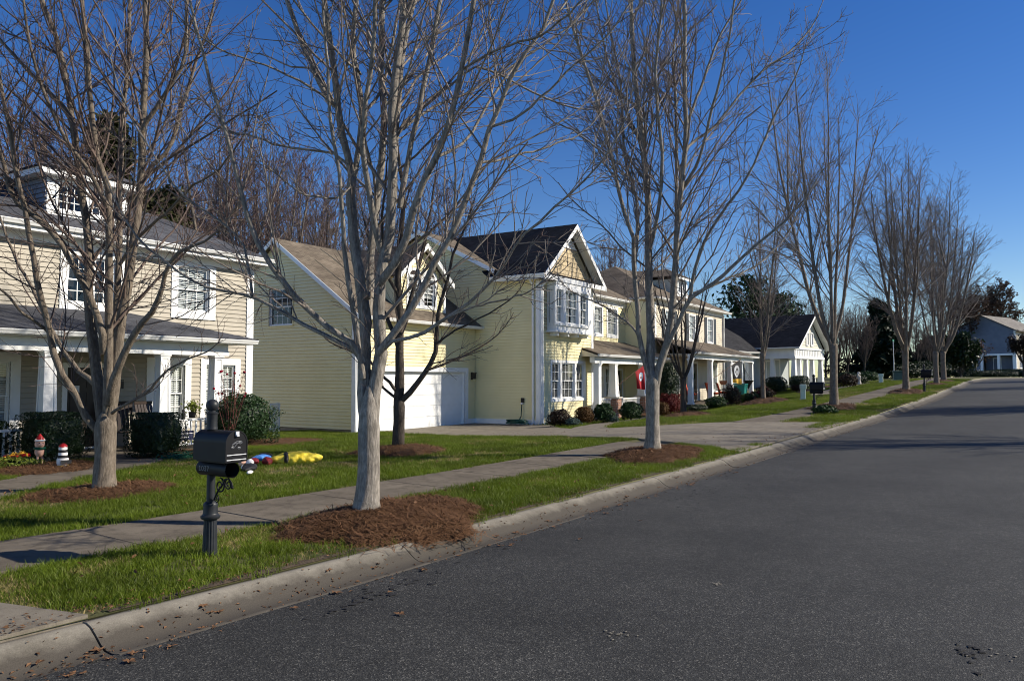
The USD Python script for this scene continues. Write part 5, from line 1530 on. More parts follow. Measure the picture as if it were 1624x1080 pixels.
rc = np.random.default_rng(31)
p = at_depth(168, 420, 42); conifer("conifer", "tall olive cedar directly behind the dormer of the tan house", (p[0], p[1], 0), 15.8, 3.8, rc, "needle_olive", 26000, .24)
p = at_depth(258, 420, 45); conifer("conifer", "olive cedar behind the roof right of the tan house's dormer", (p[0], p[1], 0), 12.8, 3.6, rc, "needle_olive", 22000, .24)
p = at_depth(392, 420, 46); conifer("conifer", "low green pine between the tan house and the yellow house", (p[0], p[1], 0), 8.6, 2.6, rc, "needle_pine", 7000, .3)
p = at_depth(432, 420, 60); conifer("conifer", "dark cedar behind the yellow house's garage gable", (p[0], p[1], 0), 11.6, 3.0, rc, "needle_olive", 6000, .36)
p = at_depth(1190, 560, 72); conifer("conifer", "spreading pine between the beige house and the low white house", (p[0], p[1], .5), 10.6, 3.6, rc, "needle_pine", 3000, .24, "crown", .2)
p = at_depth(1235, 560, 80); conifer("conifer", "pine behind the dark roof of the low white house", (p[0], p[1], .5), 9.8, 3.4, rc, "needle_pine", 2600, .24, "crown", .2)
p = at_depth(1396, 600, 82); conifer("conifer", "tall dark conifer beyond the sidewalk left of the green street sign", (p[0], p[1], 1.5), 8.2, 2.6, rc, "needle_dark", 9000, .36)
p = at_depth(1416, 600, 90); conifer("conifer", "dark conifer just behind the green street sign", (p[0], p[1], 1.6), 7.2, 2.8, rc, "needle_dark", 8000, .36)
p = at_depth(1480, 600, 104); conifer("conifer", "dark evergreen behind the last street trees", (p[0], p[1], 1.8), 5.0, 3.6, rc, "needle_dark", 7000, .42)


def broadleaf(label, base, h, w, rng, material, n, size, fork=.3, name="tree"):
    t = thing(name, label, "tree", tuple(base))
    tr, ls = vase(rng, h=h * .95, fork=h * fork, spread=w / h, nl=9, r0=.02 * h)
    b = np.array(base)
    part(t, "trunk", gnarl(*resample(tr[0] + b, tr[1], 8), 8, 4), "bark_dark", smooth=True)
    LPs = [resample(a + b, r, 12) for a, r in ls]
    P_, R_ = np.array([x[0] for x in LPs]), np.array([x[1] for x in LPs])
    for a, r in LPs:
        part(t, "limb", tube(a, r, 6), "bark_dark", smooth=True)
    A, RA = grow(P_, R_, 2.2, .2, .4, 42, .1, 6, rng, .02, .5, 3.0)
    part(t, "branches", tubes(A, RA, 4), "twig_brown", kind="stuff")
    i, j = rng.integers(0, len(A), n), rng.integers(1, 6, n)
    c = A[i, j] + rng.normal(0, .22, (n, 3))
    part(t, "crown", leaves(c, unit(rng.normal(size=(n, 3)) + [0, 0, .5]), rng.uniform(.6, 1.2, n) * size, rng), material, kind="stuff")


p = at_depth(1578, 600, 126); broadleaf("broad oak with rusty leaves behind the far blue-grey house", (p[0], p[1], 2.0), 15.5, 7.5, rc, "leaf_rust", 7000, .22)
p = at_depth(1535, 600, 118); broadleaf("rusty oak left of the far blue-grey house", (p[0], p[1], 2.0), 13.5, 6.0, rc, "leaf_rust", 3800, .22)
p = at_depth(1624, 600, 84); broadleaf("small reddish bare tree in front of the far house at the right edge", (p[0], p[1], 1.9), 5.6, 3.2, rc, "leaf_maroon", 3500, .12)
p = at_depth(1524, 604, 74); broadleaf("dark glossy magnolia at the bend beside the far house", (p[0], p[1], 1.75), 4.0, 2.2, rc, "leaf_hedge", 6000, .2, .1)
p = at_depth(1548, 600, 96); broadleaf("pinkish leafless shrub tree against the far house's wall", (p[0], p[1], 1.9), 4.6, 2.2, rc, "leaf_brown", 1500, .12)

# ------------------------------------------------------------------ beds of pine straw and mulch
rg = np.random.default_rng(77)
MULCH = []      # (u, v, ru, rv) kept free of grass


def straws(c, nrm, n, rng, lmin=.08, lmax=.24, w=.0025):
    """Curved needles lying at the points c."""
    t = unit(np.cross(nrm + rng.normal(0, .25, (n, 3)), rng.normal(size=(n, 3))))
    L = rng.uniform(lmin, lmax, n)[:, None]
    side = unit(np.cross(t, nrm)) * w
    b = side * rng.normal(0, 6, (n, 1))
    p = [c - t * L / 2, c + b + nrm * .006, c + t * L / 2]
    v = np.stack([p[0] - side, p[0] + side, p[1] - side, p[1] + side, p[2] - side * .3, p[2] + side * .3], 1).reshape(-1, 3)
    o = np.arange(n)[:, None] * 6
    return v, np.vstack([o + [0, 1, 3], o + [0, 3, 2], o + [2, 3, 5], o + [2, 5, 4]])


def mound(label, u, v, ru, rv, h, n, rot=0.0, w=.0042, cat="mulch", leafn=0):
    MULCH.append((u, v, ru * .97, rv * .97, rot))
    z0 = zat(u, v)
    T = thing("mulch_mound", label, cat, (u, v, z0))
    nr, na = 15, 48
    r = np.linspace(0, 1, nr); a = np.arange(na) * 2 * PI / na
    Rm, Am = np.meshgrid(r, a, indexing="ij")
    wob = 1 + .1 * np.sin(Am * 3 + u) + .07 * np.sin(Am * 7 + v) + .05 * np.sin(Am * 13 + u * 3) + .03 * np.sin(Am * 19)
    lx, ly = Rm * np.cos(Am) * ru * wob, Rm * np.sin(Am) * rv * wob
    X = u + lx * math.cos(rot) - ly * math.sin(rot); Y = v + lx * math.sin(rot) + ly * math.cos(rot)
    s, d = sd(np.stack([X, Y], -1))
    base = np.where(d < 0, zc_f(s) - .02, z_lawn(s, np.maximum(d, 0)))
    Z = base + h * (1 - Rm ** 2) ** .8 + (meshkit.fbm(np.stack([X * 6, Y * 6, X * 0], -1), 3, 9) - .5) * .07 * (1 - Rm * .6) + .012 - .03 * Rm ** 6
    V = np.stack([X, Y, Z], -1).reshape(-1, 3)
    i, j = np.meshgrid(np.arange(nr - 1), np.arange(na), indexing="ij")
    q = np.stack([i * na + j, (i + 1) * na + j, (i + 1) * na + (j + 1) % na, i * na + (j + 1) % na], -1).reshape(-1, 4)
    part(T, "soil", (V, q), "mulch_soil", smooth=True)
    # straw over it
    rr = np.sqrt(rg.random(n)) * 1.0 + np.where(rg.random(n) < .2, rg.exponential(.10, n), 0); aa = rg.uniform(0, 2 * PI, n)
    ri, ai = np.clip(rr * (nr - 1), 0, nr - 1.001), aa / (2 * PI) * na
    i0, j0 = ri.astype(int), ai.astype(int) % na
    fi, fj = (ri - i0)[:, None], (ai - ai.astype(int))[:, None]
    G = np.stack([X, Y, Z], -1)
    c = (G[i0, j0] * (1 - fi) + G[i0 + 1, j0] * fi) * (1 - fj) + (G[i0, (j0 + 1) % na] * (1 - fi) + G[i0 + 1, (j0 + 1) % na] * fi) * fj
    cn = np.array([math.cos(rot), math.sin(rot), 0])
    ex = np.clip(rr - .995, 0, .3)[:, None] * (c[:, :2] - [u, v]); c[:, :2] += ex
    nrm = unit(np.column_stack([(c[:, :2] - [u, v]) * h * .9 / np.array([ru, rv]) ** 2, np.ones(n)]))
    c = c + nrm * rg.uniform(.003, .018, (n, 1))
    part(T, "straw", straws(c, nrm, n, rg, w=w), "straw", kind="stuff")
    if leafn:
        k = rg.integers(0, n, leafn)
        part(T, "leaf_litter", leaves(c[k] + [0, 0, .012], np.tile([0, 0, 1.0], (leafn, 1)), rg.uniform(.015, .04, leafn), rg), "dry_leaf", kind="stuff")


mound("high mound of reddish pine straw around the largest street maple", 6.80, 5.93, 1.45, .86, .17, 12000, leafn=60)
mound("mound of pine straw around the second street maple before the driveway", 14.95, 6.02, 1.55, .86, .14, 7000, w=.004, leafn=50)
mound("thin ring of pine straw around the many-stemmed maple on the lawn", 6.35, 10.85, 1.05, .85, .05, 5000, leafn=20)
mound("low round bed of pine straw under the small dark tree", 13.05, 11.1, 1.15, .95, .14, 3500, w=.004)
mound("dark mulch around the tree right of the yellow house's porch", 30.1, 10.95, 1.5, .9, .16, 1500, w=.008)
mound("dark mulch bed at the foot of the slim tree by the beige house's right end", 38.8, 10.1, 2.0, 1.1, .2, 1500, w=.008)
mound("dark mulch around the street tree beside the second mailbox", 33.3, 5.95, 2.0, .9, .12, 1500, w=.008)
mound("dark mulch around the dense street tree beside the third mailbox", 44.2, 4.4, 2.2, .9, .14, 1200, w=.01)
mound("small mulch patch at the street tree left of the last two", 53.6, 3.75, 1.3, .7, .1, 500, w=.01)
mound("small mulch patch at the farthest street tree", 60.5, 3.8, 1.4, .7, .1, 400, w=.01)
mound("straw bed with lawn ornaments in front of the tan house's left hedge", 7.6, 14.75, 1.35, .8, .05, 4000, rot=.75)
mound("straw under the clipped hedge right of the tan house's front path", 10.5, 15.2, 1.1, .55, .05, 2500, rot=.1)
mound("straw bed under the large shrub at the tan house's right corner", 14.0, 16.4, 1.9, .95, .08, 3000, rot=.1, w=.004)
mound("dark mulch bed below the yellow house's triple window", 28.6, 14.55, 2.7, .85, .08, 2200, rot=.0, w=.007)
mound("mulch bed along the yellow house's porch", 34.6, 14.1, 2.9, .6, .08, 1500, w=.008)
mound("planted mulch bed along the beige house's porch", 43.0, 12.6, 5.2, .8, .12, 2500, w=.009)
mound("mulch bed in front of the low white house", 57.5, 11.0, 5.0, 1.0, .1, 900, w=.012, rot=-.1)

# ------------------------------------------------------------------ grass
drive_poly = Polygon([(a, b) for a, b in zip(dl - .03, dv)] + [(a, b) for a, b in zip(dr[::-1] + .03, dv[::-1])])
paths_poly = [shapely.geometry.LineString(l).buffer(w / 2 + .02) for l, w in (([(3.6, 10.9), (5.3, 12.2), (7.2, 13.5), (8.6, 14.3), (9.6, 15.2), (10.0, 16.2)], 1.15), ([(21.9, 11.0), (23.6, 11.9), (26.0, 12.5), (29.0, 12.6), (31.8, 12.9), (33.5, 14.0), (34.0, 14.9)], 1.1), ([(43.2, 8.2), (47.0, 9.2), (52.0, 9.4), (57.0, 9.0), (61.5, 8.0)], 1.2))]
houses_poly = [sbox(3, 16.0, 12.8, 28), sbox(12.7, 18.3, 15.1, 28), sbox(19.4, 18.5, 26.5, 27), sbox(26.4, 15.4, 31.1, 27), sbox(30.9, 14.8, 38.5, 27), sbox(38.6, 13.5, 51.4, 27)]
NOGRASS = shapely.unary_union([drive_poly, *paths_poly, *houses_poly])
shapely.prepare(NOGRASS)


def tuft(rng, n, rad, h0, h1, w, lean=.35):
    a = rng.uniform(0, 2 * PI, n); r = rad * np.sqrt(rng.random(n))
    c = np.column_stack([r * np.cos(a), r * np.sin(a), np.full(n, -.012)])
    h = rng.uniform(h0, h1, n)[:, None]
    dr_ = rng.normal(0, lean, (n, 2))
    d1 = np.column_stack([dr_ * .5, np.ones(n)]); d2 = np.column_stack([dr_ * 1.7, np.ones(n) * .75])
    sd_ = unit(np.column_stack([rng.normal(size=(n, 2)), np.zeros(n)])) * w
    p1 = c + unit(d1) * h * .55; p2 = p1 + unit(d2) * h * .5
    v = np.stack([c - sd_, c + sd_, p1 - sd_ * .8, p1 + sd_ * .8, p2], 1).reshape(-1, 3)
    o = np.arange(n)[:, None] * 5
    return v, np.vstack([o + [0, 1, 3], o + [0, 3, 2], o + [2, 3, 4]])


def scatter(name, protos, pos, scale, rng, label=None, tilt=None):
    pi = UsdGeom.PointInstancer.Define(stage, "/World/" + name)
    keys(pi.GetPrim(), kind="stuff", label=label)
    for k, (m, mt) in enumerate(protos):
        usdkit.mesh(stage, f"/World/{name}/{name}_kind_{k:03d}" if k else f"/World/{name}/{name}_kind", m, MAT[mt])
        pi.GetPrototypesRel().AddTarget(f"/World/{name}/{name}_kind_{k:03d}" if k else f"/World/{name}/{name}_kind")
    n = len(pos)
    yaw = rng.uniform(0, 2 * PI, n)
    q = np.column_stack([np.cos(yaw / 2), np.zeros(n), np.zeros(n), np.sin(yaw / 2)])
    pi.CreatePositionsAttr(Vt.Vec3fArray.FromNumpy(pos.astype(np.float32)))
    pi.CreateOrientationsAttr(Vt.QuathArray([Gf.Quath(float(a), float(b), float(c), float(d)) for a, b, c, d in q]))
    pi.CreateScalesAttr(Vt.Vec3fArray.FromNumpy(np.repeat(scale[:, None], 3, 1).astype(np.float32)))
    dry = rng.random(n) < np.clip((meshkit.fbm(np.column_stack([pos[:, :2] * .75, 0 * yaw]), 4, 17) - .53) * 6, .06, .75)
    pi.CreateProtoIndicesAttr(Vt.IntArray.FromNumpy(np.where(dry, rng.integers(6, 8, n), rng.integers(0, 6, n)).astype(np.int32)))


def lawn_points(n, s0, s1, d0, d1, rng):
    s, d = rng.uniform(s0, s1, n), rng.uniform(d0, d1, n)
    xy = at_sd(s, d)
    ok = ~(((d > 1.70) & (d < 3.06)) | (d < .02))
    ok &= ~shapely.contains_xy(NOGRASS, xy[:, 0], xy[:, 1])
    for (u, v, ru, rv, rot) in MULCH:
        x, y = xy[:, 0] - u, xy[:, 1] - v
        a, b = x * math.cos(rot) + y * math.sin(rot), -x * math.sin(rot) + y * math.cos(rot)
        ok &= (a / ru) ** 2 + (b / rv) ** 2 > 1.0 + .15 * rng.normal(size=n)
    ok &= ~((s < 3.12 - .28 * np.clip(d, 0, 1)) & (d < 3.1))
    # thin, dry margin along the kerb, and bare spots
    nz = meshkit.fbm(np.column_stack([xy * 1.3, 0 * s]), 3, 3)
    ok &= rng.random(n) < np.clip((d + .02) * 3.0, .12, 1) * np.clip((nz - .25) * 5, .25, 1) + (d > 3) * .4
    s, d, xy = s[ok], d[ok], xy[ok]
    return np.column_stack([xy, z_lawn(s, d) + relief(s, d) - .004])


rgr = np.random.default_rng(5)
protos = [(tuft(np.random.default_rng(100 + k), 46, .105, .03, .088, .0024, .42), "grass_blade") for k in range(6)] + [(tuft(np.random.default_rng(120 + k), 34, .11, .02, .055, .0022, .6), "grass_dry") for k in range(2)]
pn = np.vstack([lawn_points(9000, 2.3, 18.5, 0, 1.72, rgr), lawn_points(26000, 2.5, 20.5, 3.04, 13.2, rgr)])
pfar = np.vstack([lawn_points(6000, 23.5, 66, 0, 1.8, rgr), lawn_points(24000, 19, 66, 3.04, 12.5, rgr), lawn_points(3000, 13, 20, 12.5, 16, rgr)])
pos = np.vstack([pn, pfar])
sc = np.r_[rgr.uniform(.65, 1.5, len(pn)), rgr.uniform(1.2, 1.9, len(pfar))]
scatter("grass", protos, pos, sc, rgr, "mown winter lawn grass, bright green with dry patches")

se = np.arange(-4, 60, .06)
ed = .05 + .16 * meshkit.fbm(np.column_stack([se * 2.2, 0 * se, 0 * se]), 4, 6) ** 1.3 + .05 * rgr.random(len(se)) * (meshkit.noise(np.column_stack([se * 1.1, 0 * se, 0 * se]), 3) > .4)
V = np.stack([np.concatenate([at_sd(se, np.full(len(se), .014) if k == 0 else ed * (k / 2)), (z_lawn(se, ed * k / 2) + relief(se, ed * k / 2) + (.001, .003, -.010)[k])[:, None]], 1) for k in range(3)], 1)
i, j = np.meshgrid(np.arange(len(se) - 1), np.arange(2), indexing="ij")
q = np.stack([i * 3 + j, (i + 1) * 3 + j, (i + 1) * 3 + j + 1, i * 3 + j + 1], -1).reshape(-1, 4)
okq = ~((se[i.ravel()] > 15.8) & (se[i.ravel()] < 27) | (se[i.ravel()] < 3.2))
us_, inv_ = np.unique(q[okq], return_inverse=True)
structure("soil_edge", (V.reshape(-1, 3)[us_], inv_.reshape(-1, 4)), "edge_soil", smooth=True, label="bare earth between the kerb and the grass")

# fallen leaves: the larger ones in the gutter one by one, the rest as litter
LEAF = "/World/leaf_kinds"
UsdGeom.Scope.Define(stage, LEAF)


def maple_leaf(rng, r):
    n = 10
    a = np.linspace(-2.6, 2.6, n)
    rad = r * np.where(np.arange(n) % 2 == 0, 1.0, .55) * rng.uniform(.8, 1.2, n)
    ring_ = np.column_stack([rad * np.cos(a), rad * np.sin(a), rng.uniform(0, .4, n) * r])
    st_ = np.array([(-r * .9, rng.normal(0, .1) * r, .3 * r)])
    v = np.vstack([[0, 0, .12 * r], ring_, st_, st_ * [1, 1, 1] + [0, .05 * r, 0]])
    f = [(0, i, i + 1) for i in range(1, n)] + [(0, n + 1, n + 2)]
    return v, np.array(f)


lk = []
for k in range(4):
    c = stage.CreateClassPrim(f"{LEAF}/leaf_kind_{k:03d}")
    part(T_(str(c.GetPath()), np.eye(4)), "blade", maple_leaf(np.random.default_rng(k), .045), "dry_leaf")
    lk.append(str(c.GetPath()))
rl = np.random.default_rng(14)
k = 0
while k < 70:
    s = 2.6 + 13 * rl.random() ** 1.4
    d = -rl.uniform(.16, .7) if rl.random() < .82 else rl.uniform(-1.6, .2)
    xy = at_sd(s, d)
    z = (float(z_road(s, d)) if d < -.47 else float(zc_f(s) + np.interp(d, kp[:9, 0], kp[:9, 1]) if d < 0 else zc_f(s) + .02)) + .008
    path = uniq("/World", "fallen_leaf")
    x = UsdGeom.Xform.Define(stage, path)
    x.AddTranslateOp().Set(Gf.Vec3d(float(xy[0]), float(xy[1]), z)); x.AddRotateZOp().Set(float(rl.uniform(0, 360))); x.AddScaleOp().Set(Gf.Vec3f(*[float(rl.uniform(.55, 1.15))] * 3))
    x.GetPrim().GetReferences().AddInternalReference(Sdf.Path(lk[k % 4])); x.GetPrim().SetInstanceable(True)
    keys(x.GetPrim(), label="curled dry brown leaf lying along the gutter", category="leaf", group="fallen leaves along the gutter")
    k += 1
n = 2600
s = 2.3 + 45 * rl.random(n) ** 1.7; d = np.where(rl.random(n) < .55, -rl.beta(2, 2, n) * .62 - .06, rl.exponential(.14, n))
xy = at_sd(s, d)
z = np.where(d < -.47, z_road(s, d), np.where(d < 0, zc_f(s) + np.interp(d, kp[:9, 0], kp[:9, 1]), z_lawn(s, np.maximum(d, 0)) + .02)) + .006
structure("leaf_litter", leaves(np.column_stack([xy, z]), np.tile([0, 0, 2.0], (n, 1)), rl.uniform(.006, .022, n), rl, bend=.35), "dry_leaf", kind="stuff", label="small leaf crumbs along the kerb")
n = 420
s = rl.uniform(3, 20, n); d = np.r_[rl.uniform(.1, 1.7, n // 3), rl.uniform(3.1, 10, n - n // 3)]
xy = at_sd(s, d)
structure("lawn_litter", leaves(np.column_stack([xy, z_lawn(s, d) + .05]), np.tile([0, 0, 1.2], (n, 1)), rl.uniform(.012, .035, n), rl, bend=.35), "dry_leaf", kind="stuff", label="scattered dead leaves in the grass")
# tar crumbs and scuffs on the road
fl = []
for (x, y, nn, sp) in ((600, 945, 26, .35), (560, 955, 14, .2), (640, 925, 14, .25), (1095, 786, 16, .5), (1130, 775, 10, .5), (1545, 1037, 18, .12), (1180, 760, 8, .5), (700, 905, 8, .3)):
    c0 = hit(x, y)
    for _ in range(nn):
        c = c0[:2] + rl.normal(0, sp, 2) * [1.2, .35]
        m = int(rl.integers(5, 8)); a = np.sort(rl.uniform(0, 2 * PI, m)); r = rl.uniform(.008, .04) * rl.uniform(.5, 1, m)
        ss_, d2 = sd(c)
        if d2 > -.6:
            continue
        pts = np.column_stack([c[0] + r * np.cos(a) * 1.5, c[1] + r * np.sin(a), np.full(m, float(z_road(ss_, d2)) + .006)])
        fl.append((np.vstack([pts.mean(0) + [0, 0, .004], pts]), np.array([(0, i + 1, (i + 1) % m + 1) for i in range(m)])))
structure("tar_crumbs", fl, "dark_void", kind="stuff", label="dark tar crumbs on the asphalt")
fl = []
for (x, y, nn, sp) in ((1137, 927, 16, .025), (980, 1007, 14, .05), (1560, 1040, 7, .08)):
    c0 = hit(x, y)
    for _ in range(nn):
        c = c0[:2] + rl.normal(0, sp, 2)
        m = 6; a = np.arange(m) * PI / 3 + rl.uniform(-.3, .3, m); r = rl.uniform(.006, .015) * rl.uniform(.5, 1, m)
        ss_, d2 = sd(c)
        pts = np.column_stack([c[0] + r * np.cos(a) * 1.5, c[1] + r * np.sin(a), np.full(m, float(z_road(ss_, d2)) + .006)])
        fl.append((np.vstack([pts.mean(0) + [0, 0, .003], pts]), np.array([(0, i + 1, (i + 1) % m + 1) for i in range(m)])))
structure("road_scuffs", fl, "scuff_grey", kind="stuff", label="pale scuffs on the asphalt")

# ------------------------------------------------------------------ mailboxes
def arch(w, h, k=12):
    r = w / 2
    return [(-r, 0), (r, 0)] + [(r * math.cos(t), h - r + r * math.sin(t)) for t in np.linspace(0, PI, k)]


def spiral(c, r0, turns, a0, sgn, n=26):
    t = np.linspace(0, 1, n)
    a = a0 + sgn * t * turns * 2 * PI
    r = r0 * (1 - .82 * t)
    return np.column_stack([np.zeros(n), c[0] + r * np.cos(a), c[1] + r * np.sin(a)])


def mailbox(label, loc, rot, number=None, hi=True):
    T = thing("mailbox", label, "mailbox", loc, rot)
    L = TL(T)
    q = lambda name, m, mt, sm=False, **kw: part(L, name, m, mt, smooth=sm, **kw)
    k = 64
    an = np.arange(k) * 2 * PI / k
    V = []
    for z, r, fl_ in ((-.05, .071, .0), (.0, .071, .0), (.02, .068, .007), (.33, .057, .006), (.345, .058, .0)):
        rr = r - fl_ * (1 - np.abs(np.cos(an * 8)) ** .7)
        V.append(np.column_stack([rr * np.cos(an), rr * np.sin(an), np.full(k, z)]))
    i, j = np.meshgrid(np.arange(4), np.arange(k), indexing="ij")
    f = np.stack([i * k + j, i * k + (j + 1) % k, (i + 1) * k + (j + 1) % k, (i + 1) * k + j], -1).reshape(-1, 4)
    q("fluted_base", (np.vstack(V), f), "post_iron", 40)
    q("collar", lathe([(.058, .34), (.078, .35), (.086, .362), (.086, .376), (.07, .388), (.064, .40), (.062, .46), (.066, .475), (.060, .49), (.046, .505)], k=28), "post_iron", 40)
    q("post", lathe([(.037, .50), (.037, .90)], k=20), "post_iron", True)
    q("post", lathe([(.037, .90), (.037, 1.145), (.050, 1.155), (.050, 1.17), (.046, 1.18), (.046, 1.285), (.054, 1.295), (.054, 1.305), (.03, 1.315), (.03, 1.325)], k=24), "post_iron", 40)
    q("finial", ball(np.array([0, 0, 1.372]), .056, 3), "post_iron", True)
    z0 = .885
    x0 = 0.0
    fb = Fr((x0, 0, z0), (1, 0), (0, -1))
    ya, yb = -.12, .345                     # d runs towards the street
    body = Polygon(arch(.215, .268, 20))
    q("box", prism(body, fb, ya, yb), "black_metal", 35)
    q("box_rim", prism(body.buffer(.006).difference(body.buffer(-.004)), fb, yb, yb + .02), "black_metal", 35)
    door = q("box_door", prism(body.buffer(-.0045), fb, yb, yb + .016), "black_metal", 35)
    for zz in (.055, .012):
        part(door, "trim_line", fb.box(-.1, .1, zz, zz + .008, yb + .0162, yb + .020), "silver_metal")
    part(door, "handle", [fb.box(-.017, .017, .232, .264, yb + .0165, yb + .03), fb.box(-.012, .012, .220, .236, yb + .0165, yb + .04)], "silver_metal")
    if hi:
        em = []
        for (a, b, c, d) in ((-.05, .145, .045, .175), (-.05, .145, .04, .152), (-.02, .13, .048, .165)):
            t = np.linspace(0, 1, 8)
            p = np.column_stack([a + (c - a) * t, b + (d - b) * t + .014 * np.sin(t * PI), np.full(8, yb + .0175)])
            em.append(tube(fb(p), .0035, 5))
        for (cx, cy, r) in ((.038, .165, .014), (-.04, .125, .011), (.026, .118, .011)):
            t = np.linspace(0, 2 * PI, 15)
            em.append(tube(fb(np.column_stack([cx + r * 1.3 * np.cos(t), cy + r * .7 * np.sin(t), np.full(15, yb + .0175)])), .0028, 5))
        part(door, "emblem", em, "relief_grey", kind="stuff")
    q("box_tray", bx(-.085, .085, -.32, .10, .868, .884), "black_metal")
    t_ = q("paper_tube", tubes(np.array([[(0, .13, .805), (0, -.0, .805), (0, -.30, .805)]]), np.array([[.069] * 3]), 24), "black_metal", 40)
    part(t_, "tube_lip", tube([(0, -.292, .805), (0, -.305, .805)], .073, 24, False), "black_metal", 40)
    part(t_, "tube_back", tube([(0, .125, .805), (0, .132, .805)], .0685, 20), "black_metal")
    sc_ = [tube(spiral((-.135, .655), .07, 1.6, PI / 2, 1), .008, 6), tube(spiral((-.255, .675), .052, 1.6, PI / 2, -1), .007, 6), tube([(0, -.05, .52), (0, -.075, .56), (0, -.11, .61), (0, -.17, .665), (0, -.21, .72)], .009, 6), tube(spiral((-.085, .54), .038, 1.4, -PI / 2, -1), .006, 6), tube([(0, -.21, .72), (0, -.26, .722), (0, -.30, .69), (0, -.31, .66)], .008, 6), ball(np.array([0, -.31, .652]), .014, 1)]
    q("scroll_bracket", sc_, "black_metal", True, kind="stuff")
    q("signal_flag", [bx(.126, .132, -.02, .01, .95, 1.02), bx(.126, .132, -.02, .16, 1.02, 1.06)], "gift_red")
    if number:
        m = meshkit.text_mesh(number, .045, .004)
        v, f = arr(m)
        fn = Fr((-.0705, .09, .785), (0, -1), (-1, 0))
        part(L, "house_number", (fn(v + [0, 0, -.004]), f), "relief_grey")
    return T


mailbox("nearest black mailbox on a fluted iron post with ball finial, number 1037", (4.60, 6.16, zat(4.6, 6.16)), math.radians(-2), "1037")
mailbox("second black mailbox, with green plants at its foot, before the slender trunk", (30.1, 6.06, zat(30.1, 6.06)), math.radians(-8), hi=False)
mailbox("third and farthest black mailbox, right of the dense street tree", (43.97, 3.62, zat(43.97, 3.62)), math.radians(-9), hi=False)

# ------------------------------------------------------------------ hedges, shrubs and flowers
rh = np.random.default_rng(404)


def shrub(name, label, c, rx, ry, h, n, size, material, cat="shrub", power=2.2, rough=.16, core="leaf_hedge", blooms=None, stems=6, group=None, rot=0.0):
    """Leaves through the outer shell of a rounded mass, twigs inside, a dark heart behind them."""
    c = np.array([c[0], c[1], c[2] if len(c) > 2 else zat(c[0], c[1])])
    T = thing(name, label, cat, tuple(c), group=group)
    u = unit(rh.normal(size=(n, 3))); u[:, 2] = np.where(u[:, 2] < -.75, -u[:, 2], u[:, 2])
    p = np.sign(u) * np.abs(u) ** (2 / power)
    k = 1 / (np.abs(u[:, 0]) ** power + np.abs(u[:, 1]) ** power + np.abs(u[:, 2]) ** power) ** (1 / power)
    s = u * k[:, None]
    lump = 1 + rough * 3.4 * (meshkit.fbm(s * 2.6 + c, 3, 2) - .5)
    depth_ = 1 - .42 * rh.random(n) ** 2.2
    loc = s * lump[:, None] * depth_[:, None] * np.array([rx, ry, h / 2])
    loc[:, 2] += h / 2
    loc[:, 2] = np.abs(loc[:, 2])
    cr, sr = math.cos(rot), math.sin(rot)
    R = np.array([[cr, -sr, 0], [sr, cr, 0], [0, 0, 1.0]])
    part(T, "foliage", leaves(loc @ R.T + c, unit(s / np.array([rx, ry, h / 2])) @ R.T, rh.uniform(.6, 1.25, n) * size, rh), material, kind="stuff")
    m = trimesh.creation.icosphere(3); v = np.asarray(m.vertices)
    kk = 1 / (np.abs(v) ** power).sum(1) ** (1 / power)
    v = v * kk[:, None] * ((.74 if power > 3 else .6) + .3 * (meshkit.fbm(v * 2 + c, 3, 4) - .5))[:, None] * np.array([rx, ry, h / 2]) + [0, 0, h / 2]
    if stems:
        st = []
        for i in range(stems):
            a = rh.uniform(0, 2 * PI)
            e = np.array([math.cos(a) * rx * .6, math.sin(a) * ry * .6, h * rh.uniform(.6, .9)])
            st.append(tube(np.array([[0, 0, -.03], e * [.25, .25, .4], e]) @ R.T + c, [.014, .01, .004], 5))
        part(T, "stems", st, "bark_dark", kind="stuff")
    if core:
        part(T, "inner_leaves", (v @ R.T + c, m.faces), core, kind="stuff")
    if blooms:
        bm, nb, bs = blooms
        i = rh.integers(0, n, nb)
        q = loc[i] * [1.03, 1.03, 1.02] @ R.T + c
        part(T, "flowers", cat_([leaves(q + rh.normal(0, bs * .4, (nb, 3)), unit(rh.normal(size=(nb, 3))), np.full(nb, bs), rh, bend=.5) for _ in range(4)]), bm, kind="stuff")
    return T


def gp(x, dep):
    p = at_depth(x, 600, dep)
    return p[0], p[1]


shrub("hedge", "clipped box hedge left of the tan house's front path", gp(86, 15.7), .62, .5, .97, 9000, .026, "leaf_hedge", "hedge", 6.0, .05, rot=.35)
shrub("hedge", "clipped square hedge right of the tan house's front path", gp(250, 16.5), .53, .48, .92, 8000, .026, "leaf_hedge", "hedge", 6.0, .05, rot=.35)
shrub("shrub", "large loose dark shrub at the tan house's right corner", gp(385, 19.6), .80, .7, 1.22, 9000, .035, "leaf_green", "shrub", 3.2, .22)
shrub("shrub", "dense dark shrub at the far left edge in front of the tan house's railing", gp(-20, 15.3), .5, .45, .8, 4000, .03, "leaf_hedge", "shrub", 3.0)
T = thing("rose_bush", "leggy rose bush with red buds in front of the tan house's right window", "rose bush", (*gp(366, 18.8), zat(*gp(366, 18.8))))
b = np.array([*gp(366, 18.8), zat(*gp(366, 18.8))])
ends = []
st = []
for i in range(16):
    a = rh.uniform(0, 2 * PI); L = rh.uniform(1.2, 1.85)
    e = b + [math.cos(a) * .55 * rh.random(), math.sin(a) * .5 * rh.random(), L]
    m_ = (b + e) / 2 + rh.normal(0, .06, 3)
    st.append(np.array([b, m_, e])); ends.append(e)
part(T, "canes", tubes(resample_all := np.array(st), np.tile([.009, .007, .004], (16, 1)), 5), "twig_red", kind="stuff")
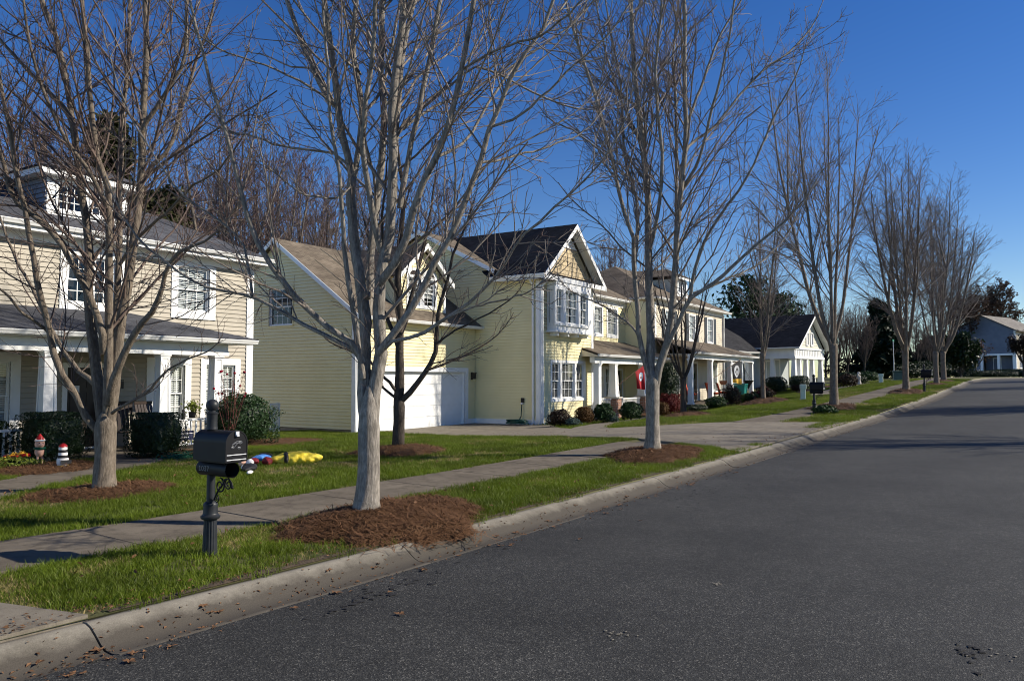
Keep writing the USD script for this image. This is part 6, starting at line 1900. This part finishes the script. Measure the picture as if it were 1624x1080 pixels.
cc = np.vstack([s_[1] + (s_[2] - s_[1]) * t for s_ in st for t in np.linspace(.1, 1, 22)[:, None]])
part(T, "foliage", leaves(cc + rh.normal(0, .06, cc.shape), np.tile([0, 0, 1.0], (len(cc), 1)), rh.uniform(.018, .035, len(cc)), rh), "leaf_maroon", kind="stuff")
for e in ends[:11]:
    part(T, "rosebud", cat_([ball(e + [0, 0, .01], .028, 1), leaves(e + rh.normal(0, .012, (6, 3)), unit(rh.normal(size=(6, 3))), np.full(6, .03), rh, bend=.6)]), "bloom_red")
shrub("plant", "low yellow-green plants in the bed at the left edge", gp(22, 14.4), .5, .3, .2, 900, .03, "leaf_pale", "plant", 2.4, .4, core=None, stems=0)
shrub("plant", "green ground plants beside the pink lawn figure", gp(42, 14.6), .28, .2, .18, 500, .03, "leaf_green", "plant", 2.4, .4, core=None, stems=0)
# yellow house
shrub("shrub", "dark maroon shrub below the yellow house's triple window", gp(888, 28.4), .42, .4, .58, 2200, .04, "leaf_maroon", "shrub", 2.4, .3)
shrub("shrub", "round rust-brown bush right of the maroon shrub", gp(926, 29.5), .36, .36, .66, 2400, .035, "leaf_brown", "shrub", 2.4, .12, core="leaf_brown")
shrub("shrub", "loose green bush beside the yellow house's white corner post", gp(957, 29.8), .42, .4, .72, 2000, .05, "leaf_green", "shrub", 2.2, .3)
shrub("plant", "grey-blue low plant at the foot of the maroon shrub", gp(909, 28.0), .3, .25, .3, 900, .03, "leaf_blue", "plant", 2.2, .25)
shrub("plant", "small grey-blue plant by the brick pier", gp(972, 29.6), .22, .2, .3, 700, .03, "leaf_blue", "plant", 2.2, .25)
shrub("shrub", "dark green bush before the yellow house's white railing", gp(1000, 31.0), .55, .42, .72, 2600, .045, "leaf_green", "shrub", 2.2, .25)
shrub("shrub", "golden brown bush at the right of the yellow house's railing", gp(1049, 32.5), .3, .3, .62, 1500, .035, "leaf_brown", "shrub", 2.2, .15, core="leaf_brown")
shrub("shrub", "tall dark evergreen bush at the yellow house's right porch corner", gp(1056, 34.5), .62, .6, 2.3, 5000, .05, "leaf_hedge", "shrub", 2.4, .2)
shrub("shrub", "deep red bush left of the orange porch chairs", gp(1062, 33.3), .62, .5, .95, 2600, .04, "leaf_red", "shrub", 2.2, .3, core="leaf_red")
# beige house
shrub("shrub", "low dark shrub by the trunk before the beige house", gp(1106, 36.5), .6, .4, .3, 1500, .04, "leaf_hedge", "shrub", 2.2, .3)
shrub("shrub", "leafy green shrub with yellow flowers before the beige house's middle column", gp(1135, 37.5), .6, .45, .55, 2000, .045, "leaf_green", "shrub", 2.2, .3, blooms=("leaf_pale", 30, .035))
shrub("shrub", "dark red-stemmed shrub before the beige house's right windows", gp(1160, 38.5), .55, .45, .95, 1900, .045, "leaf_maroon", "shrub", 2.2, .35)
shrub("shrub", "pale green low shrub left of the teal bin", gp(1176, 40.5), .55, .45, .45, 1500, .045, "leaf_pale", "shrub", 2.2, .3)
shrub("shrub", "shrub with pink and rust leaves at the slim tree's foot", gp(1212, 40.5), .62, .45, .75, 1700, .05, "leaf_rust", "shrub", 2.2, .35, blooms=("bloom_pink", 14, .05))
shrub("shrub", "pink flowered low shrub left of the slim tree", gp(1192, 40.0), .4, .35, .5, 1000, .05, "leaf_green", "shrub", 2.2, .35, blooms=("bloom_pink", 10, .05))
shrub("plant", "clump of bright green blades at the foot of the second mailbox", (30.3, 5.75), .55, .4, .28, 900, .06, "leaf_green", "plant", 2.2, .4, core=None, stems=0)
# low white house
shrub("hedge", "rounded clipped bush at the left of the low white house's porch", gp(1230, 54.0), .75, .7, 1.1, 2600, .06, "leaf_hedge", "hedge", 3.4, .08)
shrub("hedge", "long clipped hedge in front of the low white house's porch", gp(1268, 55.5), 1.25, .6, 1.0, 3000, .06, "leaf_hedge", "hedge", 5.0, .07, rot=.1)
shrub("shrub", "small reddish bush before the long clipped hedge", gp(1263, 53.5), .35, .35, .45, 900, .05, "leaf_maroon", "shrub", 2.2, .2, core="leaf_red")
shrub("shrub", "dark loose bush right of the street tree by the second mailbox", gp(1344, 50.0), .75, .6, .8, 1800, .06, "leaf_maroon", "shrub", 2.2, .3)
shrub("shrub", "dark mounded bush near the pale garden figure", gp(1358, 56.0), .9, .7, .7, 1700, .07, "leaf_hedge", "shrub", 2.2, .25)
shrub("hedge", "low rounded green hedge at the back of the far lawn", gp(1376, 66.0), 1.2, .8, .8, 1800, .08, "leaf_green", "hedge", 2.6, .15)
shrub("hedge", "low dark hedge behind the pale garden figure", gp(1345, 68.0), 1.3, .8, .85, 1800, .08, "leaf_hedge", "hedge", 2.6, .15)
shrub("hedge", "dark hedge along the far house's porch", (*gp(1612, 96.0), 1.85), 3.4, .8, 1.0, 3000, .1, "leaf_hedge", "hedge", 4.0, .15, rot=-1.9)
shrub("hedge", "dark hedge across the end of the street", (*gp(1560, 92.0), 1.8), 3.4, .9, .8, 3000, .1, "leaf_hedge", "hedge", 4.0, .15, rot=-1.2)
shrub("shrub", "dark undergrowth beyond the sidewalk at the bend", (*gp(1430, 84.0), 1.7), 4.5, 1.5, 1.6, 5000, .12, "leaf_hedge", "shrub", 2.6, .3, rot=-.8)
shrub("shrub", "brown undergrowth under the wood beyond the low white house", (*gp(1390, 92.0), 1.7), 6.5, 1.5, 2.2, 6000, .13, "leaf_maroon", "shrub", 2.6, .35, rot=-.8)
shrub("shrub", "dark undergrowth behind the last street trees", (*gp(1490, 86.0), 1.7), 4.0, 1.5, 1.8, 5000, .12, "leaf_hedge", "shrub", 2.6, .3, rot=-.9)

# ------------------------------------------------------------------ lawn and porch things
def lump(p0, p1, r, flat=.6, seed=0, k=22, m=18, amp=.18, taper=(0.5, .75)):
    """A slack cloth form lying between two points."""
    p0, p1 = np.array(p0, float), np.array(p1, float)
    t = np.linspace(0, 1, m)
    ax = p1 - p0
    d = unit(ax); sd_ = unit(np.cross([0, 0, 1.0], d)); upv = np.array([0, 0, 1.0])
    prof = np.sin(PI * np.clip(t, .002, .998)) ** .33 * (taper[0] + (taper[1] - taper[0]) * t + .35 * np.sin(PI * t))
    an = np.arange(k) * 2 * PI / k
    P = p0 + ax * t[:, None]
    V = P[:, None] + prof[:, None, None] * r * (np.cos(an)[None, :, None] * sd_ + flat * np.sin(an)[None, :, None] * upv)
    nz = meshkit.fbm(V * (2.2 / r) + seed, 4, seed)[..., None] - .5
    V = V + (V - P[:, None]) * nz * amp * 4
    wr = np.sin(t * 40 + seed)[:, None, None] * .03 * (V - P[:, None])
    V = (V + wr).reshape(-1, 3)
    V[:, 2] = np.maximum(V[:, 2], min(p0[2], p1[2]) - r * flat * .75)
    i, j = np.meshgrid(np.arange(m - 1), np.arange(k), indexing="ij")
    q = np.stack([i * k + j, i * k + (j + 1) % k, (i + 1) * k + (j + 1) % k, (i + 1) * k + j], -1).reshape(-1, 4)
    return V, np.vstack([q[:, [0, 1, 2]], q[:, [0, 2, 3]]])


def g3(x, y, dz=0.0):
    p = hit(x, y)
    return p + [0, 0, dz]


def along(a, b, t, dz=0):
    return np.array(a) * (1 - t) + np.array(b) * t + [0, 0, dz]


pa, pb_ = g3(425, 738, .10), g3(512, 734, .11)
T = thing("inflatable", "deflated yellow lawn inflatable with black belt lying on the grass behind the mailbox", "inflatable", tuple(pa))
part(T, "body", lump(pa, pb_, .19, .62, 3, 30, 34, .14, (.7, .8)), "yellow_cloth", smooth=True)
a_, b_ = along(pa, pb_, .27), along(pa, pb_, .37)
part(T, "belt", lump(a_ - (b_ - a_) * .25, b_ + (b_ - a_) * .25, .172, .62, 3, 26, 12, .03, (.9, .9)), "black_cloth", smooth=True)
p = g3(415, 740, .09); q_ = g3(432, 739, .09)
part(T, "red_sleeve", lump(p, q_, .15, .6, 8, amp=.25), "red_cloth", smooth=True)
part(T, "blue_sleeve", lump(g3(398, 734, .08), g3(430, 732, .09), .13, .5, 9, amp=.22), "blue_cloth", smooth=True)
part(T, "boot", lump(g3(412, 726, .07), g3(430, 729, .07), .10, .6, 4, amp=.1), "black_cloth", smooth=True)
T = thing("inflatable", "limp red and white santa figure lying under the mailbox's newspaper tube", "inflatable", tuple(g3(395, 744)))
part(T, "coat", lump(g3(388, 752, .07), g3(402, 746, .08), .12, .6, 12, amp=.22), "black_cloth", smooth=True)
part(T, "face", lump(g3(380, 743, .10), g3(388, 744, .10), .075, .8, 2, amp=.1), "skin_cloth", smooth=True)
part(T, "beard", lump(g3(382, 748, .08), g3(389, 748, .08), .06, .7, 5, amp=.2), "white_cloth", smooth=True)
part(T, "hat", lump(g3(398, 740, .12), g3(408, 741, .1), .085, .7, 6, amp=.15), "red_cloth", smooth=True)
part(T, "hat_trim", lump(g3(393, 742, .11), g3(398, 744, .11), .075, .8, 7, amp=.15), "white_cloth", smooth=True)
part(T, "glove", lump(g3(393, 755, .05), g3(399, 753, .05), .05, .7, 7, amp=.15), "white_cloth", smooth=True)

b = np.array([*gp(66, 14.7), zat(*gp(66, 14.7))])
T = thing("lawn_figure", "small pink lawn figure in a red santa hat and green scarf", "lawn ornament", tuple(b))
part(T, "leg", tube([b + [-.04, 0, 0], b + [-.035, 0, .22]], [.018, .022], 8), "skin_cloth", True)
part(T, "leg", tube([b + [.05, 0, 0], b + [.045, 0, .22]], [.018, .022], 8), "skin_cloth", True)
v, fq = ball(np.zeros(3), 1.0, 2)
part(T, "body", (v * [.085, .075, .10] + b + [0, 0, .28], fq), "skin_cloth", True)
part(T, "head", (v * [.085, .08, .09] + b + [0, 0, .42], fq), "skin_cloth", True)
part(T, "snout", (v * [.035, .05, .03] + b + [-.03, -.08, .41], fq), "skin_cloth", True)
for sx in (-1, 1):
    part(T, "ear", (v * [.022, .015, .035] + b + [sx * .07, 0, .49], fq), "skin_cloth", True)
    part(T, "eye", (v * .011 + b + [sx * .03 - .01, -.072, .445], fq), "black_cloth", True)
part(T, "scarf", tube([b + [.08 * math.cos(t), .08 * math.sin(t), .345] for t in np.linspace(0, 2 * PI, 14)], .025, 6), "bulb_green", True)
part(T, "scarf_end", lump(b + [.07, -.06, .33], b + [.09, -.07, .18], .03, .6, 1), "bulb_green", True)
part(T, "hat", lathe([(.075, .0), (.06, .05), (.03, .10), (.004, .13)], tuple(b + [0, 0, .485]), 14), "gift_red", True)
part(T, "hat_trim", tube([b + [.075 * math.cos(t), .07 * math.sin(t), .49] for t in np.linspace(0, 2 * PI, 14)], .018, 6), "white_cloth", True)

b = np.array([*gp(103, 14.4), zat(*gp(103, 14.4))])
T = thing("lawn_ornament", "small black and white striped lawn ornament with red top and yellow base", "lawn ornament", tuple(b))
part(T, "foot", (v * [.06, .09, .04] + b + [-.05, -.02, .03], fq), "yellow_cloth", True)
part(T, "foot", (v * [.06, .09, .04] + b + [.06, -.02, .03], fq), "yellow_cloth", True)
part(T, "belly", lathe([(.085, .05), (.10, .10), (.10, .16), (.09, .19)], tuple(b), 18), "white_cloth", True)
for k in range(4):
    part(T, "stripe", lathe([(.08 - .003 * k, .19 + .05 * k), (.085 - .004 * k, .205 + .05 * k), (.08 - .004 * k, .24 + .05 * k)], tuple(b), 18), "black_cloth" if k % 2 == 0 else "white_cloth", True)
part(T, "top", lathe([(.075, .39), (.065, .42), (.03, .45), (.001, .455)], tuple(b), 18), "gift_red", True)
part(T, "sign_board", bx(b[0] - .09, b[0] + .10, b[1] - .115, b[1] - .10, b[2] + .09, b[2] + .155), "black_cloth")
for k, (x, dep, w, h, g_) in enumerate(((26, 14.9, .26, .2, "wide red gift box with gold ribbon at the left of the bed"), (39, 15.0, .2, .22, "tall red gift box with gold ribbon behind the green ground plants"), (14, 14.8, .18, .13, "small red gift box with gold ribbon nearest the left edge"))):
    b = np.array([*gp(x, dep), zat(*gp(x, dep))])
    T = thing("gift_box", g_, "gift box", tuple(b), .4)
    TLb = TL(T)
    part(TLb, "box", rbx(-w / 2, w / 2, -w / 2, w / 2, 0, h, .006), "gift_red")
    part(TLb, "ribbon", [bx(-.02, .02, -w / 2 - .002, w / 2 + .002, 0.001, h + .002)], "gold_cloth")
    part(TLb, "ribbon", [bx(-w / 2 - .003, w / 2 + .003, -.02, .02, 0.001, h + .003)], "gold_cloth")
    part(TLb, "bow", [tube([(0, 0, h), (.05, .02, h + .05), (.08, 0, h + .02), (0, 0, h + .005)], .012, 5), tube([(0, 0, h), (-.05, -.02, h + .05), (-.08, 0, h + .02), (0, 0, h + .005)], .012, 5)], "gold_cloth", True, kind="stuff")
b = np.array([*gp(287, 16.2), zat(*gp(287, 16.2))])
T = thing("light_string", "tangled heap of green christmas lights by the right clipped hedge", "light string", tuple(b))
pts = b + np.column_stack([rh.normal(0, .22, 70), rh.normal(0, .12, 70), np.abs(rh.normal(.03, .05, 70))])
part(T, "wire", tube(resample(pts, np.full(70, .006), 300)[0], .006, 4), "bulb_green", True)
part(T, "bulbs", [ball(p_ + [0, 0, .012], .016, 1) for p_ in pts], "bulb_green", kind="stuff")
# lattice screen at the gap between the first two houses
b = np.array([*gp(436, 26.8), zat(*gp(436, 26.8))])
T = thing("lattice_screen", "white diamond lattice screen between the tan house and the yellow house", "lattice screen", tuple(b))
fl_ = Fr(tuple(b - [.22, 0, 0]), (1, 0), (0, -1))
H_, W_ = .98, .44
part(T, "frame", [fl_.box(0, .04, 0, H_, 0, .03), fl_.box(W_ - .04, W_, 0, H_, 0, .03), fl_.box(.04, W_ - .04, H_ - .04, H_, 0, .03), fl_.box(.04, W_ - .04, 0, .04, 0, .03)], "lattice_white")
inner = sbox(.04, .04, W_ - .04, H_ - .04)
for sgn, d_ in ((1, .012), (-1, .018)):
    for o in np.arange(-1.2, 1.6, .075):
        ln = shapely.geometry.LineString([(o, 0), (o + sgn * 1.2, 1.2)]).buffer(.012, cap_style=2).intersection(inner)
        if ln.area > 1e-4:
            part(T, "slat", prism(ln, fl_, d_ - .005, d_), "lattice_white")
T = thing("banner", "navy banner with white marks tied to the tan house's right porch railing", "banner", (11.6, 16.36, .3))
part(T, "cloth", bx(11.28, 11.74, 16.39, 16.40, .30, .52), "navy_board")
part(T, "stripe", bx(11.29, 11.60, 16.383, 16.389, .36, .385), "white_cloth")
part(T, "stripe", bx(11.29, 11.73, 16.383, 16.389, .45, .465), "white_cloth")
T = thing("flower_pot", "yellow-green plant in a dark pot on the tan house's porch railing", "plant", (11.85, 16.6, .8))
part(T, "pot", lathe([(.07, .0), (.09, .14), (.095, .15)], (11.85, 16.62, .80), 14), "black_cloth", True)
n = 160
part(T, "foliage", leaves(np.array([11.85, 16.62, 1.05]) + rh.normal(0, .08, (n, 3)), unit(rh.normal(size=(n, 3)) + [0, 0, 1]), rh.uniform(.03, .06, n), rh), "leaf_pale", kind="stuff")
T = thing("figurine", "small dark figurine on the railing left of the potted plant", "figurine", (11.5, 16.46, .8))
part(T, "body", lathe([(.05, 0), (.045, .06), (.055, .11), (.025, .15), (.035, .18), (.03, .21), (.005, .23)], (11.5, 16.46, .80), 12), "black_cloth", True)


def rocker(name, label, loc, rot, material, cushion=None, group=None):
    T = thing(name, label, "chair", loc, rot, group=group)
    L = TL(T)
    part(L, "seat", [bx(-.25, .25, -.24 + .1 * i, -.155 + .1 * i, .40 - .01 * i, .42 - .01 * i) for i in range(5)], material, kind="stuff")
    bk = []
    for i in range(6):
        x = -.225 + i * .09
        v, f = bx(x - .035, x + .035, 0, .018, .42, 1.05)
        v = v.copy(); v[:, 1] += .24 + (v[:, 2] - .42) * .28
        bk.append((v, f))
    part(L, "backrest", bk, material, kind="stuff")
    v, f = bx(-.27, .27, -.012, .012, 1.03, 1.10); v = v.copy(); v[:, 1] += .415
    part(L, "top_rail", (v, f), material)
    for sx in (-1, 1):
        part(L, "leg", bx(sx * .27 - .02, sx * .27 + .02, -.26, -.22, .05, .62), material)
        part(L, "leg", bx(sx * .27 - .02, sx * .27 + .02, .22, .26, .05, .62), material)
        part(L, "arm", bx(sx * .28 - .045, sx * .28 + .045, -.30, .34, .62, .645), material)
        part(L, "rocker", tube([(sx * .27, -.42, .09), (sx * .27, -.2, .04), (sx * .27, .1, .03), (sx * .27, .5, .10)], .02, 6), material)
    if cushion:
        part(L, "seat_cushion", rbx(-.25, .25, -.25, .22, .42, .53, .03), cushion)
        v, f = rbx(-.25, .25, -.05, .05, .50, 1.06, .03); v = np.array(v); v[:, 1] += .20 + (v[:, 2] - .42) * .28
        part(L, "back_cushion", (v, f), cushion)
    return T


rocker("rocking_chair", "dark rocking chair in shade left of the tan house's right column", (11.35, 17.3, .1), .2, "door_dark")
rocker("rocking_chair", "dark rocking chair just right of the tan house's front door", (10.75, 17.6, .1), -.3, "door_dark")
rocker("rocking_chair", "white rocking chair before the yellow house's porch window", (33.0, 16.0, .11), .3, "white_trim")
p_ = on_v(1097, 640, 14.7); rocker("porch_chair", "chair with orange cushions behind the first two columns of the beige house", (p_[0], 14.7, .42), .2, "door_dark", "orange_cushion")
p_ = on_v(1132, 640, 14.6); rocker("porch_chair", "left one of the orange cushioned chairs right of the beige house's door", (p_[0], 14.6, .42), -.2, "pole_wood", "orange_cushion")
p_ = on_v(1150, 640, 14.6); rocker("porch_chair", "rightmost orange cushioned chair on the beige house's porch", (p_[0], 14.7, .42), .4, "pole_wood", "orange_cushion")
p_ = on_v(1076, 640, 14.4); rocker("porch_chair", "orange cushioned chair behind the deep red bush", (p_[0], 14.6, .42), .1, "door_dark", "orange_cushion")

# wheeled bin, pots
p_ = on_v(1172, 636, 13.3)
b = np.array([p_[0], 13.2, zat(p_[0], 13.2)])
T = thing("wheeled_bin", "teal wheeled bin by the beige house's porch end", "bin", tuple(b))
v, fq = bx(-.28, .28, -.32, .32, .06, .98); v = v.copy(); v[:, :2] *= np.where(v[:, 2] < .5, .82, 1)[:, None]
part(T, "body", (v + b, fq), "teal_bin")
part(T, "lid", rbx(-.31, .31, -.36, .36, .99, 1.06, .02)[0] + b if False else (rbx(-.31, .31, -.36, .36, .99, 1.06, .02)[0] + b, rbx(-.31, .31, -.36, .36, .99, 1.06, .02)[1]), "teal_bin")
part(T, "handle", tube([b + [-.25, .38, .95], b + [.25, .38, .95]], .02, 6), "black_metal")
for sx in (-1, 1):
    part(T, "wheel", tube([b + [sx * .27 - .03, .28, .11], b + [sx * .27 + .03, .28, .11]], .11, 14), "black_cloth")
p_ = on_v(1147, 615, 13.75)
T = thing("hanging_basket", "terracotta hanging basket under the beige house's porch beam", "hanging basket", (p_[0], 13.75, 1.35))
part(T, "basket", lathe([(.12, 1.38), (.2, 1.5), (.22, 1.62)], (p_[0], 13.75, 0), 12), "terracotta", True)
for k in range(3):
    part(T, "chain", tube([(p_[0] + .2 * math.cos(k * 2.1), 13.75 + .2 * math.sin(k * 2.1), 1.62), (p_[0], 13.75, 2.3), (p_[0], 13.75, 2.76)], .008, 4), "black_metal")
p_ = on_v(1187, 620, 13.3)
b = np.array([p_[0], 13.3, 1.1])
T = thing("cone_planter", "cone-shaped wire planter hanging at the beige house's last column", "planter", tuple(b))
part(T, "cone", lathe([(.02, 0), (.12, .22), (.3, .5), (.32, .52)], tuple(b), 14), "lamp_bronze", True)
for k in range(3):
    part(T, "chain", tube([b + [.3 * math.cos(k * 2.1), .3 * math.sin(k * 2.1), .5], b + [0, .2, 1.2], b + [0, .4, 1.7]], .008, 4), "black_metal")

# garden hose on the shaded wall
T = thing("garden_hose", "dark green hose coiled on the driveway below the yellow wall's spigot", "hose", (26.0, 16.3, -.1))
t = np.linspace(0, 2 * PI * 7, 170)
b = np.array([26.02, 16.25, -.05])
r = .36 + .09 * np.sin(t * .37) + .04 * np.sin(t * 1.3)
part(T, "coil", tube(np.column_stack([b[0] + r * .75 * np.cos(t), b[1] + r * np.sin(t), b[2] + .06 + .10 * (t / t[-1]) + .05 * np.sin(t * .8)]), .022, 6), "hose_green", True)
part(T, "supply_end", tube([(26.40, 16.3, .72), (26.38, 16.3, .5), (26.40, 16.33, .25), (26.3, 16.4, .06)], .02, 6), "hose_green", True)
part(T, "spigot", [bx(26.38, 26.48, 16.26, 16.34, .72, .80)], "silver_metal")


def flag(name, label, post, tip, drop, w, material, rot, group=None):
    """Pole leaning out from a porch post and a slack cloth hanging from it."""
    post, tip = np.array(post, float), np.array(tip, float)
    T = thing(name, label, "flag", tuple(post))
    part(T, "pole", tube([post, tip], [.016, .012], 8), "pole_wood", True)
    part(T, "pole_knob", ball(tip, .03, 1), "gold_cloth", True)
    d = unit(tip - post)
    n, m = 22, 16
    U_, V_ = np.meshgrid(np.linspace(0, 1, n), np.linspace(0, 1, m), indexing="ij")
    side = unit(np.array([d[1], -d[0], 0]))
    top = tip - d * (U_[..., None] * w)
    dv_ = np.array([0, 0, -1.0])
    cloth = top + dv_ * (V_ * drop * (1 - .25 * U_))[..., None] + d * (V_ * U_ * w * .25)[..., None] + side * (.05 * np.sin(U_ * 9 + V_ * 2) * V_)[..., None]
    i, j = np.meshgrid(np.arange(n - 1), np.arange(m - 1), indexing="ij")
    q = np.stack([i * m + j, (i + 1) * m + j, (i + 1) * m + j + 1, i * m + j + 1], -1).reshape(-1, 4)
    cl = part(T, "cloth", (cloth.reshape(-1, 3), q), material, True)
    return T, cl, cloth, side


def patch(T, cl, cloth, side, name, shape, material, off):
    """An emblem sewn on: faces of the cloth whose (u, v) lie in the shape, set a little proud on both sides."""
    n, m, _ = cloth.shape
    k = 4
    from scipy.ndimage import zoom
    fine = np.stack([zoom(cloth[..., c], (k, k), order=1) for c in range(3)], -1)
    N, M = fine.shape[:2]
    U_, V_ = np.meshgrid(np.linspace(0, 1, N), np.linspace(0, 1, M), indexing="ij")
    i, j = np.meshgrid(np.arange(N - 1), np.arange(M - 1), indexing="ij")
    q = np.stack([i * M + j, (i + 1) * M + j, (i + 1) * M + j + 1, i * M + j + 1], -1).reshape(-1, 4)
    ok = shape(U_.ravel()[q].mean(1), V_.ravel()[q].mean(1))
    q = q[ok]
    us, inv = np.unique(q, return_inverse=True)
    P = fine.reshape(-1, 3)[us]
    q = inv.reshape(q.shape)
    part(cl, name, [(P + side * off, q), (P - side * off, q)], material)


tp = on_v(1017, 580, 14.35)
F1 = flag("flag", "red flag with pale round emblem hanging from the yellow house's brick-based column", (32.4, 14.9, 1.45), (tp[0], 14.2, tp[2] + .05), 1.15, .62, "flag_red", 0)
patch(*F1, "emblem", lambda u, v: ((u - .45) / .24) ** 2 + ((v - .42) / .2) ** 2 < 1, "pale_blue", .012)
patch(*F1, "emblem_bird", lambda u, v: (((u - .42) / .12) ** 2 + ((v - .38) / .08) ** 2 < 1) | (((u - .50) / .05) ** 2 + ((v - .50) / .1) ** 2 < 1), "white_cloth", .018)
patch(*F1, "emblem_mark", lambda u, v: (((u - .44) / .07) ** 2 + ((v - .46) / .05) ** 2 < 1), "flag_red", .024)
tp = on_v(1163, 573, 13.3)
ps_ = on_v(1131, 600, 13.7)
F2 = flag("flag", "black flag with pale round emblem and gold end on the beige house's porch", (ps_[0], 13.68, ps_[2]), (tp[0], 12.9, tp[2] + .1), 1.4, .95, "flag_black", 0)
patch(*F2, "emblem", lambda u, v: ((u - .5) / .33) ** 2 + ((v - .42) / .28) ** 2 < 1, "silver_metal", .012)
patch(*F2, "emblem_mark", lambda u, v: (((u - .42) / .09) ** 2 + ((v - .34) / .07) ** 2 < 1) | (((u - .6) / .08) ** 2 + ((v - .44) / .07) ** 2 < 1) | (((u - .46) / .08) ** 2 + ((v - .56) / .06) ** 2 < 1), "flag_black", .018)
patch(*F2, "gold_band", lambda u, v: v > .78, "gold_cloth", .012)

# utility pedestals and boxes, street sign, garden figure
def pedestal(label, loc, h, w, material="pedestal_green", tilt=.0):
    T = thing("utility_pedestal", label, "utility pedestal", loc, .3)
    L = TL(T)
    v, f = rbx(-w / 2, w / 2, -w / 2, w / 2, 0, h, .02); v = np.array(v); v[:, 0] += v[:, 2] * tilt
    part(L, "body", (v, f), material, smooth=30)
    v, f = rbx(-w / 2 - .02, w / 2 + .02, -w / 2 - .02, w / 2 + .02, h * .72, h + .03, .02); v = np.array(v); v[:, 0] += v[:, 2] * tilt
    part(L, "cap", (v, f), material, smooth=30)
    part(L, "foot", bx(-w / 2 - .03, w / 2 + .03, -w / 2 - .03, w / 2 + .03, -.05, .05), "stone_pale")


p_ = gp(1273, 37.3); pedestal("pale green utility pedestal left of the second mailbox", (*p_, zat(*p_)), .70, .24, tilt=-.12)
p_ = gp(1397, 52.5); pedestal("pale green utility pedestal on the far lawn before the dark conifers", (*p_, zat(*p_)), .62, .24)
p_ = gp(1438, 55.5); pedestal("pale green utility pedestal beside the dark transformer box", (*p_, zat(*p_)), .65, .22)
p_ = gp(1427, 57.0); b = np.array([*p_, zat(*p_)])
T = thing("transformer_box", "dark green transformer box on the lawn left of the dense street tree", "transformer box", tuple(b), .2)
L = TL(T)
part(L, "cabinet", rbx(-.5, .5, -.42, .42, 0, .62, .03), "utility_green")
v, fq = rbx(-.54, .54, -.46, .46, .622, .72, .03)
part(L, "lid", (v, fq), "utility_green")
part(L, "pad", bx(-.62, .62, -.55, .55, -.1, .06), "stone_pale")
part(L, "door_seam", bx(-.005, .005, -.424, -.419, .08, .6), "black_metal")
p_ = gp(1418, 60.0); b = np.array([*p_, zat(*p_)])
T = thing("street_sign", "small green street name sign on a thin pole by the bend", "street sign", tuple(b))
part(T, "pole", tube([b, b + [0, 0, 3.1]], .03, 8), "silver_metal", True)
part(T, "name_plate", [bx(b[0] - .42, b[0] + .42, b[1] - .012, b[1] + .012, b[2] + 2.95, b[2] + 3.12)], "sign_green")
p_ = gp(1362, 54.5); b = np.array([*p_, zat(*p_)])
T = thing("garden_figure", "pale little garden figure on the far lawn", "garden figure", tuple(b))
part(T, "body", lathe([(.14, 0), (.16, .1), (.1, .35), (.15, .5), (.13, .6), (.05, .66)], tuple(b), 12), "stone_pale", True)
part(T, "head", ball(b + [0, 0, .76], .12, 1), "stone_pale", True)
part(T, "wing", tube([b + [-.12, 0, .55], b + [-.25, 0, .72], b + [-.3, 0, .6]], [.05, .04, .01], 6), "stone_pale", True)
p_ = on_v(1172, 640, 12.4); b = np.array([p_[0], 12.4, zat(p_[0], 12.4)])
T = thing("garden_figure", "small pink and white garden figure before the beige house's right column", "garden figure", tuple(b))
part(T, "body", lathe([(.08, 0), (.09, .1), (.05, .28), (.03, .34)], tuple(b), 10), "bloom_pink", True)
part(T, "head", ball(b + [0, 0, .40], .075, 1), "white_cloth", True)
